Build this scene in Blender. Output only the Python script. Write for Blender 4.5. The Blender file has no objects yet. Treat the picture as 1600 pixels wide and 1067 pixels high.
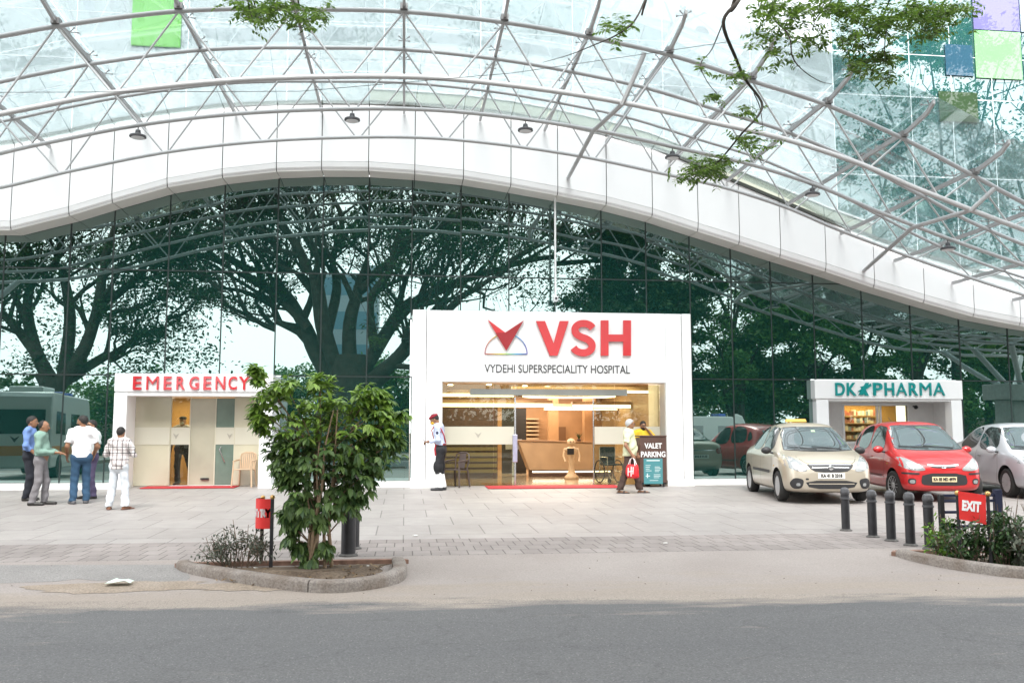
import bpy, bmesh, math, random
import numpy as np
from mathutils import Vector, Matrix
from mathutils.bvhtree import BVHTree

SC = bpy.context.scene
COL = SC.collection
R = math.radians

# ---------------------------------------------------------------- camera
CAM_POS = (0.0, -23.0, 1.52)
YAW, TILT, FPX = R(6.8), R(5.67), 1400.0
cd = bpy.data.cameras.new("camera")
cd.sensor_fit = 'HORIZONTAL'; cd.sensor_width = 36.0; cd.lens = FPX / 1600 * 36
cd.clip_start = 0.05; cd.clip_end = 2000
cam = bpy.data.objects.new("camera", cd); COL.objects.link(cam)
cam.location = CAM_POS; cam.rotation_euler = (R(90) + TILT, 0, -YAW)
SC.camera = cam

# ---------------------------------------------------------------- sky and sun (bright overcast)
SUN_EL, SUN_AZ = R(50), R(188)          # azimuth of the sun seen from above, clockwise from +Y
W = bpy.data.worlds.new("World"); SC.world = W; W.use_nodes = True
nt = W.node_tree; nt.nodes.clear()
sky = nt.nodes.new('ShaderNodeTexSky'); sky.sky_type = 'NISHITA'; sky.sun_disc = False
sky.sun_elevation = SUN_EL; sky.sun_rotation = SUN_AZ
sky.air_density = 1.0; sky.dust_density = 4.0; sky.ozone_density = 1.0
hs = nt.nodes.new('ShaderNodeHueSaturation'); hs.inputs['Saturation'].default_value = 0.10
mx = nt.nodes.new('ShaderNodeMix'); mx.data_type = 'RGBA'; mx.inputs[0].default_value = 0.72
mx.inputs[7].default_value = (13.0, 13.3, 13.6, 1)      # even cloud deck over the clear sky
bg = nt.nodes.new('ShaderNodeBackground'); bg.inputs['Strength'].default_value = 0.14
wo = nt.nodes.new('ShaderNodeOutputWorld')
nt.links.new(sky.outputs['Color'], hs.inputs['Color'])
nt.links.new(hs.outputs['Color'], mx.inputs[6]); nt.links.new(mx.outputs[2], bg.inputs['Color'])
nt.links.new(bg.outputs[0], wo.inputs['Surface'])

sl = bpy.data.lights.new("sun", 'SUN'); sl.energy = 2.3; sl.angle = R(26); sl.color = (1, 0.97, 0.92)
sun = bpy.data.objects.new("sun", sl); COL.objects.link(sun)
sd = Vector((math.sin(SUN_AZ) * math.cos(SUN_EL), math.cos(SUN_AZ) * math.cos(SUN_EL), math.sin(SUN_EL)))
sun.rotation_euler = sd.to_track_quat('Z', 'Y').to_euler(); sun.location = sd * 60

SC.view_settings.view_transform = 'Standard'
SC.view_settings.look = 'None'; SC.view_settings.gamma = 1; SC.view_settings.use_curve_mapping = False
SC.view_settings.exposure = 1.17
SC.render.engine = 'CYCLES'
try:
    SC.cycles.max_bounces = 10; SC.cycles.transparent_max_bounces = 24
    SC.cycles.glossy_bounces = 5; SC.cycles.caustics_reflective = False; SC.cycles.caustics_refractive = False
    SC.cycles.sample_clamp_indirect = 6
except Exception:
    pass

# ---------------------------------------------------------------- measuring helpers
_fw = np.array([math.sin(YAW) * math.cos(TILT), math.cos(YAW) * math.cos(TILT), math.sin(TILT)])
_rt = np.array([math.cos(YAW), -math.sin(YAW), 0.0]); _up = np.cross(_rt, _fw)
_C = np.array(CAM_POS)
GLASS_Y = 1.05                     # the glazing stands a little behind the porches
def on_y(px, py, Y):
    """where the sight line of a pixel of the 1600 px photo meets the plane y = Y (used to read sizes off the photo)"""
    d = _fw + _rt * (px - 800) / FPX + _up * (533.5 - py) / FPX
    return _C + d * (Y - _C[1]) / d[1]
def ground_z(Y):
    return float(np.interp(Y, [-14.4, -11.8, -9.5, 0], [-.12, 0, 0, .13]))
def on_ground(px, py):
    z = 0.0
    d = _fw + _rt * (px - 800) / FPX + _up * (533.5 - py) / FPX
    for i in range(12):
        p = _C + d * (z - _C[2]) / d[2]; z = ground_z(p[1])
    return Vector(p)
def mirrored(px, py, L):
    """a point whose reflection in the glass wall (plane y = GLASS_Y) is seen at that pixel, on the line y = -L"""
    p = on_y(px, py, L + 2 * GLASS_Y); return Vector((p[0], -L, p[2]))

# ---------------------------------------------------------------- objects, names, labels
def thing(name, label, cat, loc=(0, 0, 0), rotz=0.0, group=None, scale=1.0):
    o = bpy.data.objects.new(name, None); COL.objects.link(o)
    o.empty_display_size = 0.3
    o.location = loc; o.rotation_euler = (0, 0, rotz); o.scale = (scale,) * 3
    o['label'] = label; o['category'] = cat
    if group: o['group'] = group
    return o
def tag(o, label, cat, group=None, kind=None):
    if label: o['label'] = label
    if cat: o['category'] = cat
    if group: o['group'] = group
    if kind: o['kind'] = kind
    return o
def part_empty(name, parent):
    o = bpy.data.objects.new(name, None); COL.objects.link(o); o.parent = parent; o.empty_display_size = .1
    return o
def copy_tree(o, parent=None):
    c = o.copy(); COL.objects.link(c)
    if parent is not None: c.parent = parent
    for ch in o.children: copy_tree(ch, c)
    return c

class MB:
    """collects shapes and links them as one mesh object"""
    def __init__(s): s.v = []; s.f = []; s.m = []; s.cur = 0
    def add(s, vs, fs):
        b = len(s.v); s.v.extend([tuple(map(float, q)) for q in vs])
        for f in fs: s.f.append([b + i for i in f]); s.m.append(s.cur)
        return s
    def box(s, x0, x1, y0, y1, z0, z1, mat=None):
        vs = [Vector(p) for p in ((x0,y0,z0),(x1,y0,z0),(x1,y1,z0),(x0,y1,z0),(x0,y0,z1),(x1,y0,z1),(x1,y1,z1),(x0,y1,z1))]
        if mat is not None: vs = [mat @ p for p in vs]
        return s.add(vs, [(3,2,1,0),(4,5,6,7),(0,1,5,4),(1,2,6,5),(2,3,7,6),(3,0,4,7)])
    def prism(s, pts, d):
        d = Vector(d); a = [Vector(p) for p in pts]; n = len(a)
        nr = Vector((0, 0, 0))
        for i in range(n): nr += a[i].cross(a[(i + 1) % n])
        if nr.dot(d) > 0: a = a[::-1]
        return s.add(a + [p + d for p in a], [tuple(range(n)), tuple(range(2*n-1, n-1, -1))] +
                     [(i, i + n, (i+1) % n + n, (i+1) % n) for i in range(n)])
    def poly(s, pts): return s.add(pts, [tuple(range(len(pts)))])
    def tube(s, pts, r, n=8, caps=True, closed=False):
        P = [Vector(p) for p in pts]; k = len(P)
        rr = [r] * k if not hasattr(r, '__len__') else list(r)
        T = []
        for i in range(k):
            if closed: t = P[(i+1) % k] - P[i-1]
            else: t = P[min(i+1, k-1)] - P[max(i-1, 0)]
            T.append(t.normalized() if t.length > 1e-9 else Vector((0, 0, 1)))
        ref = Vector((0, 0, 1)) if abs(T[0].z) < .9 else Vector((1, 0, 0))
        nrm = (ref - T[0] * ref.dot(T[0])).normalized(); vs = []
        for i in range(k):
            nrm = nrm - T[i] * nrm.dot(T[i])
            nrm = nrm.normalized() if nrm.length > 1e-6 else T[i].orthogonal().normalized()
            bn = T[i].cross(nrm)
            for j in range(n):
                a = 2 * math.pi * j / n
                vs.append(P[i] + (nrm * math.cos(a) + bn * math.sin(a)) * rr[i])
        fs = []
        for i in range(k if closed else k - 1):
            i2 = (i + 1) % k
            for j in range(n):
                fs.append((i*n + j, i*n + (j+1) % n, i2*n + (j+1) % n, i2*n + j))
        if caps and not closed:
            fs.append(tuple(range(n - 1, -1, -1))); fs.append(tuple((k-1)*n + j for j in range(n)))
        return s.add(vs, fs)
    def lathe(s, prof, n=16, mat=None):
        vs = []; k = len(prof)
        for (r, z) in prof:
            for j in range(n):
                a = 2 * math.pi * j / n; vs.append(Vector((r * math.cos(a), r * math.sin(a), z)))
        if mat is not None: vs = [mat @ p for p in vs]
        fs = [(i*n + j, i*n + (j+1) % n, (i+1)*n + (j+1) % n, (i+1)*n + j) for i in range(k-1) for j in range(n)]
        fs.append(tuple(range(n-1, -1, -1))); fs.append(tuple((k-1)*n + j for j in range(n)))
        return s.add(vs, fs)
    def ball(s, c, r, n=12, mat=None):
        r = (r,) * 3 if not hasattr(r, '__len__') else r
        vs = []; m = n // 2; c = Vector(c)
        for i in range(m + 1):
            t = math.pi * (i + .001 * (i == 0) - .001 * (i == m)) / m
            for j in range(n):
                a = 2 * math.pi * j / n
                p = Vector((r[0]*math.sin(t)*math.cos(a), r[1]*math.sin(t)*math.sin(a), r[2]*math.cos(t)))
                vs.append(c + (mat @ p if mat is not None else p))
        fs = [(i*n + j, (i+1)*n + j, (i+1)*n + (j+1) % n, i*n + (j+1) % n) for i in range(m) for j in range(n)]
        return s.add(vs, fs)
    def sheet(s, rows):
        n = len(rows[0])
        return s.add([p for r in rows for p in r], [(i*n+j, i*n+j+1, (i+1)*n+j+1, (i+1)*n+j) for i in range(len(rows)-1) for j in range(n-1)])
    def build(s, name, mat, parent=None, smooth=35, bevel=0, origin=None):
        me = bpy.data.meshes.new(name)
        off = Vector(origin) if origin is not None else Vector((0, 0, 0))
        vs = [tuple(Vector(p) - off) for p in s.v] if origin is not None else s.v
        me.from_pydata(vs, [], s.f)
        mats = mat if isinstance(mat, (list, tuple)) else [mat]
        for m in mats: me.materials.append(m)
        if len(mats) > 1: me.polygons.foreach_set('material_index', s.m)
        if smooth:
            me.polygons.foreach_set('use_smooth', [True] * len(me.polygons))
            me.set_sharp_from_angle(angle=R(smooth))
        me.update()
        o = bpy.data.objects.new(name, me); COL.objects.link(o)
        if parent is not None: o.parent = parent
        if origin is not None: o.location = off
        if bevel:
            b = o.modifiers.new('bevel', 'BEVEL'); b.width = bevel; b.segments = 2; b.limit_method = 'ANGLE'; b.angle_limit = R(40)
        return o

def world_child(o, parent, par=None):
    """keep a mesh made in world coordinates where it is while parenting it (to a part standing at the thing's origin, if given)"""
    o.parent = par if par is not None else parent
    m = Matrix.Translation(parent.location) @ Matrix.Rotation(parent.rotation_euler.z, 4, 'Z')
    o.matrix_parent_inverse = m.inverted()
    return o

def quads_mesh(name, V, F, mat, parent=None, smooth=False):
    """numpy vertices (n,3) and faces (m,k) to one mesh object"""
    me = bpy.data.meshes.new(name); n, m, k = len(V), len(F), F.shape[1]
    me.vertices.add(n); me.vertices.foreach_set('co', np.asarray(V, np.float32).ravel())
    me.loops.add(m * k); me.loops.foreach_set('vertex_index', np.asarray(F, np.int32).ravel())
    me.polygons.add(m); me.polygons.foreach_set('loop_start', np.arange(0, m * k, k, dtype=np.int32))
    try: me.polygons.foreach_set('loop_total', np.full(m, k, np.int32))
    except Exception: pass
    me.update(calc_edges=True); me.validate()
    if smooth: me.polygons.foreach_set('use_smooth', [True] * len(me.polygons))
    me.materials.append(mat)
    o = bpy.data.objects.new(name, me); COL.objects.link(o)
    if parent is not None: o.parent = parent
    return o

# ---------------------------------------------------------------- materials
_M = {}
def mat(name, col=(.5, .5, .5), rough=.5, metal=0.0, spec=.5, var=0.0, scale=8.0, bump=0.0, bscale=60.0, coat=0.0,
        col2=None, emit=None, estr=0.0, trans=0.0, sss=0.0):
    if name in _M: return _M[name]
    m = bpy.data.materials.new(name); m.use_nodes = True; t = m.node_tree; b = t.nodes['Principled BSDF']
    b.inputs['Roughness'].default_value = rough; b.inputs['Metallic'].default_value = metal
    b.inputs['Specular IOR Level'].default_value = spec; b.inputs['Coat Weight'].default_value = coat
    b.inputs['Coat Roughness'].default_value = .05
    b.inputs['Base Color'].default_value = (*col, 1)
    if emit: b.inputs['Emission Color'].default_value = (*emit, 1); b.inputs['Emission Strength'].default_value = estr
    tc = t.nodes.new('ShaderNodeTexCoord')
    if var > 0 or col2:
        n = t.nodes.new('ShaderNodeTexNoise'); n.inputs['Scale'].default_value = scale; n.inputs['Detail'].default_value = 6
        t.links.new(tc.outputs['Object'], n.inputs['Vector'])
        cr = t.nodes.new('ShaderNodeValToRGB'); cr.color_ramp.elements[0].position = .3; cr.color_ramp.elements[1].position = .7
        c2 = col2 if col2 else tuple(min(1, c * (1 + var)) for c in col)
        c1 = col if col2 else tuple(c * (1 - var) for c in col)
        cr.color_ramp.elements[0].color = (*c1, 1); cr.color_ramp.elements[1].color = (*c2, 1)
        t.links.new(n.outputs['Fac'], cr.inputs['Fac']); t.links.new(cr.outputs['Color'], b.inputs['Base Color'])
    if bump > 0:
        n2 = t.nodes.new('ShaderNodeTexNoise'); n2.inputs['Scale'].default_value = bscale; n2.inputs['Detail'].default_value = 4
        t.links.new(tc.outputs['Object'], n2.inputs['Vector'])
        bp = t.nodes.new('ShaderNodeBump'); bp.inputs['Strength'].default_value = bump; bp.inputs['Distance'].default_value = .01
        t.links.new(n2.outputs['Fac'], bp.inputs['Height']); t.links.new(bp.outputs['Normal'], b.inputs['Normal'])
    _M[name] = m; return m

def glass_mat(name, tint, refl=1.0, film=0.0, filmcol=(.6, .7, .68), ior=1.5):
    """thin see-through pane: tinted transparency, mirror by angle, a little dust"""
    if name in _M: return _M[name]
    m = bpy.data.materials.new(name); m.use_nodes = True; t = m.node_tree; t.nodes.clear()
    o = t.nodes.new('ShaderNodeOutputMaterial'); tr = t.nodes.new('ShaderNodeBsdfTransparent'); tr.inputs[0].default_value = (*tint, 1)
    gl = t.nodes.new('ShaderNodeBsdfGlossy'); gl.inputs['Roughness'].default_value = 0.0; gl.inputs[0].default_value = (.95, 1, .98, 1)
    fr = t.nodes.new('ShaderNodeFresnel'); fr.inputs['IOR'].default_value = ior
    mu = t.nodes.new('ShaderNodeMath'); mu.operation = 'MULTIPLY'; mu.inputs[1].default_value = refl; mu.use_clamp = True
    ms = t.nodes.new('ShaderNodeMixShader'); t.links.new(fr.outputs[0], mu.inputs[0]); t.links.new(mu.outputs[0], ms.inputs[0])
    t.links.new(tr.outputs[0], ms.inputs[1]); t.links.new(gl.outputs[0], ms.inputs[2])
    last = ms
    if film > 0:
        df = t.nodes.new('ShaderNodeBsdfDiffuse'); df.inputs[0].default_value = (*filmcol, 1)
        m2 = t.nodes.new('ShaderNodeMixShader'); m2.inputs[0].default_value = film
        t.links.new(ms.outputs[0], m2.inputs[1]); t.links.new(df.outputs[0], m2.inputs[2]); last = m2
    t.links.new(last.outputs[0], o.inputs['Surface'])
    _M[name] = m; return m

def mirror_mat(name, base, refl, gcol, rough=0.0, fres=.35):
    """coated facade glass: coloured body and a strong mirror that grows with angle"""
    if name in _M: return _M[name]
    m = bpy.data.materials.new(name); m.use_nodes = True; t = m.node_tree; t.nodes.clear()
    o = t.nodes.new('ShaderNodeOutputMaterial'); df = t.nodes.new('ShaderNodeBsdfDiffuse'); df.inputs[0].default_value = (*base, 1)
    gl = t.nodes.new('ShaderNodeBsdfGlossy'); gl.inputs['Roughness'].default_value = rough; gl.inputs[0].default_value = (*gcol, 1)
    lw = t.nodes.new('ShaderNodeLayerWeight'); lw.inputs['Blend'].default_value = .3
    ma = t.nodes.new('ShaderNodeMath'); ma.operation = 'MULTIPLY_ADD'; ma.inputs[1].default_value = fres; ma.inputs[2].default_value = refl; ma.use_clamp = True
    t.links.new(lw.outputs['Fresnel'], ma.inputs[0])
    tc = t.nodes.new('ShaderNodeTexCoord'); nz = t.nodes.new('ShaderNodeTexNoise'); nz.inputs['Scale'].default_value = .55; nz.inputs['Detail'].default_value = 1
    t.links.new(tc.outputs['Object'], nz.inputs['Vector'])
    bp = t.nodes.new('ShaderNodeBump'); bp.inputs['Strength'].default_value = .12; bp.inputs['Distance'].default_value = .02
    t.links.new(nz.outputs['Fac'], bp.inputs['Height']); t.links.new(bp.outputs['Normal'], gl.inputs['Normal'])
    ms = t.nodes.new('ShaderNodeMixShader'); t.links.new(ma.outputs[0], ms.inputs[0])
    t.links.new(df.outputs[0], ms.inputs[1]); t.links.new(gl.outputs[0], ms.inputs[2]); t.links.new(ms.outputs[0], o.inputs['Surface'])
    _M[name] = m; return m

def leaf_mat(name, c1, c2, rough=.45, trl=.25, scale=3.0):
    if name in _M: return _M[name]
    m = bpy.data.materials.new(name); m.use_nodes = True; t = m.node_tree; b = t.nodes['Principled BSDF']; o = t.nodes['Material Output']
    g = t.nodes.new('ShaderNodeNewGeometry'); cr = t.nodes.new('ShaderNodeValToRGB')
    cr.color_ramp.elements[0].color = (*c1, 1); cr.color_ramp.elements[1].color = (*c2, 1)
    t.links.new(g.outputs['Random Per Island'], cr.inputs['Fac']); t.links.new(cr.outputs['Color'], b.inputs['Base Color'])
    b.inputs['Roughness'].default_value = rough; b.inputs['Specular IOR Level'].default_value = .35
    tl = t.nodes.new('ShaderNodeBsdfTranslucent'); t.links.new(cr.outputs['Color'], tl.inputs[0])
    ms = t.nodes.new('ShaderNodeMixShader'); ms.inputs[0].default_value = trl
    t.links.new(b.outputs[0], ms.inputs[1]); t.links.new(tl.outputs[0], ms.inputs[2]); t.links.new(ms.outputs[0], o.inputs['Surface'])
    _M[name] = m; return m

def text_mesh(name, txt, size, depth, material, parent, bold=0.0, xscale=1.0, align='CENTER', space=1.0):
    """lettering as a mesh, standing upright in the local xz plane and facing -y"""
    cu = bpy.data.curves.new(name, 'FONT'); cu.body = txt; cu.size = size; cu.extrude = depth; cu.offset = bold
    cu.align_x = align; cu.align_y = 'CENTER'; cu.resolution_u = 4; cu.space_character = space
    tmp = bpy.data.objects.new(name, cu); COL.objects.link(tmp)
    bpy.context.view_layer.update()
    me = bpy.data.meshes.new_from_object(tmp.evaluated_get(bpy.context.evaluated_depsgraph_get()))
    bpy.data.objects.remove(tmp); bpy.data.curves.remove(cu)
    co = np.zeros(len(me.vertices) * 3, np.float32); me.vertices.foreach_get('co', co); co = co.reshape(-1, 3)
    out = np.stack([co[:, 0] * xscale, -co[:, 2], co[:, 1]], 1)
    me.vertices.foreach_set('co', out.ravel().astype(np.float32)); me.update()
    me.materials.clear(); me.materials.append(material); me.name = name
    o = bpy.data.objects.new(name, me); COL.objects.link(o)
    if parent is not None: o.parent = parent
    return o

# ================================================================ THE SETTING
def tile_mat(name, c1, c2, joint, bw, rh, mortar, rough, stain=.10, offset=.5, rot=0.0):
    m = bpy.data.materials.new(name); m.use_nodes = True; t = m.node_tree; b = t.nodes['Principled BSDF']
    tc = t.nodes.new('ShaderNodeTexCoord'); mp = t.nodes.new('ShaderNodeMapping'); mp.inputs['Rotation'].default_value = (0, 0, rot)
    br = t.nodes.new('ShaderNodeTexBrick'); br.inputs['Scale'].default_value = 1; br.offset = offset
    br.inputs['Brick Width'].default_value = bw; br.inputs['Row Height'].default_value = rh
    br.inputs['Mortar Size'].default_value = mortar; br.inputs['Mortar Smooth'].default_value = .3
    br.inputs['Color1'].default_value = (*c1, 1); br.inputs['Color2'].default_value = (*c2, 1); br.inputs['Mortar'].default_value = (*joint, 1)
    t.links.new(tc.outputs['Object'], mp.inputs['Vector']); t.links.new(mp.outputs['Vector'], br.inputs['Vector'])
    last = br.outputs['Color']
    for sc, am in ((.6, stain), (4.0, stain * .8), (45.0, stain * .7)):
        n = t.nodes.new('ShaderNodeTexNoise'); n.inputs['Scale'].default_value = sc; n.inputs['Detail'].default_value = 6
        t.links.new(tc.outputs['Object'], n.inputs['Vector'])
        r = t.nodes.new('ShaderNodeMapRange'); r.inputs['From Min'].default_value = .3; r.inputs['From Max'].default_value = .7
        r.inputs['To Min'].default_value = 1 - am; r.inputs['To Max'].default_value = 1 + am
        t.links.new(n.outputs['Fac'], r.inputs['Value'])
        x = t.nodes.new('ShaderNodeMix'); x.data_type = 'RGBA'; x.blend_type = 'MULTIPLY'; x.inputs[0].default_value = 1
        t.links.new(last, x.inputs[6]); t.links.new(r.outputs[0], x.inputs[7]); last = x.outputs[2]
    t.links.new(last, b.inputs['Base Color']); b.inputs['Roughness'].default_value = rough
    b.inputs['Specular IOR Level'].default_value = .3
    bp = t.nodes.new('ShaderNodeBump'); bp.inputs['Strength'].default_value = .25; bp.inputs['Distance'].default_value = .004
    t.links.new(br.outputs['Fac'], bp.inputs['Height']); bp.invert = True
    t.links.new(bp.outputs['Normal'], b.inputs['Normal'])
    return m

def ground_mat(name, c1, c2, big, fine, rough=.9, sand=None, y0=0, y1=1, streak=0.0, speck=0.0, grain=.28, wear=False):
    """loose or poured ground: large stains, fine grain; optional drifted sand that takes over between y0 and y1"""
    m = bpy.data.materials.new(name); m.use_nodes = True; t = m.node_tree; b = t.nodes['Principled BSDF']; L = t.links.new
    tc = t.nodes.new('ShaderNodeTexCoord')
    mp = t.nodes.new('ShaderNodeMapping'); mp.inputs['Scale'].default_value = (1, 1, 1) if not streak else (.12, 1, 1)
    L(tc.outputs['Object'], mp.inputs['Vector'])
    n = t.nodes.new('ShaderNodeTexNoise'); n.inputs['Scale'].default_value = big; n.inputs['Detail'].default_value = 7
    L(mp.outputs['Vector'], n.inputs['Vector'])
    cr = t.nodes.new('ShaderNodeValToRGB'); cr.color_ramp.elements[0].position = .33; cr.color_ramp.elements[1].position = .68
    cr.color_ramp.elements[0].color = (*c1, 1); cr.color_ramp.elements[1].color = (*c2, 1); L(n.outputs['Fac'], cr.inputs['Fac'])
    last = cr.outputs['Color']
    if sand:
        sp = t.nodes.new('ShaderNodeSeparateXYZ'); L(tc.outputs['Object'], sp.inputs[0])
        r = t.nodes.new('ShaderNodeMapRange'); r.inputs['From Min'].default_value = y0; r.inputs['From Max'].default_value = y1
        sk = t.nodes.new('ShaderNodeMath'); sk.operation = 'MULTIPLY_ADD'; sk.inputs[1].default_value = .05; L(sp.outputs['X'], sk.inputs[0]); L(sp.outputs['Y'], sk.inputs[2])
        L(sk.outputs[0], r.inputs['Value'])
        n3 = t.nodes.new('ShaderNodeTexNoise'); n3.inputs['Scale'].default_value = 1.4; n3.inputs['Detail'].default_value = 8; n3.inputs['Roughness'].default_value = .65
        mp3 = t.nodes.new('ShaderNodeMapping'); mp3.inputs['Scale'].default_value = (.35, 1.6, 1); L(tc.outputs['Object'], mp3.inputs['Vector']); L(mp3.outputs['Vector'], n3.inputs['Vector'])
        ad = t.nodes.new('ShaderNodeMath'); ad.operation = 'ADD'; L(r.outputs[0], ad.inputs[0])
        m3 = t.nodes.new('ShaderNodeMapRange'); m3.inputs['From Min'].default_value = .3; m3.inputs['From Max'].default_value = .7
        m3.inputs['To Min'].default_value = -.55; m3.inputs['To Max'].default_value = .55; L(n3.outputs['Fac'], m3.inputs['Value']); L(m3.outputs[0], ad.inputs[1])
        r2 = t.nodes.new('ShaderNodeMapRange'); r2.inputs['From Min'].default_value = .3; r2.inputs['From Max'].default_value = .8; L(ad.outputs[0], r2.inputs['Value'])
        x = t.nodes.new('ShaderNodeMix'); x.data_type = 'RGBA'; L(r2.outputs[0], x.inputs[0]); L(last, x.inputs[6]); x.inputs[7].default_value = (*sand, 1); last = x.outputs[2]
    n2 = t.nodes.new('ShaderNodeTexNoise'); n2.inputs['Scale'].default_value = fine; n2.inputs['Detail'].default_value = 3
    L(tc.outputs['Object'], n2.inputs['Vector'])
    r = t.nodes.new('ShaderNodeMapRange'); r.inputs['From Min'].default_value = .3; r.inputs['From Max'].default_value = .7
    r.inputs['To Min'].default_value = 1 - grain; r.inputs['To Max'].default_value = 1 + grain; L(n2.outputs['Fac'], r.inputs['Value'])
    x = t.nodes.new('ShaderNodeMix'); x.data_type = 'RGBA'; x.blend_type = 'MULTIPLY'; x.inputs[0].default_value = 1
    L(last, x.inputs[6]); L(r.outputs[0], x.inputs[7]); last = x.outputs[2]
    if speck:
        vo = t.nodes.new('ShaderNodeTexVoronoi'); vo.inputs['Scale'].default_value = 38; L(tc.outputs['Object'], vo.inputs['Vector'])
        lt = t.nodes.new('ShaderNodeMath'); lt.operation = 'LESS_THAN'; lt.inputs[1].default_value = .2; L(vo.outputs['Distance'], lt.inputs[0])
        wn = t.nodes.new('ShaderNodeSeparateColor'); L(vo.outputs['Color'], wn.inputs[0])
        g2 = t.nodes.new('ShaderNodeMath'); g2.operation = 'GREATER_THAN'; g2.inputs[1].default_value = .72; L(wn.outputs[0], g2.inputs[0])
        mu = t.nodes.new('ShaderNodeMath'); mu.operation = 'MULTIPLY'; L(lt.outputs[0], mu.inputs[0]); L(g2.outputs[0], mu.inputs[1])
        ms = t.nodes.new('ShaderNodeMath'); ms.operation = 'MULTIPLY'; ms.inputs[1].default_value = speck; L(mu.outputs[0], ms.inputs[0])
        x = t.nodes.new('ShaderNodeMix'); x.data_type = 'RGBA'; L(ms.outputs[0], x.inputs[0]); L(last, x.inputs[6]); x.inputs[7].default_value = (.33, .32, .3, 1); last = x.outputs[2]
    if wear:
        for vec, sc, lo_, hi_, dk in (((.05, 1.0, 1), 1.1, .45, .75, .86), ((.5, .8, 1), .8, .60, .66, .90), ((1, 1, 1), 3.5, .66, .78, .80)):   # tyre lanes, patches, oil spots
            q = t.nodes.new('ShaderNodeMapping'); q.inputs['Scale'].default_value = vec; L(tc.outputs['Object'], q.inputs['Vector'])
            k = t.nodes.new('ShaderNodeTexNoise'); k.inputs['Scale'].default_value = sc; k.inputs['Detail'].default_value = 3; L(q.outputs['Vector'], k.inputs['Vector'])
            g = t.nodes.new('ShaderNodeMapRange'); g.inputs['From Min'].default_value = lo_; g.inputs['From Max'].default_value = hi_; g.inputs['To Min'].default_value = 1; g.inputs['To Max'].default_value = dk; L(k.outputs['Fac'], g.inputs['Value'])
            y = t.nodes.new('ShaderNodeMix'); y.data_type = 'RGBA'; y.blend_type = 'MULTIPLY'; y.inputs[0].default_value = 1; L(last, y.inputs[6]); L(g.outputs[0], y.inputs[7]); last = y.outputs[2]
        vo = t.nodes.new('ShaderNodeTexVoronoi'); vo.feature = 'DISTANCE_TO_EDGE'; vo.inputs['Scale'].default_value = .55
        nw = t.nodes.new('ShaderNodeTexNoise'); nw.inputs['Scale'].default_value = 2.2; nw.inputs['Detail'].default_value = 5; L(tc.outputs['Object'], nw.inputs['Vector'])
        av = t.nodes.new('ShaderNodeMix'); av.data_type = 'RGBA'; av.inputs[0].default_value = .35; L(tc.outputs['Object'], av.inputs[6]); L(nw.outputs['Color'], av.inputs[7]); L(av.outputs[2], vo.inputs['Vector'])
        g = t.nodes.new('ShaderNodeMapRange'); g.inputs['From Min'].default_value = .0; g.inputs['From Max'].default_value = .006; g.inputs['To Min'].default_value = .85; g.inputs['To Max'].default_value = 1; L(vo.outputs['Distance'], g.inputs['Value'])
        y = t.nodes.new('ShaderNodeMix'); y.data_type = 'RGBA'; y.blend_type = 'MULTIPLY'; y.inputs[0].default_value = 1; L(last, y.inputs[6]); L(g.outputs[0], y.inputs[7]); last = y.outputs[2]
    L(last, b.inputs['Base Color']); b.inputs['Roughness'].default_value = rough; b.inputs['Specular IOR Level'].default_value = .25
    bp = t.nodes.new('ShaderNodeBump'); bp.inputs['Strength'].default_value = .5; bp.inputs['Distance'].default_value = .01
    L(n2.outputs['Fac'], bp.inputs['Height']); L(bp.outputs['Normal'], b.inputs['Normal'])
    return m

m_pave = tile_mat('pale_granite_tiles', (.315, .292, .277), (.288, .264, .250), (.165, .152, .143), .80, 1.2, .011, .55, .09)
m_paver = tile_mat('grey_pink_pavers', (.265, .238, .224), (.225, .20, .188), (.10, .088, .08), .23, .42, .008, .8, .12)
m_apron = ground_mat('dusty_concrete', (.265, .236, .218), (.30, .271, .252), .7, 55, .9, (.275, .24, .208), -12.9, -14.1, grain=.13)
m_road = ground_mat('worn_asphalt', (.098, .099, .102), (.128, .128, .128), .55, 70, .8, (.275, .24, .208), -14.75, -13.95, streak=1, speck=.5, wear=True)
m_soil = ground_mat('dry_soil', (.10, .074, .054), (.17, .132, .098), 3, 40, .95)
m_sand = ground_mat('drifted_sand', (.245, .20, .155), (.295, .25, .205), 2.5, 50, .95)
m_slab = ground_mat('grey_cement', (.215, .206, .198), (.25, .24, .23), 1.6, 60, .85)
m_kerb = ground_mat('kerb_stone', (.165, .135, .112), (.255, .232, .212), 3.0, 50, .85)
m_earth = ground_mat('bare_earth', (.12, .10, .08), (.17, .145, .11), .3, 6, .95)

def structure(name, mb, m, smooth=0):
    o = mb.build(name, m, None, smooth); o['kind'] = 'structure'; return o

def road_edge(x): return -14.02 - .05 * min(max(x, -14), 18)
def strip(y0, y1, x0, x1, dz=0.0, nx=24, ny=4):
    b = MB(); rows = []
    for i in range(ny + 1):
        y = y0 + (y1 - y0) * i / ny
        rows.append([(x0 + (x1 - x0) * j / nx, y, ground_z(y) + dz) for j in range(nx + 1)])
    return b.sheet(rows)
structure('ground', MB().sheet([[(-600, -600, -.25), (600, -600, -.25)], [(-600, 600, -.25), (600, 600, -.25)]]), m_earth)
_rx = [-90 + 2 * i for i in range(91)]
structure('road', MB().sheet([[(x, y, -.12 + .004 * (y > -15)) for x in _rx] for y in (-26.5, -20, -15)] + [[(x, min(road_edge(x), -13.0) - .45 * (1 - k), ground_z(road_edge(x) - .45 * (1 - k)) + .006) for x in _rx] for k in (0, .5, 1)]), m_road)
structure('apron', strip(-14.4, -11.8, -60, 60), m_apron)
structure('paver_strip', strip(-11.8, -10.1, -60, 60, .0), m_paver)
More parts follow.
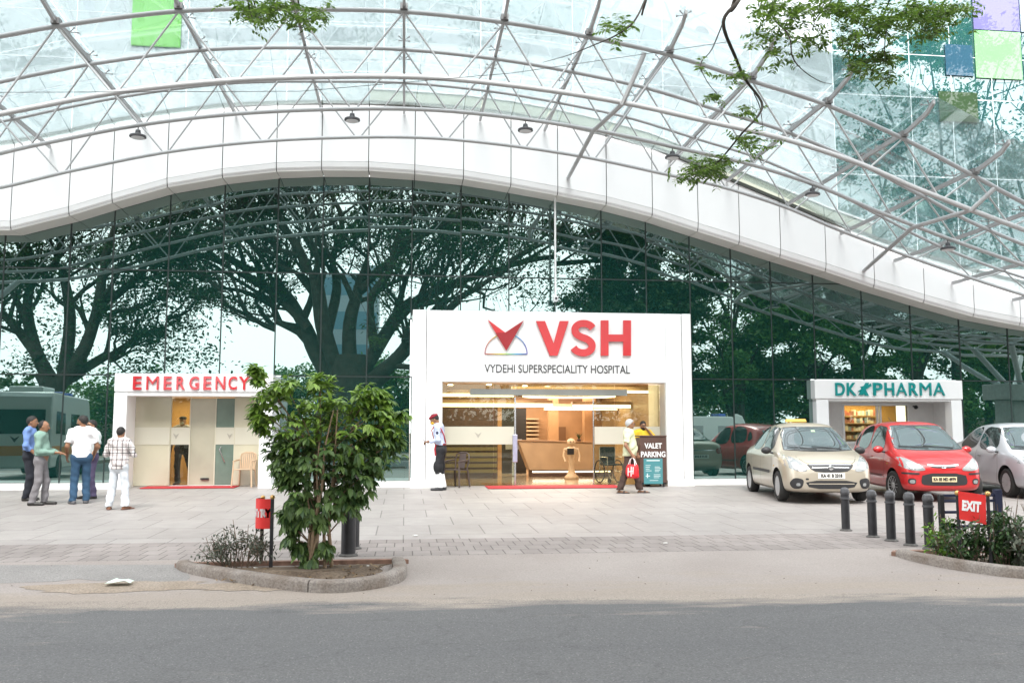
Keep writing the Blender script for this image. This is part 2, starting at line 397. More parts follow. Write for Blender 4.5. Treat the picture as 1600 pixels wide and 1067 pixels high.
structure('pavement', strip(-10.1, 2.3, -60, 60, 0.0, 24, 6), m_pave)
structure('pavement_far', MB().sheet([[(-90, -34, .02), (90, -34, .02)], [(-90, -26.5, .02), (90, -26.5, .02)]]), m_slab)
structure('kerb_far', MB().box(-90, 90, -26.65, -26.45, -.2, .05), m_kerb)

# a cement ramp poured over the apron at the left, and sand drifted against its edge
def gp(px, py, dz=0.0):
    p = on_ground(px, py); return Vector((p.x, p.y, ground_z(p.y) + dz))
def draped(pts, dz, step=.25):
    """flat polygon cut into small pieces and laid on the sloping ground"""
    bm = bmesh.new(); f = bm.faces.new([bm.verts.new((p[0], p[1], 0)) for p in pts])
    xs = [p[0] for p in pts]; ys = [p[1] for p in pts]
    y = min(ys) + step
    while y < max(ys):
        bmesh.ops.bisect_plane(bm, geom=bm.verts[:] + bm.edges[:] + bm.faces[:], plane_co=(0, y, 0), plane_no=(0, 1, 0)); y += step
    bmesh.ops.recalc_face_normals(bm, faces=bm.faces[:])
    b = MB(); bm.verts.index_update()
    vs = [(v.co.x, v.co.y, ground_z(v.co.y) + dz) for v in bm.verts]
    b.add(vs, [[v.index for v in fc.verts] if fc.normal.z > 0 else [v.index for v in fc.verts][::-1] for fc in bm.faces]); bm.free()
    return b
rnd = random.Random(4)
slab = [gp(*p) for p in ((276, 882), (292, 892), (297, 902), (286, 911), (262, 916), (232, 914), (205, 911), (178, 906), (150, 907), (120, 904), (90, 908), (60, 909), (0, 911))]
slab += [Vector((-8.5, slab[-1].y + .2, 0)), Vector((-8.5, -11.95, 0)), gp(0, 880)]
slab[-1].y = -11.95
structure('cement_ramp', draped(slab, .002), m_slab)
def blob(px, py, rx, ry, n=26, seed=0):
    r = random.Random(seed); c = on_ground(px, py); a = []
    for i in range(n):
        t = 2 * math.pi * i / n; k = 1 + r.uniform(-.18, .18)
        a.append((c.x + rx * k * math.cos(t), c.y + ry * k * math.sin(t)))
    return a
structure('sand_patch', draped(blob(190, 917, .95, .26, 36, 2), .0035), m_sand)
structure('sand_patch', draped(blob(420, 915, .75, .24, 36, 5), .004), m_sand)

# ---- planting islands: kerb, back edging, soil
def island(name, label, path, back):
    """path: outer kerb line from tip to back corner (world xy); back: back edge line"""
    t = thing(name, label, 'planter', (path[0][0], path[0][1], ground_z(path[0][1])))
    P = [Vector((p[0], p[1], 0)) for p in path]
    sm = []
    for i in range(len(P) - 1):
        p0, p1, p2, p3 = P[max(i-1, 0)], P[i], P[i+1], P[min(i+2, len(P)-1)]
        for k in range(5):
            u = k / 5
            sm.append(.5 * ((2*p1) + (p2-p0)*u + (2*p0-5*p1+4*p2-p3)*u*u + (3*p1-p0-3*p2+p3)*u**3))
    sm.append(P[-1])
    n = len(sm); c = sum(sm, Vector()) / n; w = .15
    def nrm(i):
        d = (sm[min(i+1, n-1)] - sm[max(i-1, 0)]).normalized(); q = Vector((-d.y, d.x, 0))
        return q if q.dot(c - sm[i]) > 0 else -q
    inn = [sm[i] + nrm(i) * w for i in range(n)]
    def ztop(p): return .06 + max(0, (-13.0 - p.y)) * -.045
    cut = max(2, int(n * .45))
    for a, bb in ((0, cut), (cut, n - 1)):
        rows = []
        for i in range(a, bb + 1):
            o_, i_ = sm[i], inn[i]; e = (i == a and a > 0); q = .012 if e else 0
            d = (sm[min(i+1, n-1)] - sm[max(i-1, 0)]).normalized() * q
            zt = ztop(o_)
            rows.append([o_ + d + Vector((0, 0, -.2)), o_ + d + Vector((0, 0, zt - .03)), o_.lerp(i_, .2) + d + Vector((0, 0, zt)),
                         i_.lerp(o_, .12) + d + Vector((0, 0, zt)), i_ + d + Vector((0, 0, zt - .015)), i_ + d + Vector((0, 0, -.2))])
        b = MB(); b.sheet(rows); b.poly(rows[0][::-1]); b.poly(rows[-1])
        world_child(b.build('kerb', m_kerb, None, 50), t)
    pts = inn[::1] + [Vector((p[0], p[1], 0)) for p in back]
    b = MB(); r = random.Random(3); cz = sum(pts, Vector()) / len(pts)
    for ring in range(4):
        pass
    rows = []
    for k in range(7):
        f = 1 - k / 6
        rows.append([Vector((cz.x + (p.x - cz.x) * f, cz.y + (p.y - cz.y) * f, ground_z(p.y) - .005 + (1 - f) * .03 + (r.uniform(-.012, .012) if 0 < k else -.02))) for p in pts + [pts[0]]])
    b.sheet(rows); world_child(b.build('soil', m_soil, None, 60), t)
    b = MB(); bl = [sm[0]] + [Vector((p[0], p[1], 0)) for p in back[::-1]] + [sm[-1]]
    for i in range(len(bl) - 1):
        a, d = bl[i], bl[i + 1]; q = (d - a).normalized(); s_ = Vector((-q.y, q.x, 0)) * .05
        b.prism([a - s_ + Vector((0, 0, -.2)), d - s_ + Vector((0, 0, -.2)), d + s_ + Vector((0, 0, -.2)), a + s_ + Vector((0, 0, -.2))], (0, 0, .225))
    world_child(b.build('edging', mat('brown_edging', (.22, .13, .095), .9, var=.3, scale=12), None, 0), t)
    return t
isl_l = island('planting_island', 'wedge shaped kerbed soil bed holding the leafy young tree', [(-2.55, -12.3), (-2.35, -12.62), (-1.75, -13.15), (-1.05, -13.62), (-.62, -13.72), (-.2, -13.52), (.03, -13.1), (.02, -12.3)],
               [(-.02, -12.22), (-2.4, -12.22)])
isl_r = island('planting_island', 'kerbed soil bed with low green bushes below the red EXIT sign', [(6.05, -12.35), (6.08, -12.75), (6.28, -13.25), (6.75, -13.75), (7.6, -14.0), (9.5, -14.05), (12.5, -14.05), (13, -13.6), (13, -12.3)],
               [(12.9, -12.22), (6.15, -12.22)])

# ================================================================ THE HOSPITAL
m_glassdark = mirror_mat('teal_mirror_glass', (.006, .032, .028), .31, (.79, 1, .95), 0.0, .5)
m_glassup = mirror_mat('teal_upper_glass', (.03, .12, .125), .27, (.92, 1, 1), 0.0, .4)
m_glasspale = mirror_mat('pale_upper_glass', (.50, .555, .58), .17, (1, 1, 1), 0.0, .15)
m_mull = mat('dark_green_aluminium', (.018, .03, .028), .4)
m_acp = mat('white_cladding', (.86, .86, .86), .38, spec=.4, var=.015, scale=.8)
m_soffit = mat('beige_soffit', (.78, .76, .71), .6, var=.03, scale=1)
m_seam = mat('seam_black', (.03, .03, .03), .8)
m_white = mat('white_paint', (.84, .84, .835), .45, var=.015, scale=2)
m_plinth = mat('white_plinth', (.72, .71, .70), .6, var=.06, scale=3)
m_steel = mat('pale_steel_paint', (.40, .405, .41), .42, var=.05, scale=2.5)
m_steeld = mat('grey_steel_fitting', (.28, .27, .27), .4, metal=.6)
m_cang = glass_mat('canopy_glass', (.875, .905, .92), .6, .03, (.62, .74, .76))

FX = [-20.2, -18.9, -17.6, -16.3, -15.0, -13.7, -12.4, -11.1, -9.8, -8.27, -7.25, -5.92, -4.6, -3.27, -2.14, -.98, .13, 1.4, 2.66, 3.88, 5.13, 6.34, 7.54, 8.68, 9.79, 10.99, 12.37, 13.77, 15.19, 16.63, 18.0, 19.4, 20.8]
FY = .25                          # front of the cladding band, a step in front of the glazing
_lip = [(17, 360), (108, 337.5), (175.5, 317), (261.5, 293), (347.5, 278), (432, 268.5), (502.5, 266.3), (575.8, 266.8), (648, 271.7), (724, 280), (798, 292), (871, 305.4), (947, 320.6), (1018.7, 339), (1090, 362), (1154.5, 382), (1218.6, 402.4), (1289.5, 424.4), (1365, 449.7), (1443, 473), (1520.7, 495), (1593, 509)]
_lp = [on_y(a, b, FY + .07) for a, b in _lip]
_l0, _l1 = float(_lp[0][2]), float(_lp[-1][2])
PX = [-21.9, -20.5, -19.1, -17.7, -16.3, -14.9, -13.5, -12.2, -11.0] + [float(p[0]) for p in _lp] + [18.95, 20.5, 22.0]
_fb = np.array([(x, _l0 - .02) for x in PX[:9]] + [(float(p[0]), float(p[2])) for p in _lp] + [(18.95, _l1 - .22), (20.5, _l1 - .36), (22.0, _l1 - .40)])
_ft = np.array([(-20.2, 8.1), (-9.4, 8.33), (-7.86, 8.7), (-6.56, 9.07), (-4.6, 9.44), (-1.5, 9.67), (-.1, 9.68), (1.9, 9.6), (3.74, 9.36), (6.1, 8.85), (7.2, 8.45), (8.4, 7.97), (9.46, 7.57), (10.8, 7.05), (12.2, 6.6), (14, 6.05), (16, 5.6), (18, 5.3), (20.8, 5.2)])
_cb = np.array([(-20, 6.3), (-13, 6.35), (-11, 6.5), (-9.15, 6.96), (-7.6, 7.41), (-5.6, 7.91), (-3.75, 8.22), (-1.35, 8.44), (.2, 8.5), (.9, 8.49), (2.5, 8.38), (4.22, 8.18), (5.98, 7.87), (7.9, 7.5), (9.3, 7.1), (10.8, 6.52), (12.6, 5.9), (14.2, 5.4), (15.7, 4.97), (17.5, 4.55), (20.5, 4.3)])
_ct = np.array([(-20, 7.9), (-13, 7.95), (-11, 8.12), (-9.2, 8.5), (-7.67, 8.92), (-6.7, 9.17), (-4.45, 9.6), (-1.4, 9.81), (-.11, 9.84), (1.9, 9.73), (3.6, 9.52), (5.3, 9.23), (7.1, 8.75), (8.73, 8.3), (10.4, 7.64), (11.9, 6.92), (13.06, 6.35), (14.5, 5.8), (16, 5.35), (18, 4.95), (20.5, 4.75)])
def hermite(T):
    x, z = T[:, 0], T[:, 1]; g = np.gradient(z, x)
    g = np.convolve(np.r_[g[0], g, g[-1]], [.25, .5, .25], 'valid')
    def f(q):
        i = int(np.clip(np.searchsorted(x, q) - 1, 0, len(x) - 2)); h = x[i+1] - x[i]; u = min(max((q - x[i]) / h, 0), 1)
        return float((2*u**3-3*u*u+1)*z[i] + (u**3-2*u*u+u)*h*g[i] + (3*u*u-2*u**3)*z[i+1] + (u**3-u*u)*h*g[i+1])
    return f
chord_b, chord_t = hermite(_cb), hermite(_ct)
fas_b = lambda x: float(np.interp(x, _fb[:, 0], _fb[:, 1]))
_ftc = hermite(_ft); _kf = (FY + 23) / 21.4
fas_t = lambda x: 1.30 + (_ftc(x / _kf) - 1.52) * _kf

# the widths and heights above were read on the plane y = 0; the glazing itself stands at GLASS_Y
_k = (GLASS_Y + 23) / 23
GX = [x * _k for x in FX]
def gz_(z): return 1.52 + (z - 1.52) * _k
def glass_top(x): return fas_b(x) + .012
bld = thing('hospital_building', 'glass fronted hospital with a wide arched white fascia above mirror glazing', 'building', (0, 0, 0))
rg = random.Random(11)
def pane(xa, xb, za0, za1, zb0, zb1, m, name, Y=GLASS_Y, amp=.26):
    """one glass pane: corners (xa,za0) (xb,zb0) (xb,zb1) (xa,za1), very slightly out of true like real glazing"""
    g = .012; cx = (xa + xb) / 2; cz = (za0 + za1 + zb0 + zb1) / 4
    ax, az = R(rg.uniform(-amp, amp)), R(rg.uniform(-amp, amp))
    def P(x, z, y): return (x, Y + y + (x - cx) * math.tan(az) + (z - cz) * math.tan(ax), z)
    c = [(xa + g, za0 + g), (xb - g, zb0 + g), (xb - g, zb1 - g), (xa + g, za1 - g)]
    b = MB(); vs = [P(x, z, 0) for x, z in c] + [P(x, z, .02) for x, z in c]
    b.add(vs, [(0, 1, 2, 3), (7, 6, 5, 4), (0, 4, 5, 1), (1, 5, 6, 2), (2, 6, 7, 3), (3, 7, 4, 0)])
    return b.build(name, m, bld, 0)
Z0, Z1, Z2 = .20, gz_(2.88), gz_(5.5)
HOLES = [(-6.9, -3.32, 2.85), (.25, 7.27, 4.4), (float(on_y(1275, 600, .8)[0]) + .06, float(on_y(1502, 600, .8)[0]) - .06, 2.85)]
def spans(xa, xb, zlo):
    s = [(xa, xb)]
    for (a, b_, top) in HOLES:
        if zlo < top - .1:
            n = []
            for (p, q) in s:
                if q <= a or p >= b_: n.append((p, q)); continue
                if p < a - .1: n.append((p, a))
                if q > b_ + .1: n.append((b_, q))
            s = n
    return s
for i in range(len(GX) - 1):
    xa, xb = GX[i], GX[i + 1]
    ta, tb = glass_top(xa) + .12, glass_top(xb) + .12
    if i < 4 or i > 29: 
        pane(xa, xb, Z0, ta, Z0, tb, m_glassdark, 'glass_pane'); continue
    for (p, q) in spans(xa, xb, Z0): pane(p, q, Z0, Z1, Z0, Z1, m_glassdark, 'glass_pane')
    lo = Z1
    mid = (xa + xb) / 2
    if .25 < mid < 7.27: lo = 4.4
    top_row = min(ta, tb) > Z2 + .05
    za, zb = (min(Z2, ta), min(Z2, tb)) if top_row else (ta, tb)
    if lo < min(za, zb) - .1: pane(xa, xb, lo, za, lo, zb, m_glassdark, 'glass_pane')
    if top_row:
        pane(xa, xb, Z2, max(ta, Z2 + .03), Z2, max(tb, Z2 + .03), m_glassdark, 'glass_pane')
for x in GX[1:-1]:
    z0 = .2
    for (a, b_, top) in HOLES:
        if a - .2 < x < b_ + .2: z0 = top + .08
    MB().box(x - .016, x + .016, GLASS_Y - .014, GLASS_Y + .05, z0, glass_top(x) + .03).build('mullion', m_mull, bld, 0)
for (xa, xb, z) in ((-20.2, -6.98, Z1), (-3.24, .18, Z1), (7.34, HOLES[2][0] - .1, Z1), (HOLES[2][1] + .1, 20.8, Z1), (-20.2, 13.5, Z2)):
    MB().box(xa, xb, GLASS_Y - .010, GLASS_Y + .045, z - .016, z + .016).build('transom', m_mull, bld, 0)
for (xa, xb) in ((-20.2, -6.99), (-3.23, .17), (7.35, HOLES[2][0] - .1), (HOLES[2][1] + .1, 20.8)):
    MB().box(xa, xb, -.42, GLASS_Y + .06, -.1, .20).build('plinth', m_plinth, bld, 0, .012)
# fascia: one folded cladding panel and one soffit panel per bay
for i in range(len(PX) - 1):
    xa, xb = PX[i] + .011, PX[i+1] - .011
    ba, bb, ta, tb = fas_b(xa), fas_b(xb), fas_t(xa), fas_t(xb)
    b = MB()
    prof = lambda z0, z1: [(FY + .085, z0), (FY + .025, z0 + .09), (FY, z0 + .215), (FY, z1 - .075)]
    A = [(xa, y, z) for y, z in prof(ba, ta)]; B = [(xb, y, z) for y, z in prof(bb, tb)]
    off = Vector((0, .03, 0))
    for k in range(3):
        if k == 2:   # narrow groove between the folded lip and the face sheet
            a0 = (A[2][0], A[2][1], A[2][2] + .009); b0 = (B[2][0], B[2][1], B[2][2] + .009)
        else: a0, b0 = A[k], B[k]
        b.prism([a0, b0, B[k+1], A[k+1]], off)
    b.build('fascia_panel', m_acp, bld, 30)
    MB().prism([(xa, FY + .075, ba + .004), (xb, FY + .075, bb + .004), (xb, GLASS_Y - .016, glass_top(xb) + .01), (xa, GLASS_Y - .016, glass_top(xa) + .01)], (0, 0, .03)).build('soffit_panel', m_soffit, bld, 0)
    MB().prism([(xa - .010, FY - .04, ta - .07), (xb + .010, FY - .04, tb - .07), (xb + .010, GLASS_Y, tb - .02), (xa - .010, GLASS_Y, ta - .02)], (0, 0, .08)).build('shadow_gap_strip', mat('shadow_gap_dark', (.05, .055, .045), .6), bld, 0)  # dark strip: its colour stands in for the shadow gap along the top
    if PX[i] > -1.5 and PX[i] < 12.5:
        MB().prism([(xa, FY + .02, ta + .045), (xb, FY + .02, tb + .045), (xb, FY + .02, tb + .33), (xa, FY + .02, ta + .33)], (0, .05, 0)).build('gutter_board', mat('gutter_sheet', (.36, .38, .31), .5, var=.08, scale=2), bld, 0)
        MB().prism([(xa - .009, FY - .02, ta + .332), (xb + .009, FY - .02, tb + .332), (xb + .009, FY + .2, tb + .332), (xa - .009, FY + .2, ta + .332)], (0, 0, .045)).build('gutter_cap', m_acp, bld, 0)
b = MB()
for i in range(len(PX) - 1):
    xa, xb = PX[i], PX[i + 1]
    b.prism([(xa, FY + .05, fas_b(xa) + .05), (xb, FY + .05, fas_b(xb) + .05), (xb, FY + .05, fas_t(xb) - .02), (xa, FY + .05, fas_t(xa) - .02)], (0, .05, 0))
for i in range(len(PX) - 1):
    xa, xb = PX[i], PX[i + 1]
    b.prism([(xa, FY + .09, fas_b(xa) + .075), (xb, FY + .09, fas_b(xb) + .075), (xb, GLASS_Y - .02, glass_top(xb) + .07), (xa, GLASS_Y - .02, glass_top(xa) + .07)], (0, 0, .02))  # dark sheet added above the soffit to stop light leaking through its gaps
b.build('fascia_backing', m_seam, bld, 0)
# upper glazing behind the canopy
UX = [-20.2, -17.2, -14.2, -11.2, -8.4, -5.65, -3.14, -.66, 1.9, 4.4, 6.9, 9.4, 11.8, 14.1, 15.35, 16.6, 18.4, 20.8]
UZ = [6.0, 8.6, 10.9, 12.15, 14.3, 17, 20]
for i in range(len(UX) - 1):
    for k in range(len(UZ) - 1):
        xa, xb = UX[i] * _k, UX[i + 1] * _k; z0, z1 = gz_(UZ[k]), gz_(UZ[k + 1])
        lo = min(fas_t(xa), fas_t(xb)) + .05
        if z1 < lo: continue
        z0 = max(z0, lo)
        pane(xa, xb, z0, z1, z0, z1, m_glassup if xa > 12.2 else m_glasspale, 'upper_pane', GLASS_Y + .02, .1)
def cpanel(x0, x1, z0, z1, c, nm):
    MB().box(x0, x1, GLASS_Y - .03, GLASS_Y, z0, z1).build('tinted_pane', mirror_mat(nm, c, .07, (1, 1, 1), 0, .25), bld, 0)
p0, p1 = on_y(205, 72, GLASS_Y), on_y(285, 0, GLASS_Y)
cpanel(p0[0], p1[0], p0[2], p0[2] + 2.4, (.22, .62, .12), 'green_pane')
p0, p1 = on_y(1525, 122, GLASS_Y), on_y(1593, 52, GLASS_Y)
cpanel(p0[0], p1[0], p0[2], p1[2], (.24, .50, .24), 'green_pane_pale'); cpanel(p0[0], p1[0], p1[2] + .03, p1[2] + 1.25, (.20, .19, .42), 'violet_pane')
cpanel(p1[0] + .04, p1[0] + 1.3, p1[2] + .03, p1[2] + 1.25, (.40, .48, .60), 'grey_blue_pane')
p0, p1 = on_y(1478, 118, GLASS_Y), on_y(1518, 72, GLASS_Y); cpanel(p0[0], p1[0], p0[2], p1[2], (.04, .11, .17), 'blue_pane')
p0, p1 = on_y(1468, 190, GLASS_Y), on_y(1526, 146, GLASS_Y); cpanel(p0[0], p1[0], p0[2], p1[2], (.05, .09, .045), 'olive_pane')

# ---- steel canopy: three arched trusses parallel to the front, rafters across, glass on top
can = thing('steel_canopy', 'arched canopy of pale tubular steel trusses carrying clear glass sheets', 'canopy', (0, -4, 0))
TY = [-5.7, -3.9, -2.0]
NX = [-18.4, -16.0, -13.6, -11.2, -8.95, -6.68, -4.44, -2.25, -.11, 1.91, 3.65, 5.33, 7.09, 8.73, 10.38, 11.95, 13.5, 15.2, 17.0, 18.8, 20.6, 22.4]
xs = np.arange(-18.6, 22.8, .35)
for k, Y in enumerate(TY):
    tr = part_empty('arched_truss', can)
    rt_, rb_ = ((.047, .054), (.045, .046), (.038, .042))[k]
    o = MB().tube([(x, Y, chord_t(x)) for x in xs], rt_, 10).build('top_chord', m_steel, tr, 60); world_child(o, can, tr)
    o = MB().tube([(x, Y, chord_b(x)) for x in xs], rb_, 10).build('bottom_chord', m_steel, tr, 60); world_child(o, can, tr)
    for i in range(len(NX) - 1):
        xa, xb = NX[i], NX[i+1]; xm = (xa + xb) / 2
        for (p, q) in ((xa, xm - .05), (xb, xm + .05)):
            if not (-18.4 < q < 22.4): continue
            o = MB().tube([(p, Y, chord_t(p)), (q, Y, chord_b(q))], .021 if k < 2 else .019, 8).build('web_strut', m_steel, tr, 60)
            world_child(o, can, tr)
def spider(b, c):
    c = Vector(c)
    b.tube([c, c + Vector((0, 0, .09))], .012, 6)
    for sx, sy in ((1, 1), (1, -1), (-1, 1), (-1, -1)):
        e = c + Vector((sx * .11, sy * .11, .12)); b.tube([c + Vector((0, 0, .08)), e], .010, 6); b.ball(e, .022, 6)
for x in NX:
    zt = chord_t(x) + .075
    b = MB(); s_ = (chord_t(x + .1) - chord_t(x - .1)) / .2
    pr = [(-6.85, .30), (-6.6, .16), (-5.9, .03), (.2, -.02)]
    rows = []
    for y, dz in pr:
        rows.append([(x + sx * .029, y, zt + dz + sz * .042) for sx, sz in ((-1, -1), (1, -1), (1, 1), (-1, 1), (-1, -1))])
    b.sheet(rows); b.poly(rows[0][:4]); b.poly(rows[-1][:4][::-1])
    o = b.build('rafter', m_steel, None, 30); world_child(o, can)
    b = MB(); b.box(x - .075, x + .075, -5.79, -5.61, zt - .05, zt + .07)
    b.build('clamp_plate', m_steeld, o, 40)
    for y in (-6.7, -5.0, -3.9, -2.9):
        b = MB(); spider(b, (x, y, zt + .05 + (.16 if y < -6 else 0))); b.build('spider_fitting', m_steeld, o, 40)
GZ = .26
for i in range(len(NX) - 1):
    xa, xb = NX[i] + .012, NX[i+1] - .012
    za, zb = chord_t(xa) + GZ, chord_t(xb) + GZ
    for (y0, y1, d0, d1) in ((-6.95, -4.62, .16, .0), (-4.59, -2.6, 0, 0), (-2.57, .18, 0, 0)):
        b = MB().prism([(xa, y0, za + d0), (xb, y0, zb + d0), (xb, y1, zb + d1), (xa, y1, za + d1)], (0, 0, .014))
        o = b.build('glass_sheet', m_cang, None, 0); world_child(o, can)
for x, px, py in ((4.2, 888, 278), (11.7, 1350, 423)):
    q = on_y(px, py, FY - .01)
    o = MB().tube([q, (x - .1, -3.9, chord_b(x) - .02), (x + .12, -5.75, chord_b(x) - .06), (x + .55, -5.9, chord_t(x + .5) - .2)], .05, 10).build('cross_tube', m_steel, None, 60); world_child(o, can)
# end piers with raking struts, beyond the picture at both sides but mirrored in the glass
for (x, zp, w) in ((-14.2, 4.55, .55), (21.2, 3.1, .55)):
    o = MB().box(x - w, x + w, -4.4, -3.4, -.1, zp - .55).build('pier', mat('pier_concrete', (.30, .30, .29), .8, var=.1), None, 0, .03); world_child(o, can)
    o = MB().box(x - w - .25, x + w + .25, -4.7, -3.1, zp - .55, zp).build('pier_cap', mat('pier_concrete'), None, 0, .03); world_child(o, can)
    for dx in (-1.5, 1.5):
        for y in (-5.7, -3.9, -2.0):
            o = MB().tube([(x + .3 * (1 if dx > 0 else -1), -3.9 + (y + 3.9) * .3, zp), (x + dx, y, chord_b(x + dx))], .09, 10).build('raking_strut', m_steel, None, 60); world_child(o, can)

# ---- bay lamps under the middle truss
m_lampb = mat('lamp_black', (.05, .05, .055), .4); m_lens = mat('lamp_lens', (.72, .74, .76), .25)
LAMPS = [(216, 'leftmost, above the word EMERGENCY'), (550, 'left of the white hanging rod'), (821, 'above the red letters VSH'), (1050, 'beside the leafy hanging twig'), (1266, 'over the pale beige car'), (1472, 'rightmost, over the silver car')]
for px, where in LAMPS:
    x = on_y(px, 200, -3.9)[0]; z = chord_b(x)
    t = thing('pendant_lamp', 'round black bay lamp under the canopy, ' + where, 'lamp', (x, -3.9, z - .26), 0, 'bay lamps under the canopy')
    MB().tube([(0, 0, .25), (0, 0, .14)], .012, 6).build('stem', m_lampb, t)
    MB().lathe([(.03, .16), (.05, .15), (.06, .08), (.10, .06), (.165, .035), (.17, .0), (.15, -.012)], 20).build('lamp_housing', m_lampb, t)
    MB().lathe([(.14, -.004), (.13, -.022), (.02, -.026)], 20).build('lamp_lens', m_lens, t)
p = on_y(868, 470, .62)
rod = thing('hanging_rod', 'thin white rod hanging from the soffit with a small camera at its end', 'rod', (p[0], .62, p[2]))
zt = fas_b(p[0]) - p[2] + .02
MB().tube([(0, 0, .1), (0, 0, zt)], .027, 8).build('tube', m_white, rod)
MB().box(-.06, .06, -.1, .08, -.02, .12).build('camera_housing', m_white, rod, 30, .02)
MB().tube([(0, -.13, .05), (0, -.09, .05)], .035, 10).build('lens', m_lampb, rod)

# ================================================================ ENTRANCES, SIGNS, INTERIORS
m_red = mat('red_acrylic', (.62, .035, .04), .35, coat=.2)
m_redd = mat('dark_red_acrylic', (.34, .02, .025), .35)
m_redp = mat('red_metallic_letter', (.55, .02, .03), .12, coat=.6)
m_teal = mat('teal_acrylic', (.0, .26, .25), .35)
m_ink = mat('charcoal_letter', (.06, .06, .065), .5)
m_wood = mat('honey_wood', (.36, .20, .095), .4, var=.18, scale=1.6)
m_woodl = mat('light_wood', (.48, .33, .20), .4, var=.12, scale=2)
m_woodd = mat('dark_brown_wood', (.085, .045, .035), .45, var=.15, scale=4)
m_ceil = mat('warm_ceiling', (.62, .55, .45), .7)
m_floor = mat('polished_floor', (.36, .28, .19), .12, var=.1, scale=2)
m_lit = mat('lit_cove', (1, .95, .85), .5, emit=(1, .86, .62), estr=2.2)
m_down = mat('lit_downlight', (1, .95, .85), .5, emit=(1, .92, .78), estr=8)
m_dark = mat('opening_shade', (.025, .022, .02), .7)
m_door = glass_mat('door_glass', (.80, .80, .66), 1.0, .02, (.6, .6, .5))
m_frost = mat('frosted_film', (.58, .56, .46), .35, spec=.6)
m_cream = mat('cream_film_glass', (.56, .53, .40), .08, spec=.9, coat=.4, var=.12, scale=.7)
m_chrome = mat('brushed_steel', (.55, .55, .56), .25, metal=1)
m_mat = mat('red_mat', (.42, .035, .04), .95, var=.15, scale=30, bump=.4, bscale=220)
m_black = mat('black_plastic', (.02, .02, .022), .4)

# ---- main entrance
X0, X1, ZT, YF = .17, 7.34, 4.53, -.62
OX0, OX1, OZ = .90, 6.66, 2.735
ent = thing('main_entrance', 'big white entrance frame with wide glass doors under the red letters VSH', 'entrance', ((X0 + X1) / 2, YF, .12))
def W_(mb, name, m, par, root, smooth=0, bevel=0):
    o = mb.build(name, m, None, smooth, bevel); world_child(o, root, par)
    return o
W_(MB().box(X0, X0 + .34, YF, GLASS_Y + .07, .28, ZT), 'side_fin', m_acp, ent, ent, 0, .012)
W_(MB().box(X1 - .24, X1, YF, GLASS_Y + .07, .28, ZT), 'side_fin', m_acp, ent, ent, 0, .012)
W_(MB().box(X0 + .352, OX0, YF + .02, GLASS_Y + .06, .28, ZT - .004), 'pillar', m_acp, ent, ent, 0, .01)
W_(MB().box(OX1, X1 - .252, YF + .02, GLASS_Y + .06, .28, ZT - .004), 'pillar', m_acp, ent, ent, 0, .01)
for a, b_ in ((X0 - .02, OX0 + .01), (OX1 - .01, X1 + .02)):
    W_(MB().box(a, b_, YF - .02, GLASS_Y + .065, .05, .278), 'pillar_base', m_acp, ent, ent, 0, .008)
W_(MB().box(OX0 + .003, OX1 - .003, YF + .02, GLASS_Y + .06, 2.99, ZT - .004).box(OX0 + .003, OX1 - .003, YF + .021, -.02, OZ, 2.989), 'header', m_acp, ent, ent, 0, .01)
W_(MB().box(OX0, OX0 + .03, YF + .03, .1, .28, OZ), 'reveal', mat('grey_reveal', (.5, .49, .47), .4), ent, ent)
W_(MB().box(OX1 - .03, OX1, YF + .03, .1, .28, OZ), 'reveal', mat('grey_reveal'), ent, ent)
GY = -.1
# glazing: fixed leaves left and right, open middle, glass header
def leaf(x0, x1, z0, z1, nm, par=ent, root=ent, y=GY, m=m_door):
    return W_(MB().box(x0, x1, y, y + .014, z0, z1), nm, m, par, root)
leaf(OX0 + .04, 2.25, .14, 2.70, 'fixed_pane'); l2 = leaf(2.26, 2.80, .14, 2.70, 'fixed_pane')
leaf(4.86, 5.42, .14, 2.35, 'fixed_pane'); leaf(5.43, OX1 - .04, .14, 2.70, 'fixed_pane'); leaf(2.82, 5.42, 2.37, 2.70, 'header_pane')
for x0, x1 in ((OX0 + .04, 2.78), (4.88, OX1 - .04)):
    W_(MB().box(x0, x1, GY - .012, GY - .004, 1.17, 1.62), 'frosted_band', m_frost, ent, ent)
    cx = (x0 + x1) / 2
    W_(MB().prism([(cx - .09, GY - .02, 1.48), (cx, GY - .02, 1.42), (cx + .09, GY - .02, 1.48), (cx, GY - .02, 1.33)], (0, .006, 0)), 'etched_mark', mat('etched_grey', (.40, .38, .32), .5), ent, ent)
W_(MB().box(2.79, 2.83, GY - .02, GY + .04, .14, 2.36), 'door_post', m_chrome, ent, ent)
W_(MB().box(4.84, 4.865, GY - .01, GY + .03, .14, 2.36), 'door_post', m_chrome, ent, ent)
W_(MB().box(2.74, 2.86, GY - .10, GY - .03, .72, 1.42), 'pull_handle', mat('lilac_steel', (.42, .42, .55), .3, metal=.4), ent, ent, 0, .012)
W_(MB().box(1.65, 5.75, GY - .06, GY + .1, 2.42, 2.58), 'sliding_door_rail', mat('pale_rail', (.50, .57, .55), .3, var=.08, scale=2), ent, ent, 0, .01)

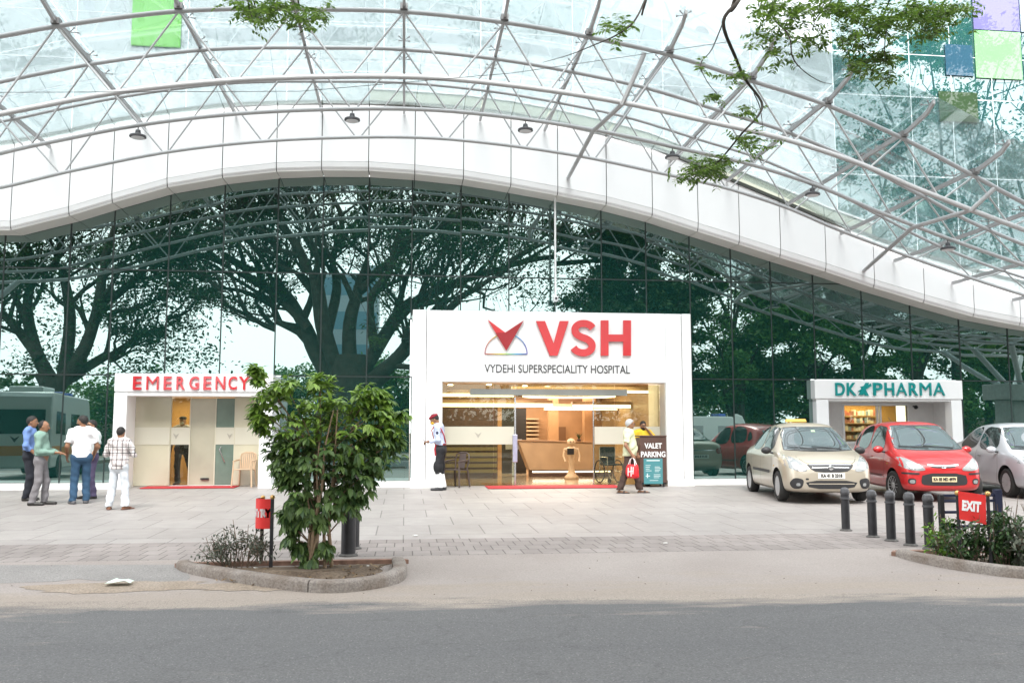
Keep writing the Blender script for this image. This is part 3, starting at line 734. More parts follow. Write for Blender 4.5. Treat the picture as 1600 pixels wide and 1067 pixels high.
# lobby room behind the doors
lob = thing('lobby', 'warm wooden hospital lobby seen through the open middle of the main glass doors', 'lobby', (3.8, 4, .13))
LX0, LX1, LY1, LZ = .55, 7.1, 9.0, 2.95
W_(MB().box(LX0, LX1, -.05, LY1, .09, .135), 'floor', m_floor, lob, lob)
W_(MB().box(LX0, LX1, .0, LY1, LZ, LZ + .06), 'ceiling', m_ceil, lob, lob)
W_(MB().box(LX0 - .06, LX0, .12, LY1, .135, LZ), 'side_wall', m_woodl, lob, lob)
W_(MB().box(LX1, LX1 + .06, .12, LY1, .135, LZ), 'side_wall', m_woodl, lob, lob)
W_(MB().box(LX0, LX1, LY1, LY1 + .06, .135, LZ), 'back_wall', m_wood, lob, lob)
W_(MB().box(LX0, 2.7, 3.2, 3.26, .135, 2.2), 'dark_partition', m_woodd, lob, lob)
for k in range(6):
    W_(MB().box(LX0 + .02, 2.68, 3.16, 3.195, .3 + .16 * k, .40 + .16 * k), 'blind_reflection_slat', mat('blind_reflection_olive', (.22, .19, .09), .5), lob, lob)  # greenish stripes shaped to imitate blinds reflected in the glass
W_(MB().box(3.15, 3.95, 6.2, 6.26, .135, 2.25), 'doorway_shade_panel', m_dark, lob, lob)  # flat panel, the darkness of an opening put into its colour
W_(MB().box(5.2, 5.75, 8.9, 8.99, 1.0, 1.65), 'wall_picture', mat('brown_picture', (.16, .075, .03), .5), lob, lob)
for k in range(6):
    W_(MB().box(4.3, 4.75, 8.7, 8.98, 1.2 + .14 * k, 1.26 + .14 * k), 'wall_ledge', mat('pale_ledge', (.42, .30, .18), .5), lob, lob)
W_(MB().box(6.1, 6.5, 7.2, 7.6, .135, LZ), 'column', m_wood, lob, lob); W_(MB().box(4.95, 5.3, 7.8, 8.1, .135, LZ), 'column', m_wood, lob, lob)
# dropped ceiling bands with lit coves
for (x0, x1, y0, y1, z0, z1) in ((.6, 2.9, .9, 1.2, 2.42, 2.5), (2.9, 7.0, 1.3, 1.6, 2.55, 2.62), (.6, 4.4, 3.6, 3.9, 2.22, 2.32), (5.2, 7.05, 4.6, 4.9, 2.22, 2.32), (4.6, 7.05, 6.4, 6.7, 2.2, 2.3)):
    W_(MB().box(x0, x1, y0 - .012, y0 - .002, z0, z1), 'cove_light', m_lit, lob, lob)
    W_(MB().box(x0, x1, y0, y1, z0 - .02, z1 + .1), 'ceiling_band', m_woodl, lob, lob)
b = MB(); b.prism([(4.9 + 1.5 * math.cos(a * math.pi / 14), 3.6 + 1.1 * math.sin(a * math.pi / 14), 2.56) for a in range(28)], (0, 0, .12))
W_(b, 'ceiling_disc', m_wood, lob, lob, 40)
b = MB(); b.tube([(4.9 + 1.4 * math.cos(a * math.pi / 14), 3.6 + 1.0 * math.sin(a * math.pi / 14), 2.54) for a in range(28)], .022, 6, closed=True)
W_(b, 'ring_light', m_lit, lob, lob, 40)
for (x, y) in ((1.5, .6), (3.3, .7), (6.0, .6), (1.2, 2.2), (2.2, 2.4), (3.6, 2.0), (5.8, 2.2), (2.6, 4.8), (3.8, 5.4), (6.5, 3.2), (4.6, 5.9), (1.4, 5.0)):
    W_(MB().lathe([(.08, -.012), (.085, 0), (.06, .005)], 14, Matrix.Translation((x, y, LZ - .012))), 'downlight', m_down, lob, lob)
def alight(name, loc, sx, sy, en, par, root, col=(1, .86, .68)):
    l = bpy.data.lights.new(name, 'AREA'); l.shape = 'RECTANGLE'; l.size = sx; l.size_y = sy; l.energy = en; l.color = col
    o = bpy.data.objects.new(name, l); COL.objects.link(o); o.location = loc; world_child(o, root, par)
alight('ceiling_lamp_light', (3.8, 1.9, LZ - .12), 5.0, 2.6, 125, lob, lob); alight('ceiling_lamp_light', (4.2, 6.6, LZ - .12), 4.6, 3.4, 200, lob, lob)

# reception desk
dk = thing('reception_desk', 'long light wood reception desk with slanting end inside the lobby', 'desk', (4.9, 4.0, .135))
W_(MB().prism([(3.42, 4.0, 1.2), (6.4, 4.0, 1.12), (6.4, 4.0, .34), (3.75, 4.0, .34)], (0, .7, 0)), 'desk_front', m_woodl, dk, dk, 0, .01)
W_(MB().box(3.8, 6.3, 4.08, 4.6, .14, .34), 'toe_kick', m_woodd, dk, dk)
W_(MB().box(3.85, 6.25, 4.06, 4.075, .26, .30), 'glow_strip', m_lit, dk, dk)
W_(MB().prism([(3.36, 3.96, 1.205), (6.46, 3.96, 1.125), (6.46, 4.76, 1.125), (3.36, 4.76, 1.205)], (0, 0, .035)), 'desk_top', m_wood, dk, dk)
mo = thing('monitor', 'pale computer monitor on the left end of the reception desk', 'monitor', (3.35, 4.4, 1.0))
MB().box(-.28, .22, .0, .04, -.05, .25).build('screen', mat('pale_screen', (.55, .58, .62), .3), mo, 0, .01)
MB().box(-.08, .02, .02, .06, -.85, -.05).build('stand', m_chrome, mo, 0)

def blades(n, h, w, seed, spread=.5):
    r = random.Random(seed); b = MB()
    for i in range(n):
        a = r.uniform(0, 6.28); d = Vector((math.cos(a), math.sin(a), 0)); s_ = Vector((-d.y, d.x, 0)); hh = h * r.uniform(.6, 1.0); L = []
        for k in range(5):
            t = k / 4; c = d * (spread * hh * t ** 1.7) + Vector((0, 0, hh * (t - .25 * t * t))); ww = w * (1 - t) * (.5 + t * 1.6)
            L.append([c - s_ * ww, c + s_ * ww])
        b.sheet(L)
    return b
pl = thing('potted_plant', 'small spiky green plant standing on the reception desk', 'plant', (5.35, 4.4, 1.19))
blades(14, .42, .018, 3).build('foliage', leaf_mat('indoor_leaf', (.012, .04, .012), (.03, .08, .02)), pl, 0)
MB().lathe([(.05, -.03), (.07, .06), (.06, .065)], 12).build('pot', m_woodd, pl, 40)

# humanoid service robot
m_rob = mat('beige_robot_shell', (.60, .44, .28), .35)
p = on_y(893, 750, 2.6)
rob = thing('service_robot', 'beige humanoid robot with a small black chest screen in front of the desk', 'robot', (p[0], 2.6, .135), 0)
MB().lathe([(.19, .0), (.21, .03), (.20, .08), (.13, .14), (.085, .28), (.075, .42), (.10, .50), (.085, .56), (.12, .68), (.155, .80), (.15, .88), (.06, .93)], 20, Matrix.Diagonal((1, .75, 1, 1))).build('body', m_rob, rob, 50)
MB().ball((0, 0, 1.05), (.13, .115, .115), 16).build('head', m_rob, rob, 60)
MB().box(-.15, .05, -.17, -.14, .70, .88).build('chest_screen', m_black, rob, 0, .012)
for s_ in (-1, 1):
    MB().ball((s_ * .17, 0, .83), .06, 10).tube([(s_ * .18, 0, .83), (s_ * .23, -.02, .66), (s_ * .20, -.12, .52)], [.042, .034, .026], 8).ball((s_ * .20, -.13, .51), .035, 8).build('arm', m_rob, rob, 60)
    MB().ball((s_ * .045, -.105, 1.07), .018, 8).build('eye', m_black, rob, 60)

# wheelchair behind the right hand pane
wc = thing('wheelchair', 'wheelchair with dark blue back parked behind the right hand glass pane', 'wheelchair', (5.5, .75, .135), R(15))
m_blue = mat('navy_canvas', (.012, .05, .085), .7)
MB().box(-.22, .22, .18, .20, .50, .95).build('backrest', m_blue, wc, 0, .01); MB().box(-.22, .22, -.22, .18, .46, .50).build('seat', m_blue, wc, 0, .01)
for s_ in (-1, 1):
    wz = MB(); M_ = Matrix.Translation((s_ * .28, .12, .30)) @ Matrix.Rotation(R(90), 4, 'Y')
    wz.tube([M_ @ Vector((.29 * math.cos(a * math.pi / 12), .29 * math.sin(a * math.pi / 12), 0)) for a in range(24)], .018, 6, closed=True)
    for a in range(10): wz.tube([M_ @ Vector((0, 0, 0)), M_ @ Vector((.28 * math.cos(a * math.pi / 5), .28 * math.sin(a * math.pi / 5), 0))], .003, 4)
    wz.build('wheel', m_black, wc, 60)
    MB().tube([(s_ * .23, .19, .92), (s_ * .23, .19, .3), (s_ * .23, -.25, .3), (s_ * .23, -.25, .68), (s_ * .23, .19, .68)], .013, 6).build('frame', m_chrome, wc, 60)
    MB().tube([(s_ * .23, -.25, .3), (s_ * .2, -.4, .1), (s_ * .12, -.48, .1)], .013, 6).build('footrest', m_chrome, wc, 60)
    MB().lathe([(.07, -.014), (.07, .014)], 12, Matrix.Translation((s_ * .2, -.28, .07)) @ Matrix.Rotation(R(90), 4, 'Y')).build('caster', m_black, wc, 40)

# red mats
def floor_mat(label, x0, x1, y0, y1):
    z = ground_z((y0 + y1) / 2); t = MB().box(x0, x1, y0, y1, z - .0, z + .022)
    o = t.build('door_mat', m_mat, None, 0, .006); tag(o, label, 'mat')
p0, p1 = on_ground(745, 766), on_ground(968, 766)
floor_mat('long red mat on the paving before the main entrance doors', 2.02, 5.35, -1.22, -.25)

# ---- red letters, emblem and caption on the header
TZ = YF + .02
sg = thing('hospital_sign', 'raised red emblem and letters VSH with VYDEHI SUPERSPECIALITY HOSPITAL in grey below', 'sign', (3.75, TZ, 3.6))
def px_header(px, py):
    p = on_y(px, py, TZ); return Vector((p[0], TZ, p[2]))
def flat(pts, y0, d): return MB().prism([(q.x, y0, q.z) for q in pts], (0, d, 0))
def H_(*a): return [px_header(*q) for q in a]
W_(flat(H_((837, 502), (851, 502), (864.5, 537), (874, 502), (888, 502), (870.5, 556), (858.5, 556)), TZ - .07, .05), 'letter', m_red, sg, sg, 0, .004)
b = MB()
for q in (((938, 501), (950, 501), (950, 556), (938, 556)), ((973, 501), (985, 501), (985, 556), (973, 556)), ((950, 523), (973, 523), (973, 534), (950, 534))):
    b.prism([(k.x, TZ - .07, k.z) for k in H_(*q)], (0, .05, 0))
W_(b, 'letter', m_red, sg, sg)
# S as a thick stroke
sp = [(925.5, 513), (921, 508.5), (913, 505.8), (904, 507), (898.5, 512), (898, 518), (901, 523), (908, 527), (916, 530), (922, 534.5), (924.5, 540), (923, 546), (917, 550.5), (908.5, 551.5), (900, 548.5), (895.5, 543.5)]
P = [Vector(q) for q in sp]; sm = []
for i in range(len(P) - 1):
    p0, p1, p2, p3 = P[max(i-1, 0)], P[i], P[i+1], P[min(i+2, len(P)-1)]
    for k in range(4):
        u = k / 4; sm.append(.5 * ((2*p1) + (p2-p0)*u + (2*p0-5*p1+4*p2-p3)*u*u + (3*p1-p0-3*p2+p3)*u**3))
sm.append(P[-1]); L1 = []; L2 = []
for i, q in enumerate(sm):
    d = (sm[min(i+1, len(sm)-1)] - sm[max(i-1, 0)]).normalized(); n_ = Vector((-d.y, d.x)) * 5.4
    L1.append(px_header(*(q + n_))); L2.append(px_header(*(q - n_)))
b = MB(); rows = [[(a.x, TZ - .07, a.z), (c.x, TZ - .07, c.z), (c.x, TZ - .02, c.z), (a.x, TZ - .02, a.z), (a.x, TZ - .07, a.z)] for a, c in zip(L1, L2)]
b.sheet(rows); b.poly(rows[0][:4]); b.poly(rows[-1][:4][::-1]); W_(b, 'letter', m_red, sg, sg)
em = W_(flat(H_((762, 500), (789, 520), (795, 534), (790, 547)), TZ - .066, .04), 'emblem', m_red, sg, sg)
W_(flat(H_((818, 501), (789, 520), (774, 520.5), (791, 548)), TZ - .075, .045), 'emblem', m_redd, sg, sg)
def rainbow():
    m = bpy.data.materials.new('rainbow_rim'); m.use_nodes = True; t = m.node_tree; bb = t.nodes['Principled BSDF']
    g = t.nodes.new('ShaderNodeNewGeometry'); s = t.nodes.new('ShaderNodeSeparateXYZ'); t.links.new(g.outputs['Position'], s.inputs[0])
    a, c = px_header(757, 540).x, px_header(824, 540).x
    r = t.nodes.new('ShaderNodeMapRange'); r.inputs['From Min'].default_value = a; r.inputs['From Max'].default_value = c; t.links.new(s.outputs['X'], r.inputs['Value'])
    cr = t.nodes.new('ShaderNodeValToRGB'); e = cr.color_ramp.elements
    e[0].color = (.35, .08, .10, 1); e[1].color = (.12, .08, .35, 1)
    for p_, c_ in ((.15, (.5, .22, .1, 1)), (.38, (.62, .6, .05, 1)), (.55, (.25, .55, .2, 1)), (.75, (.05, .35, .65, 1))):
        q = e.new(p_); q.color = c_
    t.links.new(r.outputs[0], cr.inputs['Fac']); t.links.new(cr.outputs['Color'], bb.inputs['Base Color']); return m
arc = [px_header(790.5 - 33 * math.cos(a * math.pi / 20), 553 - 31 * math.sin(a * math.pi / 20)) for a in range(21)]
b = MB(); b.tube([(q.x, TZ - .03, q.z) for q in arc], .013, 6); b.tube([(arc[0].x, TZ - .03, arc[0].z), (arc[-1].x, TZ - .03, arc[-1].z)], .015, 6)
W_(b, 'emblem_arc', rainbow(), sg, sg, 60)
def place_text(name, txt, pxa, pxb, pya, pyb, Y, m, root, bold=.0, depth=.015, space=1.0):
    """fit a line of lettering between two pixels' positions on the plane y = Y"""
    a, c = on_y(pxa, pyb, Y), on_y(pxb, pya, Y); wd, ht = c[0] - a[0], c[2] - a[2]
    o = text_mesh(name, txt, 1.0, .5, m, None, bold, space=space)
    co = np.zeros(len(o.data.vertices) * 3, np.float32); o.data.vertices.foreach_get('co', co); co = co.reshape(-1, 3)
    mn, mx_ = co.min(0), co.max(0)
    co = (co - mn) / (mx_ - mn) * np.array([wd, depth, ht]) + np.array([a[0], Y - depth, a[2]])
    o.data.vertices.foreach_set('co', co.ravel().astype(np.float32)); o.data.update()
    world_child(o, root); return o
place_text('caption', 'VYDEHI SUPERSPECIALITY HOSPITAL', 757, 984, 571, 582, TZ - .002, m_ink, sg, .004)

# ---- emergency entrance
EX0, EX1, EZ = -6.98, -3.24, 2.9; YE = -.36
eme = thing('emergency_entrance', 'low white porch with cream film glass doors at the left of the front', 'entrance', ((EX0 + EX1) / 2, YE, .12))
W_(MB().box(EX0, EX0 + .30, YE + .02, GLASS_Y + .06, .12, 2.43), 'pillar', m_acp, eme, eme, 0, .01); W_(MB().box(EX1 - .30, EX1, YE + .02, GLASS_Y + .06, .12, 2.43), 'pillar', m_acp, eme, eme, 0, .01)
W_(MB().box(EX0, EX1, YE, GLASS_Y + .06, 2.46, EZ), 'header', m_acp, eme, eme, 0, .012)
W_(MB().box(EX0 + .01, EX1 - .01, YE + .04, .6, 2.36, 2.458), 'lintel', m_white, eme, eme)
ry = .45
W_(MB().box(EX0 + .3, EX1 - .3, ry, ry + .012, .13, .16), 'sill', m_white, eme, eme)
def ex(px): return float(on_y(px, 700, ry)[0])
EP = [ex(205), ex(266), ex(296), ex(336), ex(366), ex(412)]
W_(MB().box(EP[0] - .1, EP[1], ry - .04, ry - .026, .16, 2.36), 'film_pane', m_cream, eme, eme)
W_(MB().box(EP[4], EX1 - .3, ry - .04, ry - .026, .16, 2.36), 'film_pane', m_cream, eme, eme)
for q0, q1 in ((EP[0] - .1, EP[1] - .015), (EP[4] + .015, EX1 - .3)):
    W_(MB().box(q0, q1, ry - .05, ry - .042, 1.17, 1.60), 'frosted_band', m_frost, eme, eme)
W_(MB().box(EP[1] + .01, EP[2], ry, ry + .012, .16, 2.33), 'door_pane', m_door, eme, eme)
W_(MB().box(EP[2] + .01, EP[3], ry, ry + .012, .16, 2.33), 'door_pane', mat('grey_film', (.45, .43, .33), .2, var=.15, scale=1.2), eme, eme)
W_(MB().box(EP[3] + .01, EP[4], ry, ry + .012, .16, 2.33), 'door_pane', mat('green_tint_pane', (.16, .22, .18), .1, var=.2, scale=1.5), eme, eme)
W_(MB().box(EP[1] + .01, EP[2], ry - .01, ry - .004, 1.17, 1.60), 'frosted_band', m_frost, eme, eme); W_(MB().box(EP[3] + .01, EP[4], ry - .01, ry - .004, 1.17, 1.60), 'frosted_band', m_frost, eme, eme)
for cx in ((EP[1] + EP[2]) / 2 - .1, EP[4] - .12):
    W_(MB().prism([(cx - .07, ry - .02, 1.45), (cx, ry - .02, 1.40), (cx + .07, ry - .02, 1.45), (cx, ry - .02, 1.31)], (0, .006, 0)), 'etched_mark', mat('etched_grey'), eme, eme)
for x in EP[1:5]: W_(MB().box(x - .012, x + .012, ry - .02, ry + .02, .16, 2.35), 'door_stile', mat('pale_stile', (.60, .58, .46), .3), eme, eme)
W_(MB().tube([(EP[3] + .16, ry - .06, 1.12), (EP[3] + .12, ry - .07, 1.05), (EP[3] + .25, ry - .07, .75), (EP[3] + .25, ry - .03, .73)], .014, 8), 'pull_handle', m_chrome, eme, eme, 60)
W_(MB().box(EX0 + .25, EX1 - .25, ry + .05, 2.5, .09, .139), 'floor', m_floor, eme, eme)
W_(MB().box(EX0 + .25, EX1 - .25, 2.5, 2.56, .13, 2.4), 'inner_wall', mat('orange_wood', (.46, .26, .09), .45, var=.12, scale=2), eme, eme)
W_(MB().box(EX0 + .2, EX0 + .25, .6, 2.5, .13, 2.4), 'inner_side', m_white, eme, eme); W_(MB().box(EX1 - .25, EX1 - .2, .6, 2.5, .13, 2.4), 'inner_side', m_white, eme, eme)
W_(MB().box(EX0 + .2, EX1 - .2, .6, 2.56, 2.4, 2.44), 'inner_ceiling', m_ceil, eme, eme)
alight('ceiling_lamp_light', (-5.2, 1.5, 2.36), 2.4, 1.2, 34, eme, eme)
W_(MB().box(EP[2] + .3, EP[2] + .5, ry - .05, ry - .01, .30, .34), 'door_stop', m_black, eme, eme)
es = thing('emergency_sign', 'red metallic raised letters EMERGENCY on the white porch header', 'sign', (-5, YE, 2.66))
xs_ = [(208, 222), (229, 249), (256, 269), (276, 290), (296, 312), (318, 331), (337, 353), (357, 371), (373, 391)]
for ch, (a, b_) in zip('EMERGENCY', xs_): place_text('letter', ch, a, b_, 588, 609, YE, m_redp, es, .0 if ch == 'M' else .02, .05)
floor_mat('red mat on the paving before the emergency doors', -6.3, -4.1, -.35, .38)

# ---- pharmacy
YP = .80; PX0, PX1, PZ = on_y(1275, 600, YP)[0], on_y(1502, 600, YP)[0], on_y(1275, 593, YP)[2]; PB = YP + 1.34
pha = thing('pharmacy_kiosk', 'white pharmacy porch with a lit shop window at the right of the front', 'shop', ((PX0 + PX1) / 2, YP, .12))
W_(MB().box(PX0, PX0 + .36, YP + .02, YP + .34, .12, PZ - .56), 'pillar', m_acp, pha, pha, 0, .01); W_(MB().box(PX1 - .32, PX1, YP + .02, YP + .34, .12, PZ - .56), 'pillar', m_acp, pha, pha, 0, .01)
W_(MB().box(PX0 - .04, PX1 + .03, YP, YP + .34, PZ - .53, PZ), 'header', m_acp, pha, pha, 0, .012)
W_(MB().box(PX0, PX0 + .05, YP + .34, PB, .12, PZ - .56), 'side_wall', m_plinth, pha, pha); W_(MB().box(PX1 - .05, PX1, YP + .34, PB, .12, PZ - .56), 'side_wall', m_plinth, pha, pha)
W_(MB().box(PX0, PX1, YP + .05, PB, PZ - .59, PZ - .532), 'porch_ceiling', m_white, pha, pha)
pyb = PB
a, c = on_y(1320, 676, pyb), on_y(1417, 634, pyb); wx0, wx1, wz0, wz1 = a[0], c[0], 1.2, c[2]
W_(MB().box(PX0, wx0, pyb, pyb + .1, .12, PZ - .56), 'back_wall', m_plinth, pha, pha); W_(MB().box(wx1, PX1, pyb, pyb + .1, .12, PZ - .56), 'back_wall', m_plinth, pha, pha)
W_(MB().box(wx0, wx1, pyb, pyb + .1, .12, wz0), 'back_wall', m_plinth, pha, pha); W_(MB().box(wx0, wx1, pyb, pyb + .1, wz1, PZ - .56), 'back_wall', m_plinth, pha, pha)
xm = on_y(1373, 650, pyb)[0]; b = MB(); fy = pyb - .025
for (x0, x1, z0, z1) in ((wx0 - .06, wx1 + .03, wz1, wz1 + .07), (wx0 - .06, wx1 + .03, wz0 - .07, wz0), (wx0 - .06, wx0, wz0, wz1), (xm - .07, xm - .02, wz0, wz1), (xm + .03, xm + .08, wz0, wz1), (wx1, wx1 + .03, wz0, wz1)):
    b.box(x0, x1, fy, pyb + .06, z0, z1)
wn = W_(b, 'window_frame', m_white, pha, pha)
W_(MB().box(wx0, wx1, pyb + .03, pyb + .04, wz0, wz1), 'window_pane', m_door, pha, pha)
W_(MB().box(wx0 - .3, wx1 + .4, pyb + 1.3, pyb + 1.36, .6, 2.4), 'inner_wall', mat('amber_wall', (.62, .36, .11), .5), pha, pha)
W_(MB().box(wx0 - .3, wx1 + .4, pyb + .1, pyb + 1.36, 2.36, 2.4), 'inner_ceiling', m_ceil, pha, pha)
alight('ceiling_lamp_light', ((wx0 + wx1) / 2, pyb + .7, 2.34), 1.6, .6, 20, pha, pha, (1, .85, .62))
sh = thing('medicine_shelf', 'shelves of medicine boxes inside the lit pharmacy window', 'shelf', ((wx0 + wx1) / 2, pyb + 1.0, .6))
for k in range(5):
    W_(MB().box(wx0 - .1, xm + .62, pyb + .9, pyb + 1.25, 1.02 + k * .235, 1.04 + k * .235), 'shelf_board', m_woodl, sh, sh)
rb = random.Random(7); bc = [(.6, .55, .45), (.4, .12, .08), (.5, .42, .3), (.2, .25, .3), (.62, .6, .58), (.3, .13, .1)]
mbs = [MB() for _ in bc]
for k in range(5):
    x = wx0 - .05
    while x < xm + .55:
        w_ = rb.uniform(.04, .11); i = rb.randrange(len(bc)); mbs[i].box(x, x + w_ - .008, pyb + .92, pyb + 1.1, 1.042 + k * .235, 1.042 + k * .235 + rb.uniform(.08, .18)); x += w_
for i, q in enumerate(mbs):
    o = W_(q, 'medicine_boxes', mat('box_colour_%d' % i, bc[i], .6), sh, sh); o['kind'] = 'stuff'
ps = thing('pharmacy_sign', 'teal raised letters DK PHARMA with a small winged mark on the white header', 'sign', ((PX0 + PX1) / 2, YP, 2.6))
xs_ = [('D', 1305, 1319), ('K', 1323, 1337), ('P', 1364, 1378), ('H', 1382, 1396), ('A', 1400, 1416), ('R', 1420, 1433), ('M', 1437, 1454), ('A', 1458, 1475)]
for ch, a, b_ in xs_: place_text('letter', ch, a, b_, 598, 618, YP, m_teal, ps, .0 if ch in 'MA' else .02, .04)
def hp(px, py, d=.04): q = on_y(px, py, YP); return (q[0], YP - d, q[2])
b = MB()
b.prism([hp(1341, 617), hp(1352, 598), hp(1357, 598), hp(1348, 617)], (0, .04, 0)); b.prism([hp(1340, 611, .034), hp(1360, 599, .034), hp(1361, 603, .034), hp(1345, 613, .034)], (0, .033, 0))
b.prism([hp(1344, 604, .028), hp(1349, 603, .028), hp(1357, 618, .028), hp(1351, 618, .028)], (0, .027, 0))
W_(b, 'winged_mark', m_teal, ps, ps)
p = on_y(1433, 636, PB - .2)
cc = thing('security_camera', 'small black dome camera high on the pharmacy back wall', 'camera', (p[0], PB - .08, p[2]))
MB().ball((0, -.06, 0), .06, 12).build('dome', m_black, cc, 60); MB().tube([(0, .08, .03), (0, -.03, .02)], .025, 8).build('bracket', m_black, cc, 60)

# ================================================================ PEOPLE
# a body is one distance field of tapered limbs blended together and turned into one surface; clothes are grown the same way, a little wider
def net(field, lo, hi, h):
    lo = np.array(lo, float); n = np.ceil((np.array(hi) - lo) / h).astype(int) + 1
    ax = [lo[i] + h * np.arange(n[i]) for i in range(3)]
    X, Y, Z = np.meshgrid(*ax, indexing='ij'); P = np.stack([X, Y, Z], -1)
    f = field(P); ins = f < 0
    c = [s - 1 for s in n]; acc = np.zeros((*c, 3)); cnt = np.zeros(c)
    for a in range(3):
        o1, o2 = [i for i in range(3) if i != a]
        sl0 = [slice(None)] * 3; sl1 = [slice(None)] * 3; sl0[a] = slice(0, -1); sl1[a] = slice(1, None)
        f0, f1 = f[tuple(sl0)], f[tuple(sl1)]; cr = (f0 < 0) != (f1 < 0)
        t = np.where(cr, f0 / np.where(cr, f0 - f1, 1), 0)
        pos = P[tuple(sl0)].copy(); pos[..., a] += t * h
        for d1 in (0, 1):
            for d2 in (0, 1):
                s = [slice(None)] * 3; s[o1] = slice(d1, d1 + c[o1]); s[o2] = slice(d2, d2 + c[o2]); s = tuple(s)
                acc += np.where(cr[s][..., None], pos[s], 0); cnt += cr[s]
    act = cnt > 0; idx = -np.ones(c, int); idx[act] = np.arange(act.sum())
    V = acc[act] / cnt[act][:, None]; F = []
    for a in range(3):
        o1, o2 = (a + 1) % 3, (a + 2) % 3
        sl0 = [slice(1, -1)] * 3; sl1 = [slice(1, -1)] * 3; sl0[a] = slice(0, -1); sl1[a] = slice(1, None)
        i0, i1 = ins[tuple(sl0)], ins[tuple(sl1)]
        q = np.argwhere(i0 != i1)
        if not len(q): continue
        fl = i0[tuple(q.T)]; q = q.copy(); q[:, o1] += 1; q[:, o2] += 1
        def I(d1, d2):
            r = q.copy(); r[:, o1] -= d1; r[:, o2] -= d2; return idx[r[:, 0], r[:, 1], r[:, 2]]
        A, B, Cc, D = I(1, 1), I(0, 1), I(0, 0), I(1, 0)
        F.append(np.where(fl[:, None], np.stack([A, B, Cc, D], 1), np.stack([D, Cc, B, A], 1)))
    F = np.concatenate(F) if F else np.zeros((0, 4), int)
    return V, F

def sm_(a, b, k):
    h = np.clip(.5 + .5 * (b - a) / k, 0, 1); return b + (a - b) * h - k * h * (1 - h)
def cap(P, a, b, ra, rb, fl=None, k=1.0):
    """tapered limb; fl: unit direction along which the section is squeezed by k"""
    a, b = np.array(a, float), np.array(b, float); ab = b - a; d = P - a
    t = np.clip((d @ ab) / max(ab @ ab, 1e-9), 0, 1); q = d - t[..., None] * ab
    if fl is not None:
        s = q @ fl; q = q + (s * (1 / k - 1))[..., None] * fl
    return np.sqrt((q * q).sum(-1)) - (ra + (rb - ra) * t)
def ell(P, c, r, M=None):
    d = P - np.array(c, float)
    if M is not None: d = d @ M
    r = np.array(r, float); k0 = np.sqrt(((d / r) ** 2).sum(-1)); k1 = np.sqrt(((d / r ** 2) ** 2).sum(-1))
    return k0 * (k0 - 1) / np.maximum(k1, 1e-6)

_skins = {}
def skin(c): return mat('skin_%02d_%02d' % (c[0] * 100, c[1] * 100), c, .5, var=.06, scale=20)

def plaid_mat():
    m = bpy.data.materials.new('plaid_cotton'); m.use_nodes = True; t = m.node_tree; b = t.nodes['Principled BSDF']; L = t.links.new
    tc = t.nodes.new('ShaderNodeTexCoord'); s = t.nodes.new('ShaderNodeSeparateXYZ'); L(tc.outputs['Object'], s.inputs[0])
    def stripes(sock, per, w):
        a = t.nodes.new('ShaderNodeMath'); a.operation = 'PINGPONG'; a.inputs[1].default_value = per; L(sock, a.inputs[0])
        c = t.nodes.new('ShaderNodeMath'); c.operation = 'LESS_THAN'; c.inputs[1].default_value = w; L(a.outputs[0], c.inputs[0]); return c.outputs[0]
    def mix(fac, base, col, f=1.0):
        x = t.nodes.new('ShaderNodeMix'); x.data_type = 'RGBA'
        k = t.nodes.new('ShaderNodeMath'); k.operation = 'MULTIPLY'; k.inputs[1].default_value = f; L(fac, k.inputs[0]); L(k.outputs[0], x.inputs[0])
        if isinstance(base, tuple): x.inputs[6].default_value = (*base, 1)
        else: L(base, x.inputs[6])
        x.inputs[7].default_value = (*col, 1); return x.outputs[2]
    c = mix(stripes(s.outputs['X'], .038, .015), (.72, .70, .68), (.36, .30, .30), .55)
    c = mix(stripes(s.outputs['Z'], .046, .016), c, (.36, .30, .30), .55)
    c = mix(stripes(s.outputs['X'], .048, .0055), c, (.035, .03, .035)); c = mix(stripes(s.outputs['Z'], .058, .006), c, (.035, .03, .035))
    L(c, b.inputs['Base Color']); b.inputs['Roughness'].default_value = .85; return m

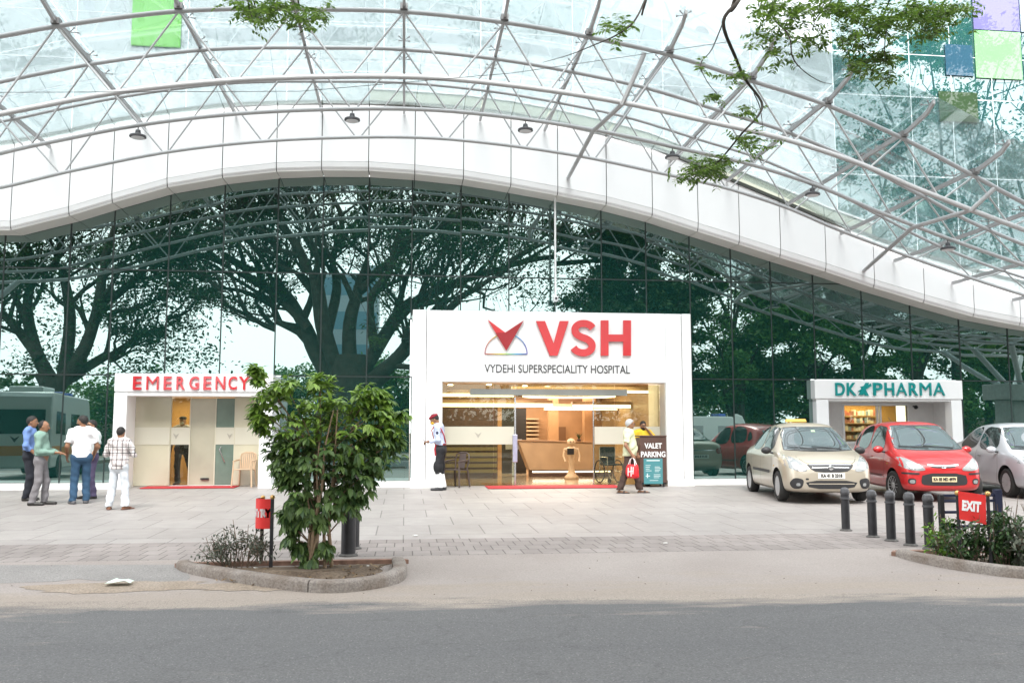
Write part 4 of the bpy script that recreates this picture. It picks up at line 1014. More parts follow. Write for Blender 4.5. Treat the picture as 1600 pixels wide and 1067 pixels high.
def person(label, px, rotz, spec, group=None, loc=None):
    """spec: joint positions in metres in the person's own frame (x right, y forward, z up) plus clothes"""
    S = dict(H=1.72, lean=0, belly=0, girth=1.0, yaw=0, nod=0, sh=.195, skin=(.27, .135, .075), hair='short', haircol=(.012, .010, .009),
             feet=((-.11, 0, 0), (.11, .02, 0)), elbow=None, wrist=None, grip=0.3, top='shirt', sleeve='long', topcol=(.5, .5, .5), tuck=True,
             legcol=(.1, .1, .1), flare=1.0, shoe=(.02, .018, .016), sandals=False, toe=(0, 0))
    S.update(spec); H = S['H'] / 1.72
    root = thing('person', label, 'person', loc if loc is not None else on_ground(*px), rotz, group)
    bend = R(S['lean']); cb, sb = math.cos(bend), math.sin(bend)
    def tor(x, y, z):          # torso points lean about the hips
        z0 = .92; dz = z - z0; return np.array([x, y * cb + dz * sb, z0 + dz * cb - y * sb]) * H
    G = S['girth']
    hipc = tor(0, 0, .94); waist = tor(0, 0, 1.08); chest = tor(0, 0, 1.28); neckb = tor(0, -.01, 1.45)
    sho = [tor(-S['sh'], -.01, 1.405), tor(S['sh'], -.01, 1.405)]
    yw, nd = R(S['yaw']), R(S['nod'])
    Mh = np.array(Matrix.Rotation(-yw, 3, 'Z') @ Matrix.Rotation(-nd, 3, 'X'))     # columns: head axes
    hb = tor(0, .01, 1.52); hc = hb + Mh @ np.array([0, .02, .075]) * H
    def hp(x, y, z): return hc + Mh @ np.array([x, y, z]) * H
    el, wr = [], []
    for s_, i in ((-1, 0), (1, 1)):
        e = S['elbow'][i] if S['elbow'] else (s_ * .26, -.02, 1.12); w = S['wrist'][i] if S['wrist'] else (s_ * .27, .05, .87)
        el.append(np.array(e, float) * H); wr.append(np.array(w, float) * H)
    hip = [np.array([s_ * .088, 0, .90]) * H for s_ in (-1, 1)]
    ank = [np.array([f[0], f[1] - .03, f[2] + .085]) * np.array([H, H, H]) for f in S['feet']]
    knee = []
    for i in (0, 1):
        m = (hip[i] * .48 + ank[i] * .52); gap = .86 * H - np.linalg.norm(hip[i] - ank[i])
        m = m + np.array([0, .02 + max(0, gap) * .9, 0]); knee.append(m)
    fwd = np.array([0, 1.0, 0])
    def torso(P, g=0.0):
        d = cap(P, hipc, waist, .165 * H * G + g, .148 * H * G + g, fwd, .68)
        d = sm_(d, cap(P, waist, chest, .15 * H * G + g, .168 * H * G + g, fwd, .64), .06)
        d = sm_(d, cap(P, sho[0] * .78 + sho[1] * .22, sho[1] * .78 + sho[0] * .22, .078 * H + g, .078 * H + g), .09)
        if S['belly']: d = sm_(d, ell(P, tor(0, .07, 1.06), (.15 * H + g, .085 * H + S['belly'] + g, .19 * H)), .10)
        return d
    def arms(P, g=0.0, g2=None, upto=1.0):
        g2 = g if g2 is None else g2
        d = None
        for i in (0, 1):
            q = sm_(cap(P, sho[i], el[i], .056 * H + g, .043 * H + g), cap(P, el[i], wr[i], .043 * H + g2, .029 * H + g2), .02)
            d = q if d is None else np.minimum(d, q)
        return d
    def legs(P, g=0.0, fl=1.0):
        d = None
        for i in (0, 1):
            q = sm_(cap(P, hip[i], knee[i], .088 * H + g, .058 * H + g * fl), cap(P, knee[i], ank[i], .058 * H + g * fl, .040 * H + g * fl), .03)
            d = q if d is None else sm_(d, q, .015)
        return sm_(d, cap(P, hip[0], hip[1], .115 * H + g, .115 * H + g), .05)
    def head(P):
        d = ell(P, hp(0, -.01, .025), (.074 * H, .096 * H, .095 * H), Mh)
        d = sm_(d, ell(P, hp(0, .022, -.045), (.055 * H, .066 * H, .072 * H), Mh), .035)
        d = sm_(d, cap(P, hp(0, .088, .01), hp(0, .108, -.025), .010 * H, .016 * H), .014)
        d = sm_(d, cap(P, hp(-.03, .078, .032), hp(.03, .078, .032), .014, .014), .018)
        for s_ in (-1, 1): d = sm_(d, ell(P, hp(s_ * .076, -.01, -.01), (.010 * H, .020 * H, .034 * H), Mh), .006)
        for s_ in (-1, 1): d = -sm_(-d, ell(P, hp(s_ * .03, .094, .012), (.015, .012, .010), Mh), .012)
        return d
    def body(P):
        d = sm_(torso(P, -.022), cap(P, neckb, hb, .054 * H, .050 * H), .05)
        d = sm_(d, cap(P, hb, hc + Mh @ np.array([0, -.02, -.05]) * H, .050 * H, .050 * H), .03)
        d = sm_(d, head(P), .025); d = sm_(d, arms(P), .03); d = sm_(d, legs(P, -.024), .03)
        for i in (0, 1):
            f = S['feet'][i]; a_ = R(S['toe'][i]); dr = np.array([math.sin(a_), math.cos(a_), 0])
            c = np.array([f[0], f[1], f[2]]) * H
            d = sm_(d, cap(P, c + dr * -.05 + np.array([0, 0, .035]), c + dr * .15 * H + np.array([0, 0, .022]), .034, .026, np.array([0, 0, 1.0]), .75), .03)
        return d
    allp = np.array([hipc, hc, *el, *wr, *ank, *sho]); lo = allp.min(0) - .28; hi = allp.max(0) + .28; lo[2] = -.02
    V, F = net(body, lo, hi, .0125)
    # hands: finer field, five fingers curled by 'grip'
    Vs, Fs = [V], [F]; n0 = len(V)
    for i, s_ in ((0, -1), (1, 1)):
        ax = wr[i] - el[i]; ax /= np.linalg.norm(ax)
        side = np.cross(ax, np.array([0, 1.0, 0.0]) if abs(ax[1]) < .8 else np.array([0, 0, 1.0])); side /= np.linalg.norm(side)
        up_ = np.cross(side, ax)
        pn = side * (1 if np.dot(side, np.array([-s_, 0, 0])) > 0 else -1) if abs(ax[1]) < .8 else -np.array([0, 0, 1.0])      # palm normal
        pn = pn - ax * (pn @ ax); pn /= np.linalg.norm(pn); acr = np.cross(ax, pn)
        thumb_dir = acr if acr[1] > 0 else -acr
        if abs(ax[1]) >= .8: thumb_dir = acr if acr[0] * s_ < 0 else -acr
        g = S['grip'] if not hasattr(S['grip'], '__len__') else S['grip'][i]
        w0 = wr[i]; kn = w0 + ax * .085 * H; segs = [(w0 - ax * .03, w0 + ax * .02, .027 * H, .024 * H, None)]
        fing = []
        for k, (off, ln, rr) in enumerate(((.030, .072, .0085), (.010, .080, .0088), (-.011, .075, .0085), (-.030, .060, .0075))):
            b0 = kn + thumb_dir * off * H; an = g * 1.1 * (.85 + .1 * k); p_ = [b0 - ax * .01]; cur = b0; ang = an * .6
            for L_ in (.42, .33, .25):
                nx_ = cur + (ax * math.cos(ang) + pn * math.sin(ang)) * ln * L_ * H; p_.append(nx_); cur = nx_; ang += an
            fing.append((p_, rr * H))
        t0 = w0 + ax * .025 * H + thumb_dir * .028 * H; tdir = (ax * .75 + thumb_dir * .6 + pn * (.25 + .5 * g)); tdir /= np.linalg.norm(tdir)
        t2 = t0 + tdir * .034 * H; t3 = t2 + (tdir + ax * .4 + pn * g * .5) / np.linalg.norm(tdir + ax * .4 + pn * g * .5) * .03 * H
        def hf(P):
            d = cap(P, w0 + ax * .02, kn - ax * .01, .036 * H, .042 * H, pn, .42)
            d = sm_(d, cap(P, w0 - ax * .035, w0 + ax * .03, .028 * H, .026 * H), .02)
            for p_, rr in fing:
                q = None
                for a_, b_ in zip(p_[:-1], p_[1:]):
                    c_ = cap(P, a_, b_, rr, rr * .93); q = c_ if q is None else np.minimum(q, c_)
                d = sm_(d, q, .006)
            q = np.minimum(cap(P, t0, t2, .0125 * H, .0105 * H), cap(P, t2, t3, .0105 * H, .0085 * H)); return sm_(d, q, .010)
        pts = np.array([w0, kn, t0, t3] + [x for p_, _ in fing for x in p_])
        v2, f2 = net(hf, pts.min(0) - .05, pts.max(0) + .05, .005)
        Vs.append(v2); Fs.append(f2 + n0); n0 += len(v2)
    quads_mesh('body', np.concatenate(Vs), np.concatenate(Fs), skin(S['skin']), root, True)
    def cloth(nm, field, m, h=.0125, lo_=None, hi_=None):
        v, f = net(field, lo if lo_ is None else lo_, hi if hi_ is None else hi_, h)
        if len(f): return quads_mesh(nm, v, f, m, root, True)
    wz = lambda P: np.sin(P[..., 2] * 42 + P[..., 0] * 25) * .005 + np.sin(P[..., 2] * 23 - P[..., 1] * 30 + P[..., 0] * 11) * .006   # folds
    hem = (1.00 if S['tuck'] else S.get('hem', .84)) * H
    def shirt(P):
        d = torso(P, .023)
        if not S['tuck']: d = sm_(d, cap(P, hipc + np.array([0, 0, .02]), np.array([0, 0, hem - .06]), .182 * H * G, .182 * H * G, fwd, .76), .03)
        sl = None
        for i in (0, 1):
            q = cap(P, sho[i], el[i], .072 * H, .060 * H)
            if S['sleeve'] == 'long':
                q = sm_(cap(P, sho[i], el[i], .068 * H, .055 * H), cap(P, el[i], wr[i], .055 * H, .041 * H), .02)
                ax = (wr[i] - el[i]); L_ = np.linalg.norm(ax); ax = ax / L_
                q = np.maximum(q, (P - el[i]) @ ax - L_ * S.get('cuff', .95)) if True else q
            else:
                ax = (el[i] - sho[i]); L_ = np.linalg.norm(ax); ax = ax / L_; q = np.maximum(cap(P, sho[i], el[i], .074 * H, .072 * H), (P - sho[i]) @ ax - L_ * .78)
            sl = q if sl is None else np.minimum(sl, q)
        d = sm_(d, sl, .03) + wz(P)
        d = np.maximum(d, hem - P[..., 2])
        nk = (neckb - hb); nk = nk / np.linalg.norm(nk)
        d = np.maximum(d, -(cap(P, neckb + nk * .02, hb - nk * .1, .056 * H, .056 * H)))
        return d
    cloth(S['top'], shirt, S['topmat'] if 'topmat' in S else mat('cloth_%s_%d' % (S['top'], int(S['topcol'][0] * 1000 + S['topcol'][2] * 77777) % 99999), S['topcol'], .85, var=.08, scale=14, bump=.15, bscale=300))
    if S.get('collar', True):
        def col_(P):
            c = neckb * .75 + hb * .25; ax = hb - neckb; ax = ax / np.linalg.norm(ax); d = np.abs(cap(P, neckb - ax * .03, hb, .064 * H, .060 * H)) - .006
            s = (P - c) @ ax; return np.maximum(np.maximum(d, s - .012 - .0 * s), -s - .035)
        cloth('collar', col_, S.get('collarmat') or mat('collar_%d' % int(S['topcol'][0] * 1000 + S['topcol'][2] * 7000), tuple(c * .93 for c in S['topcol']), .85), .008, neckb - .14, neckb + .16)
    top_l = 1.03 * H if S['tuck'] else 1.0 * H
    legend = S.get('legend', .055)
    def trou(P):
        d = None; fl = S['flare']
        for i in (0, 1):
            q = sm_(cap(P, hip[i], knee[i], .094 * H, .073 * H * (.6 + .4 * fl)), cap(P, knee[i], ank[i] - np.array([0, 0, .03]), .073 * H * (.6 + .4 * fl), .068 * H * fl), .03)
            d = q if d is None else sm_(d, q, .012)
        d = sm_(d, cap(P, hip[0], hip[1], .110 * H, .110 * H), .04) + wz(P) * (.45 + .5 * (P[..., 2] < .3))
        d = sm_(d, cap(P, hipc - np.array([0, 0, .01]), waist - np.array([0, 0, .05]), .172 * H * (.5 + .5 * G), .166 * H * (.5 + .5 * G), fwd, .70), .03)
        d = np.maximum(d, P[..., 2] - top_l); return np.maximum(d, legend * H - P[..., 2])
    cloth('trousers', trou, S.get('legmat') or mat('cloth_leg_%d' % (int(S['legcol'][0] * 997 + S['legcol'][1] * 5501 + S['legcol'][2] * 77777) % 99999), S['legcol'], .85, var=.12, scale=9, bump=.15, bscale=300))
    if S.get('belt'):
        def blt(P):
            d = cap(P, hipc, waist, .186 * H * G, .176 * H * G, fwd, .72); return np.maximum(np.maximum(d, P[..., 2] - 1.045 * H), 1.0 * H - P[..., 2])
        cloth('belt', blt, mat('belt_%d' % int(S['belt'][0] * 1000), S['belt'], .5))
    for i in (0, 1):
        f = np.array(S['feet'][i], float) * H; a_ = R(S['toe'][i]); dr = np.array([math.sin(a_), math.cos(a_), 0])
        def shoe(P):
            if S['sandals']:
                d = cap(P, f + dr * -.07 + np.array([0, 0, .012]), f + dr * .165 + np.array([0, 0, .012]), .040, .047, np.array([0, 0, 1.0]), .3)
                st = np.abs(cap(P, f + dr * .05 + np.array([0, 0, .02]), f + dr * .11 + np.array([0, 0, .02]), .046, .043, np.array([0, 0, 1.0]), .72)) - .006
                s = (P - f) @ dr; st = np.maximum(np.maximum(st, .055 - s), s - .105); d = np.minimum(d, st)
            else:
                d = cap(P, f + dr * -.055 + np.array([0, 0, .035]), f + dr * .17 + np.array([0, 0, .028]), .046, .040, np.array([0, 0, 1.0]), .85)
                d = sm_(d, cap(P, f + dr * -.04 + np.array([0, 0, .03]), f + dr * -.03 + np.array([0, 0, .10]), .045, .044), .03)
            return np.maximum(d, f[2] + .002 - P[..., 2])
        c = f + dr * .05
        v, fc = net(shoe, c - np.array([.2, .22, .1]), c + np.array([.2, .22, .16]), .008)
        quads_mesh('sandal' if S['sandals'] else 'shoe', v, fc, mat('shoe_%d' % (int(S['shoe'][0] * 1000) + int(S['shoe'][2] * 777)), S['shoe'], .45), root, True)
    hair = S['hair']
    if hair:
        def hr(P):
            d = ell(P, hp(0, -.014, .030), (.083 * H, .106 * H, .104 * H), Mh)
            L_ = (P - hc) @ Mh / H
            # hairline: keeps crown and back, frees the face
            cut = np.maximum((L_[..., 1] - .045) * .9 - (L_[..., 2] - .055) * 1.0, -.045 - L_[..., 2] - np.maximum(0, -L_[..., 1] - .02) * .6)
            if hair == 'receding': cut = np.maximum(cut, (L_[..., 1] + .01) - np.maximum(0, .0))
            return np.maximum(d + np.sin(P[..., 0] * 160) * np.sin(P[..., 2] * 140 + P[..., 1] * 90) * .0025, cut)
        cloth('hair', hr, mat('hair_%d' % int(S['haircol'][0] * 1000), S['haircol'], .7, var=.2, scale=60), .007, hc - .17, hc + .17)
    fm = MB(); bm_ = MB(); MM = Matrix(Mh.tolist())
    for s_ in (-1, 1):
        fm.ball(hp(s_ * .030, .082, .012), (.012, .008, .006), 8, MM)
        bm_.ball(hp(s_ * .030, .0895, .012), (.005, .003, .0055), 6, MM)
    fm.build('eye_whites', mat('eye_white', (.6, .57, .53), .3), root, 60); bm_.build('pupils', mat('pupil', (.01, .008, .006), .3), root, 60)
    bm_ = MB()
    for s_ in (-1, 1): bm_.tube([hp(s_ * .015, .094, .032), hp(s_ * .032, .093, .037), hp(s_ * .05, .082, .030)], .004, 6)
    bm_.build('eyebrows', mat('brow', (.015, .012, .010), .8), root, 60)
    MB().ball(hp(0, .083, -.062), (.022, .008, .006), 8, MM).build('lips', mat('lip_brown', (.22, .09, .065), .5), root, 60)
    if S.get('moustache'): MB().ball(hp(0, .090, -.047), (.028, .010, .009), 8, MM).build('moustache', mat('brow'), root, 60)
    if S.get('beard'):
        def br(P):
            L_ = (P - hc) @ Mh / H; return np.maximum(np.maximum(ell(P, hp(0, .024, -.050), (.061 * H, .074 * H, .080 * H), Mh), L_[..., 2] + .035), -L_[..., 1] - .01)
        cloth('beard', br, mat('brow'), .007, hc - .17, hc + .17)
    if S.get('glasses'):
        b = MB()
        for s_ in (-1, 1):
            b.tube([hp(s_ * .032 + .021 * math.cos(a * .628), .106, .012 + .017 * math.sin(a * .628)) for a in range(10)], .0025, 5, closed=True)
            b.tube([hp(s_ * .053, .104, .016), hp(s_ * .078, 0, .014)], .0025, 5)
        b.tube([hp(-.011, .107, .016), hp(.011, .107, .016)], .0025, 5); b.build('glasses', m_black, root, 60)
    return root, dict(hp=hp, wr=wr, el=el, sho=sho, hc=hc, Mh=Mh, tor=tor, H=H, cap=cap, cloth=cloth, ank=ank, knee=knee, hip=hip, torso=torso, lo=lo, hi=hi, hipc=hipc, waist=waist)

def fit(px_feet, px_top, extra=0.0):
    """standing height of a person from the photo rows of feet and crown"""
    g = on_ground(*px_feet); d = math.hypot(g.x - _C[0], g.y - _C[1]); t = on_y(px_feet[0], px_top, g.y); return t[2] - g.z + extra
dk_blue, grey_t = (.012, .014, .022), (.20, .19, .20)
# group of four talking at the left
person('man in blue shirt and black trousers standing behind the green shirted man', (42, 782), R(-80),
       dict(H=fit((42, 782), 650), topcol=(.13, .22, .46), legcol=dk_blue, belt=(.02, .02, .02), sleeve='long', cuff=.55, yaw=8, elbow=((-.27, .0, 1.13), (.27, -.02, 1.13)), wrist=((-.20, .20, 1.02), (.25, .16, .95)), grip=.5))
person('man in green shirt and grey trousers holding out a hand, white badge on his chest', (60, 789), R(-84),
       dict(H=fit((60, 789), 657), topcol=(.19, .30, .25), legcol=grey_t, belt=(.02, .02, .02), hair='receding', moustache=True, belly=.02, sleeve='long', nod=4, yaw=2,
            elbow=((-.24, .05, 1.12), (.25, .02, 1.10)), wrist=((-.13, .32, 1.06), (.17, .30, 1.07)), grip=(.2, .15), feet=((-.12, .10, 0), (.10, -.08, 0))))
person('man in white T shirt and blue jeans with his back to the street', (124, 787), R(22),
       dict(H=fit((124, 787), 649), top='t_shirt', topcol=(.80, .80, .81), legcol=(.028, .075, .14), collar=False, tuck=False, hem=.90, girth=.94, sh=.186, sleeve='short', yaw=-52, beard=True,
            shoe=(.10, .10, .11), elbow=((-.265, -.02, 1.12), (.265, .0, 1.12)), wrist=((-.25, .16, .92), (.23, .18, .93)), feet=((-.12, .02, 0), (.12, .08, 0)), toe=(-15, 10)))
person('man in grey shirt and violet trousers mostly hidden behind the white T shirt', (140, 779), R(135),
       dict(H=fit((140, 779), 656), topcol=(.45, .50, .50), legcol=(.075, .06, .12), sleeve='short', elbow=((-.27, 0, 1.13), (.27, 0, 1.13)), wrist=((-.24, .14, .93), (.24, .12, .92)), glasses=True))
person('man in plaid shirt and white trousers with arms folded, seen from behind', (183, 796), R(-6),
       dict(H=fit((183, 796), 667), topmat=plaid_mat(), topcol=(.6, .6, .6), legcol=(.62, .66, .70), tuck=False, hem=.84, sleeve='long', collar=True, flare=1.15, sandals=True, shoe=(.16, .06, .035), yaw=10,
            elbow=((-.30, .02, 1.14), (.30, .02, 1.14)), wrist=((-.06, .20, 1.19), (.08, .22, 1.16)), feet=((-.17, .0, 0), (.16, .03, 0)), toe=(-22, 22), legend=.075))
# man inside the emergency doors
dm, J = person('man in pale shirt and dark trousers standing inside the emergency glass door', (0, 0), R(172),
       dict(H=1.74, topcol=(.5, .5, .55), legcol=(.012, .013, .013), legend=.05, feet=((-.34, .02, 0), (.10, 0, 0)), sleeve='long', hair=None, shoe=(.015, .015, .015)), loc=(EP[1] + .17, .95, .142))
hp = J['hp']; MB().ball(hp(0, -.015, .075), (.092, .112, .055), 14, Matrix(J['Mh'].tolist())).build('cap', mat('dark_cap', (.03, .03, .035), .8), dm, 60)
MB().ball(hp(0, .055, -.045), (.058, .055, .045), 12, Matrix(J['Mh'].tolist())).build('face_mask', mat('pale_mask', (.55, .58, .62), .8), dm, 60)

# guard at the left pillar
gd, J = person('guard in maroon beret and yellow mask looking down at a phone beside the white pillar', (689, 766), R(78),
       dict(H=fit((689, 766), 645), topcol=(.50, .56, .74), legcol=(.016, .016, .019), belt=(.20, .02, .025), sleeve='long', cuff=.8, lean=9, nod=30, yaw=-6, hair='short', flare=1.0, legend=.36,
            elbow=((-.22, .03, 1.12), (.24, .02, 1.11)), wrist=((-.07, .28, 1.08), (.10, .28, 1.08)), grip=.6, shoe=(.025, .025, .028), feet=((-.07, .03, 0), (.08, -.02, 0))))
hp, Mm = J['hp'], Matrix(J['Mh'].tolist()); hk = J['H']
MB().ball(hp(0, -.012, .075), (.105, .122, .052), 16, Mm).ball(hp(.05, -.01, .055), (.07, .10, .045), 12, Mm).build('beret', mat('maroon_beret', (.22, .012, .025), .9, var=.1), gd, 60)
MB().ball(hp(0, .058, -.045), (.062, .062, .050), 14, Mm).build('face_mask', mat('yellow_mask', (.62, .36, .03), .8), gd, 60)
def gaiter(P):
    d = None
    for i in (0, 1):
        q = cap(P, J['knee'][i], J['ank'][i], .070 * hk, .062 * hk); d = q if d is None else np.minimum(d, q)
    return np.maximum(np.maximum(d, P[..., 2] - .40 * hk), .07 - P[..., 2])
J['cloth']('gaiters', gaiter, mat('white_canvas', (.80, .80, .80), .8))
def breech(P):
    d = None
    for i in (0, 1):
        q = ell(P, J['knee'][i] * .75 + J['hip'][i] * .25 + np.array([0, .01, -.06]), (.095, .115, .17)); d = q if d is None else np.minimum(d, q)
    return d
J['cloth']('breeches', breech, mat('black_serge', (.014, .014, .016), .9))
tr_ = J['tor']; sh_ = [Vector(q) for q in J['sho']]
MB().tube([tr_(-.17, .03, 1.465), tr_(-.16, .125, 1.36), tr_(-.06, .13, 1.2), tr_(.03, .13, 1.06)], .013, 6).tube([tr_(-.17, .03, 1.465), tr_(-.19, -.09, 1.36), tr_(-.14, -.13, 1.2), tr_(-.05, -.125, 1.04)], .014, 6).tube([tr_(-.17, .03, 1.47), tr_(-.235, .0, 1.36), tr_(-.20, -.08, 1.28)], .010, 6).build('shoulder_braid', mat('red_braid', (.36, .02, .03), .8), gd, 60)
sv = (J['sho'][0] * .55 + J['el'][0] * .45)
MB().ball(sv + np.array([-.062, 0, 0]), (.018, .036, .040), 10).build('arm_badge', mat('navy_badge', (.03, .035, .07), .7), gd, 60)
MB().tube([J['hipc'] + np.array([-.13, .10, .09]), J['hipc'] + np.array([-.14, .12, -.03]), J['hipc'] + np.array([-.13, .11, -.18])], [.02, .026, .02], 8).build('sash_tail', mat('red_braid'), gd, 60)
wr_m = (J['wr'][0] + J['wr'][1]) / 2 + np.array([0, .10, .012])
ph = MB().box(-.04, .04, -.075, .075, -.005, .005).build('phone', m_black, None, 0, .003)
Mg = Matrix.Translation(gd.location) @ Matrix.Rotation(gd.rotation_euler.z, 4, 'Z')
ph.location = Mg @ Vector(wr_m); ph.rotation_euler = (R(28), 0, gd.rotation_euler.z)
tag(ph, 'small black phone in the hands of the guard with the maroon beret', 'phone')

# elderly man with the red bag
om, J = person('elderly man with grey hair in pale shirt and brown trousers carrying a red bag', (984, 770), R(-108),
       dict(H=fit((984, 770), 655), topcol=(.62, .64, .42), legcol=(.055, .032, .025), tuck=False, hem=.86, sleeve='short', belly=.012, girth=1.12, hair='short', haircol=(.38, .38, .38), glasses=True, sandals=True, shoe=(.04, .025, .02), flare=1.25,
            elbow=((-.27, -.04, 1.12), (.28, -.06, 1.11)), wrist=((-.25, .12, .93), (.285, .08, .90)), grip=(.3, 1.15), feet=((-.10, .26, .0), (.11, -.20, .0)), toe=(-8, 10), yaw=-12, legend=.075))
Mg = Matrix.Translation(om.location) @ Matrix.Rotation(om.rotation_euler.z, 4, 'Z')
hand = Mg @ Vector(J['wr'][1] + np.array([0, .01, -.075])); rz = om.rotation_euler.z
bag = thing('carrier_bag', 'red carrier bag with white lettering in the elderly man\'s hand', 'bag', hand, rz + R(62))
rows = []
for z, w_, d_ in ((-.15, .13, .05), (-.22, .155, .08), (-.34, .165, .085), (-.43, .15, .07), (-.45, .12, .05)):
    rows.append([(w_ * math.copysign(abs(math.cos(a)) ** .6, math.cos(a)) + .01 * math.sin(z * 40), d_ * math.copysign(abs(math.sin(a)) ** .7, math.sin(a)), z + .01 * math.cos(3 * a)) for a in [k * math.pi / 10 for k in range(21)]])
b = MB().sheet(rows[::-1]); b.poly(rows[-1][:-1]); b.poly(rows[0][:-1]); b.build('bag_body', mat('red_plastic_film', (.60, .018, .025), .35, var=.12, scale=14), bag, 60)
for s_ in (-1, 1): MB().tube([(-.09, s_ * .04, -.17), (-.05, s_ * .012, -.03), (0, 0, .012), (.05, s_ * .012, -.03), (.09, s_ * .04, -.17)], [.012, .009, .008, .009, .012], 6).build('handle', mat('white_film', (.75, .72, .70), .4), bag, 60)
b = MB()
for x0, z0, z1 in ((-.08, -.40, -.22), (-.0, -.41, -.19), (.05, -.36, -.2)):
    b.prism([(x0, -.088, z0), (x0 + .022, -.088, z0), (x0 + .03, -.088, z1), (x0 + .008, -.088, z1)], (0, .01, 0))
b.prism([(-.07, -.09, -.32), (.06, -.09, -.30), (.06, -.09, -.285), (-.07, -.09, -.30)], (0, .01, 0)); b.build('bag_print', mat('white_film'), bag, 0)

# valet stand and its attendant
p0, p1 = on_y(1001, 760, -.95), on_y(1041, 682, -.95)
vl = thing('valet_stand', 'tall dark brown VALET PARKING stand with a teal notice, right of the doors', 'stand', ((p0[0] + p1[0]) / 2, -.95, ground_z(-.95)))
vw = (p1[0] - p0[0]) / 2; vh = p1[2] - ground_z(-.95)
MB().box(-vw, vw, .0, .03, .11, vh).build('front_panel', m_woodd, vl, 0, .006)
MB().box(-vw, -vw + .03, .03, .45, .11, vh - .02).build('side_panel', m_woodd, vl, 0, .006); MB().box(vw - .03, vw, .03, .45, .11, vh - .02).build('side_panel', m_woodd, vl, 0, .006)
MB().box(-vw - .01, vw + .01, -.02, .47, vh, vh + .03).build('stand_top', m_woodd, vl, 0, .006); MB().box(-vw, vw, .02, .45, .07, .11).build('base', m_black, vl, 0, .006)
for sx in (-1, 1):
    for y in (.07, .40): MB().lathe([(.035, -.012), (.035, .012)], 12, Matrix.Translation((sx * (vw - .06), y, .036)) @ Matrix.Rotation(R(90), 4, 'Y')).build('caster', m_black, vl, 40)
m_wl = mat('white_letter', (.8, .8, .8), .5)
place_text('lettering', 'VALET', 1007, 1034, 692, 700.5, -.95, m_wl, vl, .022, .012); place_text('lettering', 'PARKING', 1001.5, 1039.5, 705, 714, -.95, m_wl, vl, .022, .012)
a, c = on_y(1006, 756, -.95), on_y(1035, 716, -.95)
nb = MB().box(a[0], c[0], -.965, -.951, a[2], c[2]).build('notice', mat('teal_notice', (.06, .22, .24), .5), None, 0, .004); world_child(nb, vl)
b = MB(); rb = random.Random(9)
def bar(x0, x1, y, h=.012):
    b.box(a[0] + (c[0] - a[0]) * x0, a[0] + (c[0] - a[0]) * x1, -.969, -.966, a[2] + (c[2] - a[2]) * y, a[2] + (c[2] - a[2]) * y + h)
bar(.15, .85, .90, .025)
for k in range(4): bar(.10, rb.uniform(.3, .42), .72 - .07 * k); bar(.58, rb.uniform(.8, .92), .66 - .06 * k)
for k in range(3): bar(.52, rb.uniform(.8, .92), .36 - .06 * k)
bar(.16, .21, .24, .11); bar(.10, .32, .30, .02); bar(.3, .75, .13)
o = b.build('notice_print', mat('pale_print', (.62, .70, .70), .5), None, 0); world_child(o, vl)
vm, J = person('bearded man in yellow shirt behind the valet stand holding a phone to his ear', (1008, 757), R(178),
       dict(H=1.64, topcol=(.72, .48, .03), collarmat=mat('dark_collar', (.05, .05, .05), .8), legcol=(.03, .03, .04), sleeve='short', beard=True, glasses=True, nod=10, yaw=-8,
            elbow=((-.33, .10, 1.22), (.26, .05, 1.12)), wrist=((-.13, .10, 1.46), (.18, .2, .98)), grip=(.8, .3)), loc=((p0[0] + p1[0]) / 2 - .10, -.32, .125))

# ================================================================ STREET FURNITURE, PLANTS IN THE ISLANDS
m_boll = mat('black_bollard_paint', (.022, .022, .025), .38, var=.25, scale=9, bump=.1, bscale=30)
m_bring = mat('bollard_ring', (.07, .07, .075), .45)
m_scuff = mat('bollard_dust', (.10, .095, .09), .9, var=.3, scale=20)
def bollard(px, label, h, r=.063, group='black bollards in a row'):
    g = on_ground(*px); t = thing('bollard', label, 'bollard', g, 0, group)
    MB().lathe([(r, -.05), (r, h - .10)], 20).build('shaft', m_boll, t, 40)
    MB().lathe([(r, h - .10), (r * 1.12, h - .085), (r * 1.12, h - .06), (r * 1.05, h - .045), (r * .95, h - .02), (r * .6, h), (.01, h + .006)], 20).build('cap', m_bring, t, 30)
    MB().lathe([(r + .001, h - .175), (r + .010, h - .17), (r + .010, h - .15), (r + .001, h - .145)], 20).build('ring', m_bring, t, 40)
    MB().lathe([(r + .03, -.03), (r + .03, .012), (r + .002, .03)], 20).build('foot_flange', m_scuff, t, 40)
bollard((1322, 829), 'short black bollard before the beige car, leftmost and farthest of the row', .65)
bollard((1364, 839), 'short black bollard, second from the left in the row of five', .67)
bollard((1393, 845), 'short black bollard in the middle of the row of five, before the red car', .69)
bollard((1423, 852), 'short black bollard, second from the right in the row of five', .70)
bollard((1453, 858), 'short black bollard nearest the EXIT sign and its bush', .71)
bollard((544, 868), 'thick black post with pale ring half hidden by the young tree, nearer of two', 1.15, .088, 'thick posts behind the young tree')
bollard((551, 857), 'thick black post almost covered by a nearer post behind the young tree', 1.10, .084, 'thick posts behind the young tree')

m_sred = mat('sign_red', (.66, .028, .025), .4)
m_swhite = mat('sign_white', (.82, .82, .82), .5)
m_post = mat('black_post', (.016, .016, .018), .4)
m_brass = mat('brass_ball', (.55, .33, .12), .3, metal=.7)
